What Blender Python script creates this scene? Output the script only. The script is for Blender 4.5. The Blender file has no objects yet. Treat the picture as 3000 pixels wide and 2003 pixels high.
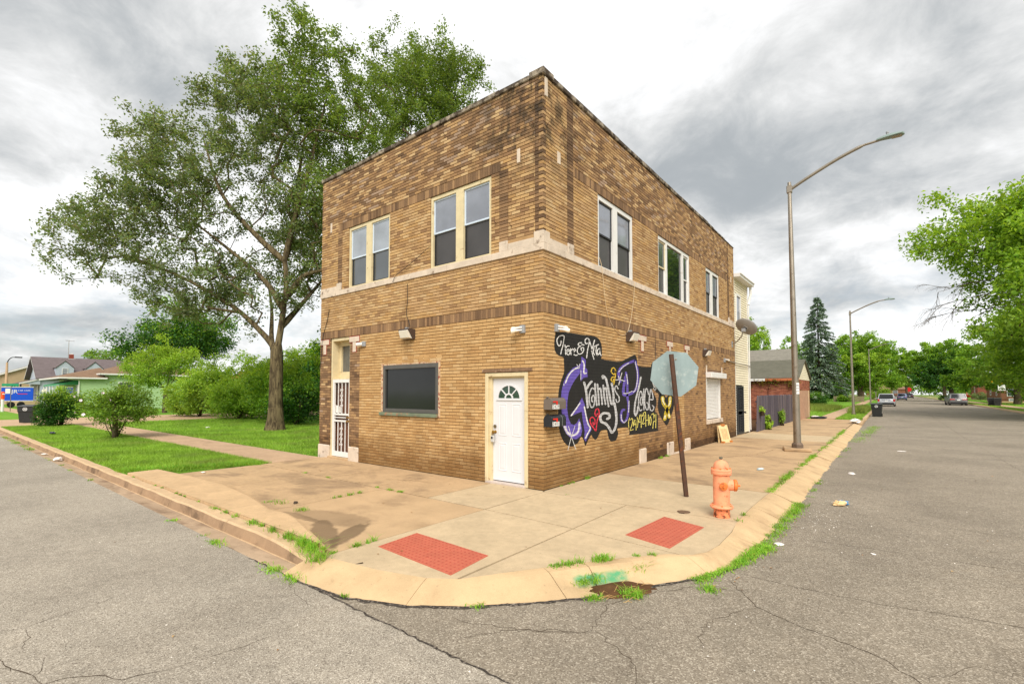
import bpy, bmesh, math, random
import numpy as np
from mathutils import Vector, Matrix
from mathutils.geometry import tessellate_polygon

S = bpy.context.scene
COL = S.collection
R = math.radians
rng = random.Random(7)

# ------------------------------------------------------------------ camera
cam_d = bpy.data.cameras.new("camera")
cam = bpy.data.objects.new("camera", cam_d)
COL.objects.link(cam)
S.camera = cam
cam.location = (4.948, -7.114, 1.770)
cam.rotation_mode = 'XYZ'
cam.rotation_euler = (R(90 + 2.235), 0, R(38.128))
cam_d.sensor_width = 36
cam_d.lens = 36 * 1394.6 / 3000
cam_d.shift_x = -11.4 / 3000
cam_d.shift_y = 92.9 / 3000
cam_d.clip_start = 0.05
cam_d.clip_end = 3000

# ------------------------------------------------------------------ light
CLOUD_BANKS = [(-0.869, 0.104, 0.483, 0.34, 1.8, 0.22), (-0.818, 0.189, 0.543, 0.28, 1.6, 0.14), (-0.751, 0.294, 0.591, 0.25, 1.5, 0.05), (-0.907, 0.085, 0.411, 0.16, 1.8, -0.1), (-0.936, 0.082, 0.341, 0.16, 2.4, 0.20), (-0.948, 0.119, 0.296, 0.2, 1.5, -0.07), (-0.546, 0.629, 0.554, 0.12, 1.5, 0.05), (-0.239, 0.888, 0.393, 0.2, 1.6, 0.18), (-0.165, 0.880, 0.445, 0.3, 1.3, 0.11), (-0.061, 0.855, 0.514, 0.42, 1.2, 0.09), (-0.343, 0.734, 0.586, 0.22, 1.2, -0.12), (-0.336, 0.705, 0.625, 0.15, 1, -0.05), (-0.097, 0.938, 0.333, 0.16, 1.6, 0.05), (-0.011, 0.970, 0.270, 0.15, 1.8, -0.2), (-0.308, 0.903, 0.300, 0.12, 1.2, -0.09), (-0.060, 0.979, 0.200, 0.22, 4.5, 0.22), (-0.159, 0.973, 0.167, 0.2, 2, -0.08), (0.108, 0.867, 0.487, 0.3, 1.3, 0.03), (0.128, 0.929, 0.347, 0.25, 1.5, 0.04), (-0.993, 0.104, 0.060, 0.32, 9, 0.26), (-0.983, 0.143, 0.119, 0.3, 5, -0.08), (-0.970, 0.220, 0.099, 0.22, 6, 0.16), (-0.878, 0.397, 0.268, 0.2, 2, -0.08),]
EXPOSURE = 1.42
K = 2 ** EXPOSURE
S.view_settings.view_transform = 'Standard'
S.view_settings.look = 'None'
S.view_settings.exposure = EXPOSURE
S.view_settings.gamma = 1
S.view_settings.use_curve_mapping = False
S.cycles.max_bounces = 6
S.cycles.transparent_max_bounces = 6
S.cycles.use_denoising = True

SUN_EL, SUN_AZ = R(42), R(140)          # azimuth clockwise from +Y
sdir = Vector((math.sin(SUN_AZ) * math.cos(SUN_EL), math.cos(SUN_AZ) * math.cos(SUN_EL), math.sin(SUN_EL)))
sun_d = bpy.data.lights.new("sun", 'SUN')
sun_d.energy = 1.5
sun_d.angle = R(36)
sun_d.color = (1.0, 0.95, 0.87)
sun = bpy.data.objects.new("sun", sun_d)
COL.objects.link(sun)
sun.rotation_euler = sdir.to_track_quat('Z', 'Y').to_euler()
sun.location = (0, 0, 40)

W = bpy.data.worlds.new("World")
S.world = W
W.use_nodes = True
nt = W.node_tree
nt.nodes.clear()
def wn(t, **k):
    n = nt.nodes.new(t)
    for a, b in k.items(): setattr(n, a, b)
    return n
def wl(a, b): nt.links.new(a, b)
out = wn('ShaderNodeOutputWorld')
sky = wn('ShaderNodeTexSky', sky_type='NISHITA', sun_disc=False, sun_elevation=SUN_EL, sun_rotation=SUN_AZ)
bg_sky = wn('ShaderNodeBackground'); bg_sky.inputs[1].default_value = 0.08
wl(sky.outputs[0], bg_sky.inputs[0])
tc = wn('ShaderNodeTexCoord')
sep = wn('ShaderNodeSeparateXYZ'); wl(tc.outputs['Generated'], sep.inputs[0])
def wm(op, a, b=None, clamp=False):
    n = wn('ShaderNodeMath', operation=op, use_clamp=clamp)
    for i, x in enumerate((a, b)):
        if x is None: continue
        if isinstance(x, (int, float)): n.inputs[i].default_value = x
        else: wl(x, n.inputs[i])
    return n.outputs[0]
zc = wm('MAXIMUM', sep.outputs[2], 0.0)
den = wm('ADD', zc, 0.30)
comb = wn('ShaderNodeCombineXYZ')
wl(wm('DIVIDE', sep.outputs[0], den), comb.inputs[0])
wl(wm('DIVIDE', sep.outputs[1], den), comb.inputs[1])
comb.inputs[2].default_value = 3.4
def wnoise(scale, detail, rough, dist=0.0, off=(0, 0, 0)):
    mp = wn('ShaderNodeMapping'); mp.inputs['Location'].default_value = off
    wl(comb.outputs[0], mp.inputs[0])
    n = wn('ShaderNodeTexNoise'); wl(mp.outputs[0], n.inputs['Vector'])
    n.inputs['Scale'].default_value = scale; n.inputs['Detail'].default_value = detail
    n.inputs['Roughness'].default_value = rough; n.inputs['Distortion'].default_value = dist
    return n.outputs[0]
big = wnoise(0.62, 3, 0.5, 0.3, (4.1, 1.7, 0))
mid = wnoise(1.9, 8, 0.58, 0.35, (0.3, 5.2, 0))
fine = wnoise(4.6, 10, 0.64, 0.4, (2.0, 2.0, 0))
f1 = wm('ADD', wm('MULTIPLY', big, 0.26), wm('ADD', wm('MULTIPLY', mid, 0.44), wm('MULTIPLY', fine, 0.30)))
f1 = wm('ADD', wm('MULTIPLY', wm('SUBTRACT', f1, 0.5), 1.65), 0.515)
# the cloud banks as they hang over the street that afternoon: direction, size, flatness, thickness
warp = wn('ShaderNodeTexNoise'); wl(comb.outputs[0], warp.inputs['Vector']); warp.inputs['Scale'].default_value = 1.3; warp.inputs['Detail'].default_value = 6
wsub = wn('ShaderNodeVectorMath', operation='SUBTRACT'); wl(warp.outputs[1], wsub.inputs[0]); wsub.inputs[1].default_value = (0.5, 0.5, 0.5)
wsc = wn('ShaderNodeVectorMath', operation='SCALE'); wl(wsub.outputs[0], wsc.inputs[0]); wsc.inputs['Scale'].default_value = 0.26
wdir = wn('ShaderNodeVectorMath', operation='ADD'); wl(tc.outputs['Generated'], wdir.inputs[0]); wl(wsc.outputs[0], wdir.inputs[1])
for (x, y, z, r, k, w) in CLOUD_BANKS:
    s1 = wn('ShaderNodeVectorMath', operation='SUBTRACT'); wl(wdir.outputs[0], s1.inputs[0]); s1.inputs[1].default_value = (x, y, z)
    s2 = wn('ShaderNodeVectorMath', operation='MULTIPLY'); wl(s1.outputs[0], s2.inputs[0]); s2.inputs[1].default_value = (1, 1, k)
    s3 = wn('ShaderNodeVectorMath', operation='LENGTH'); wl(s2.outputs[0], s3.inputs[0])
    mr = wn('ShaderNodeMapRange', interpolation_type='SMOOTHERSTEP'); wl(s3.outputs['Value'], mr.inputs[0])
    mr.inputs[1].default_value = r * 1.25; mr.inputs[2].default_value = 0.0; mr.inputs[3].default_value = 0.0; mr.inputs[4].default_value = w * 0.8
    f1 = wm('ADD', f1, mr.outputs[0])
ramp = wn('ShaderNodeValToRGB')
cr = ramp.color_ramp
cr.interpolation = 'B_SPLINE'
cr.elements[0].position = 0.34; cr.elements[0].color = (1.04, 1.04, 1.04, 1)
cr.elements[1].position = 0.80; cr.elements[1].color = (0.36, 0.385, 0.40, 1)
for p, c in ((0.44, (0.97, 0.972, 0.975)), (0.51, (0.83, 0.832, 0.83)), (0.59, (0.68, 0.683, 0.675)), (0.69, (0.50, 0.515, 0.52))):
    e = cr.elements.new(p); e.color = (*c, 1)
wl(f1, ramp.inputs[0])
bg_c = wn('ShaderNodeBackground'); bg_c.inputs[1].default_value = 1.22 / K
wl(ramp.outputs[0], bg_c.inputs[0])
mixw = wn('ShaderNodeMixShader')
# a few thin places in the cover near the horizon let the blue of the sky through
thin = wm('MULTIPLY', wm('SUBTRACT', 1.0, wm('MULTIPLY', zc, 4.0), True), wm('MULTIPLY', wm('SUBTRACT', fine, 0.46), 3.0, True), True)
wl(wm('SUBTRACT', 0.97, wm('MULTIPLY', thin, 0.4)), mixw.inputs[0])
wl(bg_sky.outputs[0], mixw.inputs[1]); wl(bg_c.outputs[0], mixw.inputs[2])
wl(mixw.outputs[0], out.inputs[0])

# ------------------------------------------------------------------ helpers
def link(o, parent=None):
    COL.objects.link(o)
    if parent is not None: o.parent = parent
    return o
def tag(o, label=None, cat=None, group=None, kind=None):
    for k, v in (("label", label), ("category", cat), ("group", group), ("kind", kind)):
        if v: o[k] = v
    return o
def thing(name, label, cat, loc=(0, 0, 0), rz=0.0, group=None):
    o = bpy.data.objects.new(name, None)
    o.empty_display_size = 0.2
    link(o); o.location = loc; o.rotation_euler = (0, 0, rz)
    return tag(o, label, cat, group)
def copy_tree(o, parent=None):
    c = o.copy(); link(c, parent)
    for ch in list(o.children): copy_tree(ch, c)
    return c

FRONT = lambda u, w, z: (u, -w, z)       # u along the front wall, w out of it
SIDE = lambda u, w, z: (w, u, z)         # u along the side wall, w out of it

class MB:
    def __init__(s): s.v = []; s.f = []; s.m = []; s.M = None
    def add(s, vs, fs, m=0):
        b = len(s.v)
        if s.M is not None: vs = [tuple(s.M @ Vector(p)) for p in vs]
        s.v.extend(vs)
        for f in fs: s.f.append(tuple(b + i for i in f)); s.m.append(m)
        return s
    def poly(s, pts, m=0): return s.add(list(pts), [tuple(range(len(pts)))], m)
    def box(s, x0, x1, y0, y1, z0, z1, m=0, mp=None, bev=0.0):
        if bev > 0:
            lo = (min(x0, x1), min(y0, y1), min(z0, z1)); hi = (max(x0, x1), max(y0, y1), max(z0, z1))
            b = min([bev] + [(hi[i] - lo[i]) / 2.2 for i in range(3)])
            vs = []; ix = {}
            for sx in (0, 1):
                for sy in (0, 1):
                    for sz in (0, 1):
                        g = (sx, sy, sz)
                        for ax in range(3):
                            ix[g, ax] = len(vs)
                            vs.append(tuple((hi if g[i] else lo)[i] if i == ax else ((hi[i] - b) if g[i] else (lo[i] + b)) for i in range(3)))
            fs = []
            for ax in range(3):
                p, q = [i for i in range(3) if i != ax]
                for sd in (0, 1):
                    def G(a_, c_):
                        g = [0, 0, 0]; g[ax] = sd; g[p] = a_; g[q] = c_
                        return tuple(g)
                    fs.append(tuple(ix[G(*k), ax] for k in ((0, 0), (1, 0), (1, 1), (0, 1))))
                # edges running along ax
                for a_ in (0, 1):
                    for c_ in (0, 1):
                        def E(d_):
                            g = [0, 0, 0]; g[ax] = d_; g[p] = a_; g[q] = c_
                            return tuple(g)
                        fs.append((ix[E(0), p], ix[E(1), p], ix[E(1), q], ix[E(0), q]))
            for sx in (0, 1):
                for sy in (0, 1):
                    for sz in (0, 1): fs.append(tuple(ix[(sx, sy, sz), k] for k in range(3)))
        else:
            vs = [(x, y, z) for z in (z0, z1) for y in (y0, y1) for x in (x0, x1)]
            fs = [(0, 2, 3, 1), (4, 5, 7, 6), (0, 1, 5, 4), (2, 6, 7, 3), (0, 4, 6, 2), (1, 3, 7, 5)]
        if mp: vs = [mp(*p) for p in vs]
        return s.add(vs, fs, m)
    def obox(s, c, X, Y, Z, m=0):
        c = Vector(c); X = Vector(X); Y = Vector(Y); Z = Vector(Z)
        vs = [tuple(c + a * X + b * Y + d * Z) for d in (-1, 1) for b in (-1, 1) for a in (-1, 1)]
        return s.add(vs, [(0, 2, 3, 1), (4, 5, 7, 6), (0, 1, 5, 4), (2, 6, 7, 3), (0, 4, 6, 2), (1, 3, 7, 5)], m)
    def tube(s, path, rad, n=8, m=0, caps=True):
        P = [Vector(p) for p in path]
        if isinstance(rad, (int, float)): rad = [rad] * len(P)
        vs = []; fs = []; prev = None
        for i, p in enumerate(P):
            t = (P[min(i + 1, len(P) - 1)] - P[max(i - 1, 0)])
            if t.length < 1e-9: t = Vector((0, 0, 1))
            t.normalize()
            if prev is None:
                a = Vector((0, 0, 1)) if abs(t.z) < 0.9 else Vector((1, 0, 0))
                u = t.cross(a).normalized()
            else:
                u = (prev - t * prev.dot(t))
                u = u.normalized() if u.length > 1e-6 else t.orthogonal().normalized()
            prev = u; w = t.cross(u)
            for k in range(n):
                an = 2 * math.pi * k / n
                vs.append(tuple(p + (u * math.cos(an) + w * math.sin(an)) * rad[i]))
        for i in range(len(P) - 1):
            for k in range(n):
                a = i * n + k; b = i * n + (k + 1) % n
                fs.append((a, b, b + n, a + n))
        if caps and n > 2:
            fs.append(tuple(range(n - 1, -1, -1))); fs.append(tuple(range((len(P) - 1) * n, len(P) * n)))
        return s.add(vs, fs, m)
    def lathe(s, prof, n=20, m=0, c=(0, 0, 0), ax='z'):
        vs = []; fs = []
        for r, z in prof:
            for k in range(n):
                a = 2 * math.pi * k / n
                x, y = r * math.cos(a), r * math.sin(a)
                q = (x, y, z) if ax == 'z' else ((z, x, y) if ax == 'x' else (y, z, x))
                vs.append((q[0] + c[0], q[1] + c[1], q[2] + c[2]))
        for i in range(len(prof) - 1):
            for k in range(n):
                a = i * n + k; b = i * n + (k + 1) % n
                fs.append((a, b, b + n, a + n))
        fs.append(tuple(range(n - 1, -1, -1))); fs.append(tuple(range((len(prof) - 1) * n, len(prof) * n)))
        return s.add(vs, fs, m)
    def prism(s, pts, d0, d1, mp, m=0):
        """polygon pts (u,z) extruded along w from d0 to d1 through mp(u,w,z)"""
        n = len(pts)
        vs = [mp(u, d0, z) for u, z in pts] + [mp(u, d1, z) for u, z in pts]
        tri = tessellate_polygon([[Vector((u, z, 0)) for u, z in pts]])
        fs = [tuple(t) for t in tri] + [tuple(n + i for i in t) for t in tri]
        fs += [(i, (i + 1) % n, n + (i + 1) % n, n + i) for i in range(n)]
        return s.add(vs, fs, m)
    def flat(s, pts, z0, z1, m=0):
        return s.prism(pts, z0, z1, lambda u, w, z: (u, z, w), m)
    def mesh(s, name, mats, smooth=False):
        me = bpy.data.meshes.new(name)
        me.from_pydata(s.v, [], s.f)
        for mt in (mats if isinstance(mats, (list, tuple)) else [mats]): me.materials.append(mt)
        if any(s.m): me.polygons.foreach_set('material_index', s.m)
        if smooth:
            me.polygons.foreach_set('use_smooth', [True] * len(me.polygons))
        me.update()
        return me
    def build(s, name, mats, parent=None, smooth=False, loc=None):
        me = s.mesh(name, mats, smooth)
        if smooth and smooth != 'all':
            try: me.set_sharp_from_angle(angle=R(35))
            except Exception: pass
        o = bpy.data.objects.new(name, me)
        link(o, parent)
        if loc: o.location = loc
        return o

def np_mesh(name, verts, faces_n, mats, parent=None, midx=None):
    """verts (N,3); consecutive faces of faces_n corners each"""
    verts = np.asarray(verts, dtype=np.float32).reshape(-1, 3)
    nv = len(verts); nf = nv // faces_n
    me = bpy.data.meshes.new(name)
    me.vertices.add(nv); me.vertices.foreach_set('co', verts.ravel())
    me.loops.add(nv); me.loops.foreach_set('vertex_index', np.arange(nv, dtype=np.int32))
    me.polygons.add(nf)
    me.polygons.foreach_set('loop_start', np.arange(0, nv, faces_n, dtype=np.int32))
    for mt in (mats if isinstance(mats, (list, tuple)) else [mats]): me.materials.append(mt)
    if midx is not None: me.polygons.foreach_set('material_index', np.asarray(midx, dtype=np.int32))
    me.update(calc_edges=True); me.validate()
    o = bpy.data.objects.new(name, me)
    return link(o, parent)

def catmull(pts, n=6):
    P = [np.array(p, float) for p in pts]
    if len(P) < 3: return [tuple(p) for p in P]
    P = [2 * P[0] - P[1]] + P + [2 * P[-1] - P[-2]]
    o = []
    for i in range(1, len(P) - 2):
        a, b, c, d = P[i - 1:i + 3]
        for k in range(n):
            t = k / n
            o.append(tuple(0.5 * (2 * b + (c - a) * t + (2 * a - 5 * b + 4 * c - d) * t * t + (3 * b - a - 3 * c + d) * t ** 3)))
    o.append(tuple(P[-2]))
    return o

# ------------------------------------------------------------------ materials
def lin(c):
    return tuple(((x / 255) / 12.92 if x / 255 <= 0.04045 else ((x / 255 + 0.055) / 1.055) ** 2.4) for x in c)
MATS = {}
class NT:
    def __init__(s, name):
        s.mt = bpy.data.materials.new(name); s.mt.use_nodes = True
        s.t = s.mt.node_tree; s.b = s.t.nodes['Principled BSDF']; s._pos = None
    def n(s, t, **k):
        n = s.t.nodes.new(t)
        for a, b in k.items(): setattr(n, a, b)
        return n
    def l(s, a, b): s.t.links.new(a, b)
    def pos(s):
        if s._pos is None: s._pos = s.n('ShaderNodeNewGeometry')
        return s._pos.outputs['Position']
    def isl(s):
        s.pos(); return s._pos.outputs['Random Per Island']
    def setin(s, sock, x):
        if isinstance(x, (int, float)): sock.default_value = x
        elif isinstance(x, tuple): sock.default_value = (*x, 1) if len(x) == 3 and len(sock.default_value) == 4 else x
        else: s.l(x, sock)
    def noise(s, scale, detail=4, rough=0.55, stretch=None, dist=0.0):
        v = s.pos()
        if stretch:
            mp = s.n('ShaderNodeMapping'); s.l(v, mp.inputs[0]); mp.inputs['Scale'].default_value = stretch; v = mp.outputs[0]
        n = s.n('ShaderNodeTexNoise'); s.l(v, n.inputs['Vector'])
        n.inputs['Scale'].default_value = scale; n.inputs['Detail'].default_value = detail
        n.inputs['Roughness'].default_value = rough; n.inputs['Distortion'].default_value = dist
        return n.outputs[0]
    def voro(s, scale, feature='F1', out='Distance'):
        n = s.n('ShaderNodeTexVoronoi', feature=feature); s.l(s.pos(), n.inputs['Vector'])
        n.inputs['Scale'].default_value = scale
        return n.outputs[out]
    def math(s, op, a, b=None, clamp=False):
        n = s.n('ShaderNodeMath', operation=op, use_clamp=clamp)
        s.setin(n.inputs[0], a)
        if b is not None: s.setin(n.inputs[1], b)
        return n.outputs[0]
    def rng(s, x, a, b, c=0.0, d=1.0):
        n = s.n('ShaderNodeMapRange', interpolation_type='SMOOTHSTEP'); s.l(x, n.inputs[0])
        for i, q in enumerate((a, b, c, d)): n.inputs[i + 1].default_value = q
        return n.outputs[0]
    def mix(s, f, a, b, mode='MIX'):
        n = s.n('ShaderNodeMix', data_type='RGBA', blend_type=mode)
        s.setin(n.inputs[0], f); s.setin(n.inputs[6], a); s.setin(n.inputs[7], b)
        return n.outputs[2]
    def gray(s, x):
        n = s.n('ShaderNodeCombineColor')
        for i in range(3): s.l(x, n.inputs[i])
        return n.outputs[0]
    def bump(s, h, strength=0.3, dist=0.01):
        b = s.n('ShaderNodeBump'); b.inputs['Strength'].default_value = strength; b.inputs['Distance'].default_value = dist
        s.l(h, b.inputs['Height']); s.l(b.outputs[0], s.b.inputs['Normal'])
    def fin(s, col, rough=0.85, spec=0.3, metal=0.0):
        s.setin(s.b.inputs['Base Color'], col); s.setin(s.b.inputs['Roughness'], rough)
        s.b.inputs['Specular IOR Level'].default_value = spec; s.b.inputs['Metallic'].default_value = metal
        MATS[s.mt.name] = s.mt
        return s.mt
def pm(name, c, rough=0.7, spec=0.3, metal=0.0, var=0.12, scale=6.0, fine=0.0, bump=0.0, dirt=None, dirtamt=0.0, stretch=None):
    """painted / plain surface: colour with soft unevenness, optional dirt blotches and bump"""
    t = NT(name); c = lin(c)
    n = t.noise(scale, 5, 0.6, stretch)
    col = t.mix(1.0, c, t.gray(t.rng(n, 0.25, 0.75, 1 - var, 1 + var)), 'MULTIPLY')
    if fine: col = t.mix(1.0, col, t.gray(t.rng(t.noise(scale * 25, 3, 0.7), 0.2, 0.8, 1 - fine, 1 + fine)), 'MULTIPLY')
    if dirt is not None:
        col = t.mix(t.rng(t.noise(scale * 1.7, 7, 0.68), 0.62 - dirtamt * 0.3, 0.78 - dirtamt * 0.3), col, lin(dirt))
    if bump: t.bump(t.noise(scale * 18, 4, 0.6), bump, 0.004)
    return t.fin(col, rough, spec, metal)

ALB = 0.80                                # overall scale from picture tones to surface colour
def sc(c, k=ALB): return tuple(min(255, 255 * (max(0.0, x) ** (1 / 2.2))) for x in [v * k for v in lin(c)])

def brick_mat(name, c, var=0.09):
    t = NT(name); c = lin(c); lu_ = 0.3 * c[0] + 0.6 * c[1] + 0.1 * c[2]; c = tuple((v * 0.95 + lu_ * 0.05) * 0.74 for v in c)
    col = t.mix(1.0, c, t.gray(t.rng(t.noise(2.3, 5, 0.6), 0.25, 0.75, 1 - var, 1 + var)), 'MULTIPLY')
    col = t.mix(1.0, col, t.gray(t.rng(t.noise(60, 4, 0.7), 0.2, 0.8, 0.86, 1.14)), 'MULTIPLY')
    # soot streaks, rain-washed stains
    st = t.rng(t.noise(1.1, 7, 0.62, (1.3, 1.3, 0.42)), 0.55, 0.75, 0.0, 0.38)
    col = t.mix(st, col, t.mix(1.0, col, (0.46, 0.40, 0.34), 'MULTIPLY'))
    sp = t.n('ShaderNodeSeparateXYZ'); t.l(t.pos(), sp.inputs[0])
    # soot blot near the roof corner
    d = t.n('ShaderNodeVectorMath', operation='DISTANCE'); t.l(t.pos(), d.inputs[0]); d.inputs[1].default_value = (-0.45, 0, 7.2)
    blot = t.math('MULTIPLY', t.rng(d.outputs['Value'], 0.3, 2.1, 1.0, 0.0), t.rng(t.noise(3.2, 6, 0.65, (1, 1, 0.8)), 0.42, 0.6, 0.0, 0.85))
    col = t.mix(blot, col, (0.035, 0.028, 0.022))
    # street splash and damp on the lowest courses, with a ragged upper edge
    edge = t.math('ADD', sp.outputs[2], t.math('MULTIPLY', t.math('SUBTRACT', t.noise(1.6, 6, 0.65), 0.5), -1.3))
    col = t.mix(t.rng(edge, 0.1, 0.95, 0.85, 0.0), col, t.mix(1.0, col, (0.42, 0.36, 0.28), 'MULTIPLY'))
    t.bump(t.noise(90, 4, 0.65), 0.25, 0.003)
    return t.fin(col, 0.88, 0.2)

BRICK = {}
for nm, cols in {
    'honey': [(216, 174, 116), (211, 168, 110), (206, 162, 104), (220, 180, 124), (200, 155, 98)],
    'tan': [(208, 168, 118), (198, 157, 107), (188, 147, 99), (174, 134, 92), (160, 122, 86), (146, 112, 80), (182, 152, 126), (218, 182, 132)],
    'brown': [(158, 123, 88), (148, 115, 83), (168, 131, 93), (138, 107, 78), (178, 140, 99)],
    'dark': [(134, 104, 77), (126, 97, 71), (140, 109, 79), (118, 90, 66), (148, 115, 84)]}.items():
    BRICK[nm] = [brick_mat('brick_%s_%d' % (nm, i), c) for i, c in enumerate(cols)]
BM = [m for k in ('honey', 'tan', 'brown', 'dark') for m in BRICK[k]]
BOFF = {'honey': 0, 'tan': 5, 'brown': 13, 'dark': 18}
M_mortar = pm('mortar', (106, 82, 58), 0.95, 0.1, var=0.25, scale=3)

def leaf_mat(name, cols, trans=0.46):
    t = NT(name)
    r = t.n('ShaderNodeValToRGB'); t.l(t.isl(), r.inputs[0])
    el = r.color_ramp.elements
    el[0].color = (*lin(cols[0]), 1); el[1].color = (*lin(cols[-1]), 1)
    for i, c in enumerate(cols[1:-1]): e = el.new((i + 1) / (len(cols) - 1)); e.color = (*lin(c), 1)
    col = t.mix(1.0, r.outputs[0], t.gray(t.rng(t.noise(0.7, 4, 0.6), 0.3, 0.7, 0.72, 1.28)), 'MULTIPLY')
    if 'grass' in name:
        col = t.mix(t.rng(t.noise(0.55, 6, 0.65), 0.5, 0.72, 0, 0.7), col, lin((150, 152, 84)))
        col = t.mix(t.rng(t.noise(1.1, 5, 0.65), 0.56, 0.74, 0, 0.6), col, lin((84, 124, 44)))
    t.fin(col, 0.55, 0.3)
    tr = t.n('ShaderNodeBsdfTranslucent'); t.l(t.mix(1.0, col, (1.35, 1.25, 0.5), 'MULTIPLY'), tr.inputs[0])
    mx = t.n('ShaderNodeMixShader'); mx.inputs[0].default_value = trans
    o = t.t.nodes['Material Output']
    t.l(t.b.outputs[0], mx.inputs[1]); t.l(tr.outputs[0], mx.inputs[2]); t.l(mx.outputs[0], o.inputs[0])
    return t.mt
L_elm = leaf_mat('leaf_elm', [(98, 124, 74), (118, 140, 90), (132, 148, 104), (138, 140, 112), (106, 132, 82)])
L_elm2 = leaf_mat('leaf_elm_fresh', [(92, 120, 52), (114, 140, 66), (134, 154, 78), (102, 128, 60)])
L_maple = leaf_mat('leaf_maple', [(104, 144, 48), (132, 170, 60), (160, 192, 78), (116, 154, 50)])
L_maple2 = leaf_mat('leaf_maple_deep', [(88, 130, 42), (116, 158, 50), (144, 180, 62)])
L_lime = leaf_mat('leaf_lime', [(122, 158, 46), (148, 182, 58), (172, 198, 76), (108, 146, 46)])
L_dark = leaf_mat('leaf_dark', [(40, 76, 32), (56, 100, 38), (78, 126, 46), (46, 86, 40)])
L_rose = leaf_mat('leaf_hibiscus', [(100, 138, 46), (120, 156, 52), (144, 174, 66), (86, 122, 42)])
L_spruce = leaf_mat('needles_blue', [(104, 126, 106), (128, 148, 124), (86, 110, 92), (148, 166, 142)], 0.1)
L_grass = leaf_mat('grass_blade', [(110, 146, 42), (132, 168, 54), (154, 186, 70), (120, 156, 44)], 0.3)
L_grass_dry = leaf_mat('grass_blade_dry', [(120, 140, 56), (150, 158, 76), (96, 130, 44)], 0.3)
L_weed = leaf_mat('weed_blade', [(92, 152, 36), (118, 178, 48), (148, 190, 60), (156, 164, 66)], 0.3)
def bark_mat(name, a, b, sc_=5):
    t = NT(name)
    n = t.noise(sc_, 7, 0.7, (1.6, 1.6, 0.35), 0.6)
    col = t.mix(t.rng(n, 0.35, 0.65), lin(a), lin(b))
    t.bump(n, 0.8, 0.03)
    return t.fin(col, 0.95, 0.1)
K_elm = bark_mat('bark_elm', (62, 52, 40), (122, 108, 80))
K_gray = bark_mat('bark_gray', (70, 58, 46), (110, 96, 78))
K_dark = bark_mat('bark_dark', (44, 34, 26), (78, 64, 50))

def asphalt(name, base, light, dark, sc1, patch=0.12):
    t = NT(name)
    b = lin(base)
    v = t.voro(sc1, 'F1', 'Color')
    sp = t.n('ShaderNodeSeparateColor'); t.l(v, sp.inputs[0])
    col = t.mix(t.rng(sp.outputs[0], 0.62, 0.95), b, lin(light))
    col = t.mix(t.rng(sp.outputs[1], 0.7, 0.98, 0, 0.85), col, lin(dark))
    col = t.mix(1.0, col, t.gray(t.rng(t.noise(0.5, 6, 0.62), 0.25, 0.75, 1 - patch, 1 + patch)), 'MULTIPLY')
    col = t.mix(1.0, col, t.gray(t.rng(t.noise(7, 5, 0.7), 0.25, 0.75, 0.9, 1.1)), 'MULTIPLY')
    # oil-dark and dusty drifts, seams of older patching
    col = t.mix(t.rng(t.noise(0.9, 8, 0.7, (1, 1, 1), 0.8), 0.58, 0.66, 0, 0.22), col, t.mix(1.0, col, (1.25, 1.22, 1.18), 'MULTIPLY'))
    col = t.mix(t.rng(t.noise(1.7, 8, 0.72), 0.6, 0.68, 0, 0.3), col, t.mix(1.0, col, (0.72, 0.68, 0.64), 'MULTIPLY'))
    col = t.mix(t.rng(t.noise(0.23, 6, 0.6, (1, 0.4, 1)), 0.55, 0.75, 0, 0.35), col, t.mix(1.0, col, (0.62, 0.58, 0.54), 'MULTIPLY'))
    t.bump(t.math('ADD', t.voro(sc1), t.math('MULTIPLY', t.noise(sc1 * 0.5, 3, 0.6), 0.6)), 0.55, 0.006)
    return t.fin(col, 0.92, 0.2)
M_road_l = asphalt('asphalt_light', (152, 143, 129), (186, 177, 162), (108, 99, 88), 125)
M_road_r = asphalt('asphalt_dark', (133, 123, 108), (168, 158, 142), (104, 94, 81), 95, 0.16)
def concrete(name, base, stain, amt, joint=0.0, sc1=1.0, fine=0.08):
    t = NT(name); b = lin(base)
    col = t.mix(1.0, b, t.gray(t.rng(t.noise(1.3 * sc1, 6, 0.65), 0.25, 0.75, 0.88, 1.1)), 'MULTIPLY')
    col = t.mix(t.rng(t.noise(0.8 * sc1, 8, 0.66, (1.0, 1.5, 1), 0.5), 0.66 - amt * 0.22, 0.86 - amt * 0.2, 0, 0.75), col, lin(stain))
    col = t.mix(1.0, col, t.gray(t.rng(t.noise(120, 3, 0.7), 0.25, 0.75, 1 - fine * 1.6, 1 + fine * 1.6)), 'MULTIPLY')
    col = t.mix(1.0, col, t.gray(t.rng(t.noise(9, 6, 0.7, (1, 1, 1), 0.4), 0.25, 0.75, 0.91, 1.08)), 'MULTIPLY')
    col = t.mix(t.rng(t.noise(3.1, 9, 0.75, (1, 0.6, 1), 0.8), 0.60, 0.72, 0, 0.35), col, t.mix(1.0, col, (0.66, 0.60, 0.52), 'MULTIPLY'))
    col = t.mix(t.rng(t.noise(22, 4, 0.6), 0.64, 0.72, 0, 0.4), col, (0.12, 0.09, 0.06))
    t.bump(t.noise(160, 4, 0.65), 0.25, 0.003)
    return t.fin(col, 0.92, 0.2)
M_conc_new = concrete('concrete_new', (188, 167, 135), (170, 142, 108), 0.3)
M_conc_old = concrete('concrete_old', (185, 156, 120), (134, 112, 88), 0.9)
M_conc_walk = concrete('concrete_walk', (186, 156, 126), (148, 122, 96), 0.5)
M_kerb = concrete('concrete_kerb', (194, 166, 131), (158, 124, 88), 0.45, sc1=1.6)
M_gutter = concrete('concrete_gutter', (174, 150, 124), (116, 94, 74), 1.0, sc1=1.4)
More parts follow.
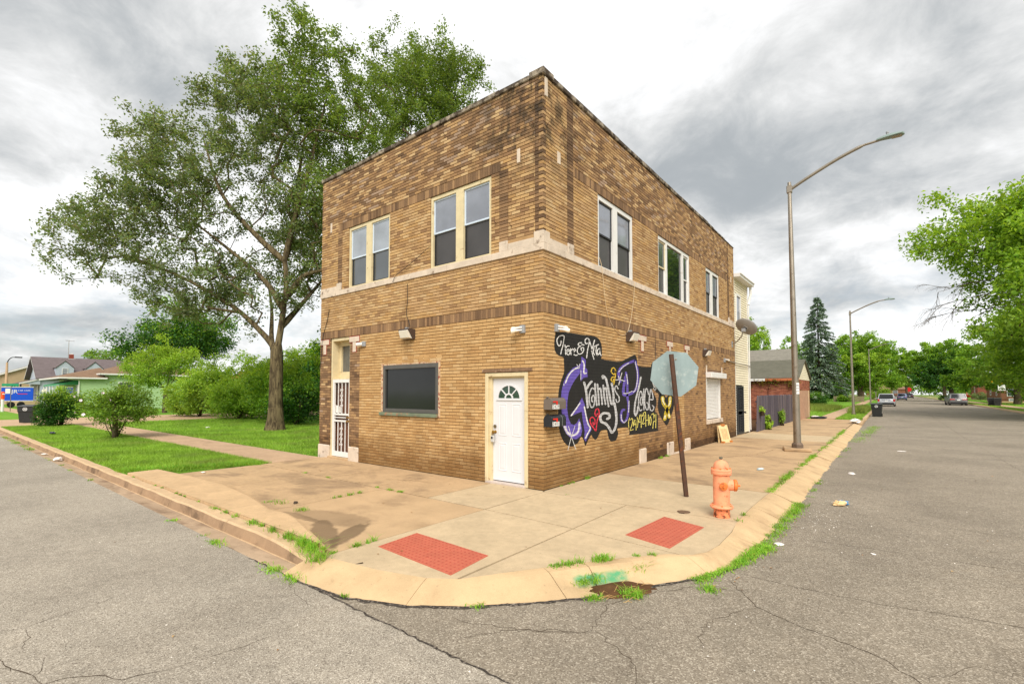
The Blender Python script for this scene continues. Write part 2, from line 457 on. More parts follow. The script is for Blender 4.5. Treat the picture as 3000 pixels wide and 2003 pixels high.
M_stone = pm('limestone', (202, 186, 168), 0.85, 0.2, var=0.14, scale=3, fine=0.08, bump=0.2, dirt=(120, 100, 84), dirtamt=0.25)
M_coping = pm('coping_stone', (150, 138, 122), 0.9, 0.2, var=0.25, scale=2.5, fine=0.1, bump=0.3, dirt=(70, 60, 50), dirtamt=0.75)
M_soil = pm('soil', (92, 66, 44), 0.98, 0.1, var=0.3, scale=5, fine=0.25, bump=0.6)
M_cream = pm('cream_paint', (208, 192, 154), 0.6, 0.3, var=0.08, scale=4, dirt=(150, 120, 84), dirtamt=0.15)
M_white = pm('white_paint', (218, 216, 212), 0.5, 0.35, var=0.04, scale=4, dirt=(180, 170, 155), dirtamt=0.1)
M_door = pm('white_door', (212, 212, 214), 0.45, 0.4, var=0.03, scale=2)
M_black = pm('black_metal', (34, 34, 36), 0.45, 0.4, var=0.15)
M_dkplastic = pm('bin_plastic', (40, 42, 42), 0.5, 0.35, var=0.15, scale=4, dirt=(90, 86, 76), dirtamt=0.1)
M_steel = pm('galvanised_steel', (152, 142, 128), 0.42, 0.5, 0.75, var=0.12, scale=3, dirt=(110, 96, 80), dirtamt=0.2)
M_brass = pm('brass', (164, 126, 60), 0.35, 0.5, 0.9, var=0.1)
M_bronze = pm('bronze_housing', (76, 62, 54), 0.5, 0.3, var=0.1)
M_gray = pm('gray_box', (146, 148, 150), 0.5, 0.4, var=0.06)
M_lens = pm('frosted_lens', (222, 216, 202), 0.3, 0.5, var=0.06)
M_bulb = pm('bulb_glass', (238, 226, 204), 0.2, 0.5, var=0.05)
M_rubber = pm('rubber', (26, 26, 26), 0.8, 0.2, var=0.2)
M_red = pm('red_plastic', (214, 40, 28), 0.5, 0.4, var=0.06)
M_rust = pm('rusted_post', (84, 62, 50), 0.75, 0.3, 0.2, var=0.22, scale=7, dirt=(122, 70, 40), dirtamt=0.35)
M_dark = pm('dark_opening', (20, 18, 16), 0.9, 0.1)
M_signback = pm('sign_back', (140, 156, 156), 0.5, 0.35, 0.35, var=0.14, scale=3.2, dirt=(172, 182, 178), dirtamt=0.3, stretch=(1, 1, 0.3))
M_roof_gray = pm('shingle_gray', (98, 96, 84), 0.95, 0.1, var=0.12, scale=3, fine=0.2)
M_roof_brown = pm('shingle_brown', (128, 104, 84), 0.95, 0.1, var=0.12, scale=2, fine=0.2)
M_roof_dark = pm('shingle_dark', (108, 98, 98), 0.95, 0.1, var=0.1, scale=2, fine=0.2)
M_roof_red = pm('shingle_red', (146, 84, 62), 0.95, 0.1, var=0.12, scale=2, fine=0.2)
def glass(name, c, rough=0.06, spec=0.9, wob=0.02):
    t = NT(name)
    t.bump(t.noise(1.6, 2, 0.5), wob, 0.05)
    return t.fin(t.mix(1.0, lin(c), t.gray(t.rng(t.noise(1.4, 3, 0.5), 0.3, 0.7, 0.85, 1.15)), 'MULTIPLY'), rough, spec)
def mirror_glass(name, c, metal=0.5):
    m = glass(name, c, 0.04, 1.0, 0.03); m.node_tree.nodes['Principled BSDF'].inputs['Metallic'].default_value = metal; return m
M_glass = glass('window_glass', (70, 76, 80))
M_glass_lt = glass('window_glass_pale', (122, 127, 138))  # paler grey base than the plain window glass
M_screen = glass('window_screen', (66, 64, 64), 0.35, 0.35)
M_glass_dk = glass('smoked_glass', (30, 32, 34), 0.12, 0.5)
M_glass_big = glass('picture_glass', (24, 30, 30), 0.03, 1.0, 0.03)
MURAL_FILLS = [
(0,'black','mural_ground',[(0.442,2.905),(0.785,2.947),(1.308,2.949),(1.915,2.964),(2.13,2.914),(2.239,2.781),(2.243,2.569),(2.235,2.498),(2.656,2.484),(3.146,2.491),(3.585,2.601),(3.98,2.694),(4.097,2.56),(4.166,2.432),(4.906,2.432),(4.989,2.521),(5.127,2.566),(5.407,2.563),(5.745,2.222),(5.73,1.754),(5.495,1.706),(5.107,1.862),(5.05,1.797),(5.293,1.603),(5.305,1.43),(5.2,1.26),(5.393,1.168),(5.399,0.799),(5.296,0.73),(3.726,0.742),(3.614,0.808),(3.527,0.929),(2.992,0.941),(3.01,0.829),(2.905,0.69),(2.704,0.66),(2.548,0.735),(2.474,0.901),(2.418,0.94),(2.175,0.937),(2.029,0.809),(1.922,0.766),(1.801,0.826),(1.75,0.88),(1.613,0.773),(1.496,0.676),(1.415,0.822),(1.319,0.862),(1.223,0.772),(1.067,0.713),(0.916,0.711),(0.74,0.781),(0.597,0.915),(0.514,1.088),(0.487,1.226),(0.49,1.683),(0.519,1.836),(0.59,1.99),(0.692,2.148),(0.699,2.273),(0.688,2.397),(0.679,2.443),(0.523,2.465),(0.412,2.519),(0.363,2.607),(0.364,2.744),(0.392,2.854)]),
(0,'black','mural_ground',[(5.513,1.702),(5.719,1.73),(5.886,1.701),(6.019,1.621),(6.164,1.676),(6.409,1.699),(6.612,1.632),(6.653,1.5),(6.6,1.304),(6.388,1.099),(6.071,0.842),(5.778,0.982),(5.536,1.147),(5.428,1.304),(5.417,1.458),(5.449,1.58)]),
(1,'purple','letter',[(1.286,2.323),(1.02,2.254),(0.814,2.12),(0.676,1.961),(0.603,1.79),(0.582,1.636),(0.595,1.451),(0.628,1.296),(0.67,1.125),(0.77,0.98),(0.932,0.874),(1.13,0.836),(1.319,0.886),(1.375,1.004),(1.322,1.138),(1.253,1.247),(1.18,1.169),(1.056,1.123),(0.935,1.155),(0.846,1.272),(0.803,1.446),(0.81,1.602),(0.859,1.759),(0.962,1.894),(1.095,2.016),(1.3,2.159)]),
(1,'purple','letter',[(1.362,2.503),(1.538,2.439),(1.52,2.275),(1.596,2.244),(1.605,2.085),(1.435,2.069),(1.324,1.996),(1.307,2.168),(1.286,2.323),(1.335,2.349)]),
(1,'purple','letter',[(1.376,1.66),(1.472,1.526),(1.504,1.41),(1.618,1.173),(1.768,0.997),(1.614,0.873),(1.513,0.757),(1.448,0.819),(1.476,0.965),(1.403,1.183),(1.357,1.381),(0.921,1.3),(0.951,1.347),(1.167,1.484)]),
]
MURAL_STROKES = [
(1,'white','lettering',0.016,0.0083,[(0.596,2.757),(0.581,2.693),(0.524,2.653),(0.468,2.692),(0.449,2.767),(0.525,2.836),(0.639,2.865),(0.703,2.852),(0.682,2.756),(0.652,2.66),(0.609,2.579),(0.58,2.5)]),
(1,'white','lettering',0.016,0.0088,[(0.731,2.69),(0.748,2.62),(0.753,2.503)]),
(1,'white','lettering',0.016,0.0088,[(0.748,2.612),(0.807,2.669),(0.887,2.681)]),
(1,'white','lettering',0.0165,0.0088,[(0.797,2.553),(0.886,2.59),(0.857,2.615),(0.806,2.593),(0.797,2.529),(0.847,2.501),(0.907,2.536),(0.907,2.584)]),
(1,'white','lettering',0.0165,0.0088,[(0.932,2.633),(0.955,2.515)]),
(1,'white','lettering',0.017,0.0088,[(0.95,2.595),(1.017,2.636),(1.047,2.577),(1.059,2.522)]),
(1,'white','lettering',0.017,0.0088,[(1.047,2.569),(1.122,2.615),(1.091,2.645),(1.044,2.593),(1.068,2.527),(1.14,2.511),(1.193,2.522)]),
(1,'white','lettering',0.0181,0.0088,[(1.371,2.785),(1.259,2.769),(1.236,2.724),(1.338,2.712),(1.242,2.68),(1.194,2.612),(1.241,2.549),(1.369,2.566),(1.451,2.638),(1.436,2.695),(1.344,2.663),(1.37,2.624)]),
(1,'white','lettering',0.0182,0.0094,[(1.469,2.747),(1.371,2.748)]),
(1,'white','lettering',0.0187,0.0093,[(1.603,2.792),(1.542,2.778),(1.51,2.843),(1.587,2.897),(1.672,2.882),(1.677,2.789),(1.618,2.666),(1.572,2.487)]),
(1,'white','lettering',0.0192,0.0099,[(1.688,2.858),(1.773,2.729),(1.812,2.594),(1.881,2.478)]),
(1,'white','lettering',0.0193,0.0094,[(1.914,2.886),(1.824,2.715),(1.778,2.643)]),
(1,'white','lettering',0.0193,0.0099,[(1.884,2.72),(1.862,2.615),(1.917,2.567)]),
(1,'white','lettering',0.0198,0.0099,[(2.002,2.772),(1.975,2.64),(2.024,2.565)]),
(1,'white','lettering',0.0198,0.0093,[(1.895,2.746),(2.092,2.805)]),
(1,'white','lettering',0.0198,0.0099,[(2.157,2.722),(2.062,2.698),(2.025,2.625),(2.082,2.586),(2.149,2.66),(2.172,2.732),(2.163,2.617),(2.206,2.576)]),
(2,'lilac','highlight',0.0527,0.0255,[(0.708,1.123),(0.806,0.993),(0.963,0.927),(1.147,0.946),(1.251,1.028),(1.265,1.141)]),
(3,'white','highlight',0.0225,0.012,[(0.699,1.108),(0.823,0.984),(0.978,0.926),(1.137,0.942),(1.225,1.014),(1.259,1.165)]),
(3,'white','highlight',0.0225,0.012,[(0.743,1.954),(0.832,2.073),(0.958,2.172),(1.112,2.242),(1.263,2.272)]),
(3,'white','highlight',0.0248,0.0127,[(1.4,2.419),(1.465,2.339),(1.45,2.172),(1.549,2.165)]),
(3,'white','highlight',0.0232,0.012,[(0.951,1.315),(1.105,1.421),(1.288,1.554)]),
(3,'white','highlight',0.0255,0.012,[(1.462,1.474),(1.545,1.243),(1.617,1.106),(1.7,1.018),(1.564,0.893),(1.507,0.831)]),
(3,'white','highlight',0.0087,0.0045,[(0.947,0.897),(0.821,0.649)]),
(3,'white','highlight',0.009,0.0048,[(0.953,0.896),(1.113,0.645)]),
(3,'white','highlight',0.009,0.0045,[(0.953,0.896),(0.845,1.108)]),
(3,'white','highlight',0.0093,0.0048,[(0.953,0.896),(1.086,1.099)]),
(3,'white','highlight',0.0096,0.0048,[(1.169,2.334),(1.254,2.264)]),
(3,'white','highlight',0.0096,0.0048,[(1.296,2.348),(1.238,2.247)]),
(3,'white','highlight',0.0087,0.0045,[(0.685,1.937),(0.684,1.899)]),
(3,'white','highlight',0.0096,0.0048,[(1.333,2.218),(1.325,2.02)]),
(1,'silver','letter',0.0495,0.024,[(1.461,1.973),(1.525,1.841),(1.566,1.675),(1.604,1.457)]),
(1,'silver','letter',0.051,0.0255,[(1.575,1.858),(1.677,1.943),(1.781,1.999)]),
(1,'silver','letter',0.0298,0.0145,[(1.908,1.826),(1.789,1.86),(1.685,1.741),(1.673,1.573),(1.757,1.457),(1.861,1.485),(1.905,1.621),(1.857,1.707),(1.78,1.665),(1.779,1.588),(1.82,1.571)]),
(1,'silver','letter',0.0396,0.0187,[(1.92,1.955),(1.942,1.758),(1.995,1.49)]),
(1,'silver','letter',0.0396,0.0187,[(2.026,1.948),(2.063,1.758),(2.092,1.497)]),
(1,'silver','letter',0.0407,0.0198,[(2.079,1.827),(2.159,1.859),(2.205,1.705),(2.239,1.511)]),
(1,'silver','letter',0.0418,0.0198,[(2.293,1.925),(2.327,1.704),(2.389,1.509)]),
(1,'silver','letter',0.0418,0.0198,[(2.329,1.828),(2.421,1.864),(2.467,1.668),(2.541,1.452)]),
(1,'silver','letter',0.0546,0.0252,[(2.284,2.079),(2.267,2.128),(2.398,2.087),(2.498,1.919),(2.584,1.703),(2.659,1.53),(2.75,1.511),(2.785,1.665),(2.748,1.848),(2.694,1.966)]),
(1,'silver','letter',0.0624,0.0288,[(2.819,1.528),(2.896,1.333),(2.921,1.111),(2.837,0.941),(2.688,0.869),(2.56,0.976),(2.408,1.073),(2.197,1.137),(2.151,1.252),(2.31,1.313),(2.55,1.286),(2.576,1.208),(2.46,1.183)]),
(1,'silver','letter',0.0315,0.0135,[(3.021,1.85),(2.935,1.92),(2.845,1.849),(2.924,1.757),(3.059,1.663),(3.066,1.57),(2.953,1.544),(2.905,1.609)]),
(1,'yellow','flourish',0.0246,0.0108,[(2.71,2.213),(2.818,2.176),(2.901,2.256),(2.821,2.327),(2.712,2.304),(2.675,2.23)]),
(1,'yellow','flourish',0.0246,0.0108,[(2.885,2.274),(2.891,2.163),(2.848,2.051),(2.798,1.949)]),
(1,'yellow','flourish',0.024,0.0108,[(2.841,2.116),(2.729,2.113),(2.672,2.048),(2.767,2.009),(2.792,2.069)]),
(1,'purple','letter',0.0645,0.0285,[(3.953,2.552),(3.493,2.451),(3.186,2.342),(3.057,2.224),(3.076,2.094),(3.137,2.02)]),
(1,'purple','letter',0.069,0.03,[(3.953,2.552),(4.069,2.398),(4.127,2.218),(4.098,2.017),(4.008,1.855),(3.818,1.766),(3.566,1.714),(3.324,1.709),(3.296,1.813),(3.342,1.966),(3.42,2.14)]),
(1,'purple','letter',0.0572,0.0247,[(3.444,2.237),(3.506,2.046),(3.516,1.853),(3.512,1.66),(3.57,1.466),(3.544,1.274),(3.465,1.133),(3.311,1.07),(3.196,1.117),(3.165,1.249),(3.231,1.351),(3.338,1.357)]),
(2,'white','highlight',0.0172,0.0076,[(3.605,2.476),(3.272,2.364),(3.057,2.243)]),
(2,'white','highlight',0.0188,0.008,[(3.976,2.524),(4.099,2.258),(4.074,2.016),(3.96,1.825),(3.842,1.776)]),
(2,'white','highlight',0.018,0.0076,[(3.303,1.747),(3.522,1.747),(3.773,1.799)]),
(2,'white','highlight',0.018,0.0076,[(3.478,2.199),(3.536,1.969)]),
(2,'white','highlight',0.018,0.0076,[(3.599,1.562),(3.566,1.293)]),
(2,'white','highlight',0.0172,0.0072,[(3.165,1.249),(3.184,1.136),(3.324,1.058),(3.456,1.105)]),
(2,'white','highlight',0.0168,0.0076,[(2.897,2.052),(3.117,2.066),(3.374,2.033)]),
(2,'white','highlight',0.0172,0.0076,[(3.052,1.943),(3.117,2.057),(3.226,2.23)]),
(2,'white','highlight',0.0168,0.0076,[(3.035,2.149),(3.104,2.057)]),
(1,'silver','letter',0.0528,0.022,[(4.307,2.152),(4.203,1.937),(4.067,1.716),(3.953,1.518),(3.906,1.301),(3.969,1.2),(4.076,1.296),(4.108,1.415)]),
(1,'silver','letter',0.0368,0.015,[(4.319,1.654),(4.247,1.543),(4.304,1.451),(4.39,1.51),(4.371,1.735),(4.273,1.796),(4.172,1.655),(4.148,1.454),(4.237,1.315),(4.351,1.332)]),
(1,'silver','letter',0.0383,0.015,[(4.485,1.858),(4.469,1.653),(4.481,1.324)]),
(1,'silver','letter',0.039,0.015,[(4.78,1.713),(4.706,1.849),(4.612,1.849),(4.535,1.652),(4.545,1.446),(4.64,1.33),(4.739,1.337),(4.763,1.462),(4.67,1.506)]),
(1,'silver','letter',0.0405,0.0157,[(4.84,1.587),(5.088,1.595),(4.955,1.85),(4.859,1.692),(4.817,1.503),(4.886,1.323),(5.025,1.283),(5.126,1.37),(5.029,1.425)]),
(1,'gold','phone_number',0.018,0.0076,[(3.622,1.155),(3.561,1.042),(3.576,0.926)]),
(1,'gold','phone_number',0.0184,0.008,[(3.68,1.104),(3.744,1.14),(3.803,1.089),(3.731,0.956),(3.647,0.86),(3.831,0.868)]),
(1,'gold','phone_number',0.0188,0.008,[(3.825,1.039),(3.837,0.946)]),
(1,'gold','phone_number',0.0192,0.008,[(3.976,1.081),(3.896,1.085),(3.88,0.997),(3.964,0.983),(3.991,1.1),(3.989,0.843)]),
(1,'gold','phone_number',0.0192,0.008,[(4.054,1.157),(4.109,1.045),(4.067,0.898)]),
(1,'gold','phone_number',0.02,0.008,[(4.234,1.21),(4.157,1.037),(4.334,1.044)]),
(1,'gold','phone_number',0.02,0.008,[(4.299,1.218),(4.3,0.884)]),
(1,'gold','phone_number',0.0204,0.0084,[(4.367,1.165),(4.438,1.219),(4.482,1.14),(4.392,0.976),(4.528,0.984)]),
(1,'gold','phone_number',0.0204,0.008,[(4.434,1.24),(4.576,1.249),(4.582,0.899)]),
(1,'gold','phone_number',0.0208,0.0084,[(4.612,1.052),(4.705,1.056)]),
(1,'gold','phone_number',0.0212,0.008,[(4.756,1.191),(4.759,0.92)]),
(1,'gold','phone_number',0.0216,0.0084,[(4.887,1.165),(4.825,1.042),(4.88,0.913),(4.943,1.036),(4.887,1.165)]),
(1,'gold','phone_number',0.022,0.0084,[(4.968,1.183),(5.121,1.19),(5.044,0.82)]),
(1,'gold','phone_number',0.0224,0.0084,[(5.169,1.165),(5.104,1.008),(5.304,1.011)]),
(1,'gold','phone_number',0.0224,0.0088,[(5.264,1.183),(5.243,0.825)]),
(1,'red','heart',0.0227,0.011,[(1.942,0.949),(1.838,1.027),(1.739,1.1),(1.699,1.202),(1.789,1.249),(1.903,1.193),(1.902,1.108),(1.838,1.081),(1.829,1.137)]),
(1,'red','heart',0.0234,0.011,[(1.952,0.948),(2.005,1.154),(2.093,1.289),(2.073,1.402),(1.973,1.413),(1.908,1.33),(1.957,1.26),(2.021,1.312)]),
(1,'white','figure',0.0155,0.0059,[(5.176,2.377),(5.135,2.307),(5.018,2.258),(5.006,2.108),(5.088,2.005),(5.162,1.915),(5.299,1.886),(5.218,1.825),(5.104,1.884)]),
(1,'white','figure',0.0157,0.0062,[(5.216,2.135),(5.137,2.096),(5.213,2.052),(5.165,1.991),(5.233,1.916)]),
(1,'white','figure',0.0157,0.0059,[(5.174,2.309),(5.057,2.29)]),
(1,'glow','utensil',0.1243,0.0448,[(5.757,1.623),(5.803,1.482),(6.065,1.302),(6.245,1.073)]),
(1,'glow','utensil',0.1264,0.0448,[(6.339,1.618),(6.274,1.409),(6.041,1.239),(5.897,1.024)]),
(2,'cream','utensil',0.0506,0.0186,[(5.757,1.623),(5.787,1.513),(5.877,1.433)]),
(2,'cream','utensil',0.0531,0.0194,[(6.339,1.618),(6.303,1.473),(6.221,1.394)]),
(2,'cream','utensil',0.0531,0.0186,[(6.213,1.154),(6.245,1.073)]),
(2,'cream','utensil',0.0515,0.0186,[(5.93,1.117),(5.898,1.055)]),
(3,'black','utensil',0.0127,0.0046,[(5.72,1.514),(5.835,1.434),(5.98,1.336),(6.105,1.206)]),
(3,'black','utensil',0.0131,0.0046,[(6.265,1.393),(6.131,1.316),(6.018,1.193)]),
(3,'black','utensil',0.0135,0.0048,[(6.339,1.618),(6.305,1.538)]),
(3,'black','utensil',0.0135,0.0048,[(6.407,1.617),(6.372,1.537)]),
]
# ------------------------------------------------------------------ ground, roads, pavements
LAWN_W = []                                     # patches where grass blades grow: (polygon, z)
g = MB()
g.box(-420, 420, -420, 520, -1.2, -0.34)
tag(g.build('ground', pm('earth', (112, 128, 66), 0.95, 0.1, var=0.2, scale=0.4)), kind='structure')

t_g = NT('lawn_turf')
c_ = t_g.mix(t_g.rng(t_g.noise(0.5, 6, 0.6), 0.3, 0.7), lin((104, 148, 44)), lin((128, 166, 58)))
c_ = t_g.mix(t_g.rng(t_g.noise(40, 4, 0.7), 0.35, 0.65, 0, 0.6), c_, lin((84, 126, 38)))
t_g.bump(t_g.noise(60, 4, 0.7), 0.7, 0.03)
M_lawn = t_g.fin(c_, 0.95, 0.1)

def sheet(name, pts, z0, z1, m, kind='structure', parent=None):
    b = MB(); b.flat(pts, z0, z1)
    o = b.build(name, m, parent)
    if kind and parent is None: o['kind'] = kind
    return o

# the street the camera stands in runs along x, the side street along y
sheet('road', [(-320, -16.5), (330, -16.5), (330, -4.632), (-320, -4.632)], -0.3, -0.13, M_road_l)
INN = [(0.02, -4.33), (0.24, -4.27), (0.89, -4.17), (1.43, -4.01), (1.69, -3.84), (2.02, -3.3), (2.24, -2.97), (2.45, -2.64), (2.69, -2.3), (2.98, -1.93), (3.2, -1.8), (3.31, -1.6), (3.35, -1.26), (3.33, -0.61), (3.26, -0.06), (3.23, 0.92), (3.23, 2.3), (3.21, 5.2), (3.25, 8.5), (3.25, 13.0), (3.26, 18.0), (3.28, 26.0)]
OUT = [(-0.1, -4.632), (0.3, -4.62), (0.9, -4.56), (1.5, -4.32), (1.92, -4.02), (2.42, -3.5), (2.66, -3.2), (2.84, -2.92), (3.08, -2.5), (3.34, -2.08), (3.47, -1.8), (3.54, -1.55), (3.6, -1.12), (3.65, -0.45), (3.64, 0.1), (3.63, 0.92), (3.69, 2.2), (3.7, 5.2), (3.68, 8.5), (3.7, 13.0), (3.68, 18.0), (3.7, 26.0)]
road2 = [(p[0] + 0.0, p[1]) for p in OUT]
sheet('road', [(x - 0.06, max(y, -4.628)) for x, y in road2] + [(3.66, 26.0), (3.66, 420), (14.3, 420), (14.3, 9.0), (18.0, -4.628), (0.0, -4.628)], -0.3, -0.128, M_road_r)
sheet('road', [(14.304, 9.0), (60, 9.0), (60, -4.628), (18.004, -4.628)], -0.3, -0.129, M_road_r)

# kerb and gutter of the left street: cast in lengths
kerb = MB()
M_kface = concrete('kerb_face', (158, 130, 102), (92, 74, 58), 0.9, sc1=2.2)
kroot = tag(kerb.box(-60, 0.0, -4.40, -4.16, -0.3, -0.14).build('kerb', M_kerb), kind='structure')
KX = [-0.02, -2.3, -4.55, -6.8, -9.4, -12.2, -15.1, -18.3, -22, -26, -31, -37, -44, -60, -90, -140, -220]
for a, b in zip(KX[:-1], KX[1:]):
    q = MB(); x1, x0 = a - 0.006, b + 0.006
    h = 0.0
    n_ = 8; vs = []; fs = []
    prof0 = [(-4.165, -0.16), (-4.165, -0.005), (-4.18, 0.004), (-4.33, 0.0), (-4.352, -0.02), (-4.385, -0.145), (-4.60, -0.131), (-4.629, -0.132), (-4.629, -0.2)]
    for i in range(n_ + 1):
        x = x0 + (x1 - x0) * i / n_
        dip = max(0.0, min(1.0, (x + 0.9) / 0.9)) * 0.085       # the kerb runs down into the ramp at the corner
        wob = 0.006 * math.sin(x * 3.1) + 0.004 * math.sin(x * 7.7)
        for y, z in prof0:
            zz = z - dip * (1 if z > -0.1 else 0) + (wob * 0.4 if z > -0.1 else 0)
            vs.append((x, y + wob, zz))
    k_ = len(prof0)
    for i in range(n_):
        for j in range(k_ - 1): fs.append((i * k_ + j, (i + 1) * k_ + j, (i + 1) * k_ + j + 1, i * k_ + j + 1))
    fs.append(tuple(range(k_))); fs.append(tuple(n_ * k_ + i for i in range(k_ - 1, -1, -1)))
    q.add(vs, fs)
    for i in range(len(fs) - 2): q.m[i] = {4: 2, 5: 1, 6: 1, 7: 1}.get(i % (k_ - 1), 0)
    q.build('kerb_stone', [M_kerb, M_gutter, M_kface], kroot)

# the curved kerb and apron round the corner, with the storm-drain inlet
t = NT('concrete_apron')
b_ = lin((195, 167, 128))
col = t.mix(1.0, b_, t.gray(t.rng(t.noise(1.8, 6, 0.65), 0.25, 0.75, 0.86, 1.1)), 'MULTIPLY')
col = t.mix(t.rng(t.noise(1.5, 8, 0.66), 0.5, 0.72, 0, 0.7), col, lin((158, 128, 96)))
col = t.mix(t.rng(t.noise(7, 8, 0.75, None, 0.6), 0.56, 0.7, 0, 0.35), col, t.mix(1.0, col, (0.66, 0.6, 0.53), 'MULTIPLY'))
col = t.mix(t.rng(t.noise(26, 4, 0.6), 0.64, 0.72, 0, 0.35), col, (0.14, 0.11, 0.08))
col = t.mix(1.0, col, t.gray(t.rng(t.noise(120, 3, 0.7), 0.2, 0.8, 0.9, 1.1)), 'MULTIPLY')
sp = t.n('ShaderNodeSeparateXYZ'); t.l(t.pos(), sp.inputs[0])
# utility crew's green spray paint across the face of the inlet
al = t.math('ADD', t.math('MULTIPLY', sp.outputs[0], 0.57), t.math('MULTIPLY', sp.outputs[1], 0.82))      # along the kerb
m1 = t.math('MULTIPLY', t.math('MULTIPLY', t.rng(al, -1.14, -1.02), t.rng(al, -0.56, -0.46, 1.0, 0.0)), t.rng(t.math('SUBTRACT', t.math('MULTIPLY', sp.outputs[0], 0.82), t.math('MULTIPLY', sp.outputs[1], 0.57)), 3.78, 3.86, 1.0, 0.0))
zz = t.math('ADD', sp.outputs[2], t.math('MULTIPLY', t.math('SUBTRACT', t.noise(9, 4, 0.6), 0.5), 0.035))
m2 = t.rng(zz, -0.062, -0.022, 1.0, 0.0)
gm = t.math('MULTIPLY', t.math('MULTIPLY', m1, m2), t.rng(t.noise(14, 5, 0.7), 0.3, 0.6, 0.4, 0.9))
col = t.mix(gm, col, lin((62, 150, 104)))
t.bump(t.noise(140, 4, 0.65), 0.3, 0.003)
M_apron = t.fin(col, 0.92, 0.2)
NP = 8
def apron_z(s, k):
    inlet = math.exp(-((k - 6.8) / 1.0) ** 4)
    ramp = max(math.exp(-((k - 2.5) / 2.2) ** 4), math.exp(-((k - 12.2) / 1.4) ** 4))
    base = -0.128 * (max(0, (s - 0.18)) / 0.82) ** 1.25
    steep = -0.002 if s < 0.3 else -0.128 * min(1, (s - 0.3) / 0.34)
    soft = -0.075 - 0.055 * s
    z = base * (1 - inlet) + steep * inlet
    z = z * (1 - 0.75 * ramp) + (0.0 - 0.128 * s) * 0.75 * ramp
    return z
segs = [(0, 3), (3, 5.6), (5.6, 6.75), (6.75, 9.6), (9.6, 12), (12, 15), (15, 16), (16, 17), (17, 18), (18, 19), (19, 20), (20, 21)]
aroot = None
def lerp_list(L, k):
    i = min(int(k), len(L) - 2); f_ = k - i
    return (L[i][0] + (L[i + 1][0] - L[i][0]) * f_, L[i][1] + (L[i + 1][1] - L[i][1]) * f_)
for si, (a, b) in enumerate(segs):
    q = MB(); n_ = max(8, int((b - a) * 12)) if a < 15 else 40; vs = []; fs = []
    for i in range(n_ + 1):
        k = a + (b - a) * i / n_
        g_ = 0.007
        k = min(max(k, a + g_), b - g_)
        pi, po = lerp_list(INN, k), lerp_list(OUT, k)
        e = (0.02 * math.sin(k * 9.0) + rng.uniform(-0.035, 0.02)) if k > 12 else 0.006 * math.sin(k * 9) + rng.uniform(-0.008, 0.006)
        for j in range(NP + 1):
            s_ = j / NP
            vs.append((pi[0] + (po[0] - pi[0]) * s_ + e * s_, pi[1] + (po[1] - pi[1]) * s_ + e * 0.3 * s_, apron_z(s_, k) + 0.002))
        vs.append((po[0] + e, po[1], -0.3)); vs.append((pi[0], pi[1], -0.3))
    w_ = NP + 3
    for i in range(n_):
        for j in range(w_ - 1): fs.append((i * w_ + j, (i + 1) * w_ + j, (i + 1) * w_ + j + 1, i * w_ + j + 1))
    fs.append(tuple(range(w_))); fs.append(tuple(n_ * w_ + i for i in range(w_ - 1, -1, -1)))
    q.add(vs, fs)
    if aroot is None:
        aroot = tag(q.build('kerb_apron', M_apron), kind='structure')
    else: q.build('kerb_stone', M_apron, aroot)

# pavement: cast slabs with open joints over a bed of soil
bed = MB(); bed.box(-7.6, 3.2, -1.7, 33, -0.28, -0.035); bed.box(-7.3, 1.2, -4.02, -1.7, -0.28, -0.036); bed.box(1.2, 2.2, -3.0, -1.7, -0.28, -0.0365)
pav = tag(bed.build('pavement', M_soil), kind='structure')
def slab(pts, m, z=0.0, gap=0.008, name='slab', par=None):
    cx = sum(p[0] for p in pts) / len(pts); cy = sum(p[1] for p in pts) / len(pts)
    q = []
    for i, p in enumerate(pts):                       # pull edges in for the joint
        a = Vector(pts[i - 1]); b = Vector(p); c = Vector(pts[(i + 1) % len(pts)])
        n1 = Vector((-(b - a).y, (b - a).x)).normalized(); n2 = Vector((-(c - b).y, (c - b).x)).normalized()
        ar = sum(pts[k][0] * pts[(k + 1) % len(pts)][1] - pts[(k + 1) % len(pts)][0] * pts[k][1] for k in range(len(pts)))
        s_ = 1 if ar > 0 else -1
        d = (n1 + n2); d = d / max(0.4, d.length ** 2 / 2) * 1.0
        q.append((b.x + d.x * gap * s_, b.y + d.y * gap * s_))
    b = MB(); b.flat(q, -0.25, z)
    return b.build(name, m, par or pav)
def rect(x0, x1, y0, y1): return [(x0, y0), (x1, y0), (x1, y1), (x0, y1)]
slab([(0.075, -1.67), (0.075, -4.315), (0.24, -4.275), (0.89, -4.175), (1.43, -4.015), (1.67, -3.86), (1.66, -1.73)], M_conc_new)
slab([(1.665, -1.74), (1.69, -3.84), (2.02, -3.3), (2.24, -2.97), (2.45, -2.64), (2.69, -2.3), (2.98, -1.93), (3.1, -1.86)], M_conc_new)
slab([(0.06, -0.09), (0.08, -1.66), (1.66, -1.72), (1.64, -0.09)], M_conc_new)
slab([(1.65, -0.09), (1.665, -1.735), (3.1, -1.855), (3.2, -1.8), (3.31, -1.6), (3.35, -1.26), (3.33, -0.61), (3.27, -0.06)], M_conc_new)
slab([(0.01, 2.38), (0.01, -0.08), (3.26, -0.05), (3.23, 0.92), (3.23, 2.3)], M_conc_new)
slab(rect(-1.22, 0.06, -1.66, -0.012), M_conc_new)
for a, b in ((-2.72, -1.225), (-4.25, -2.725), (-5.8, -4.255), (-7.3, -5.805)): slab(rect(a, b, -1.66, -0.012), M_conc_old)
ys = [2.385, 5.3, 8.2, 10.7, 13.1, 15.9, 19.2, 22.6, 26.2]
for a, b in zip(ys[:-1], ys[1:]): slab([(0.01, a), (3.22, a - 0.05), (3.23, b - 0.05), (0.01, b)], M_conc_old if a != 13.1 else M_conc_new)
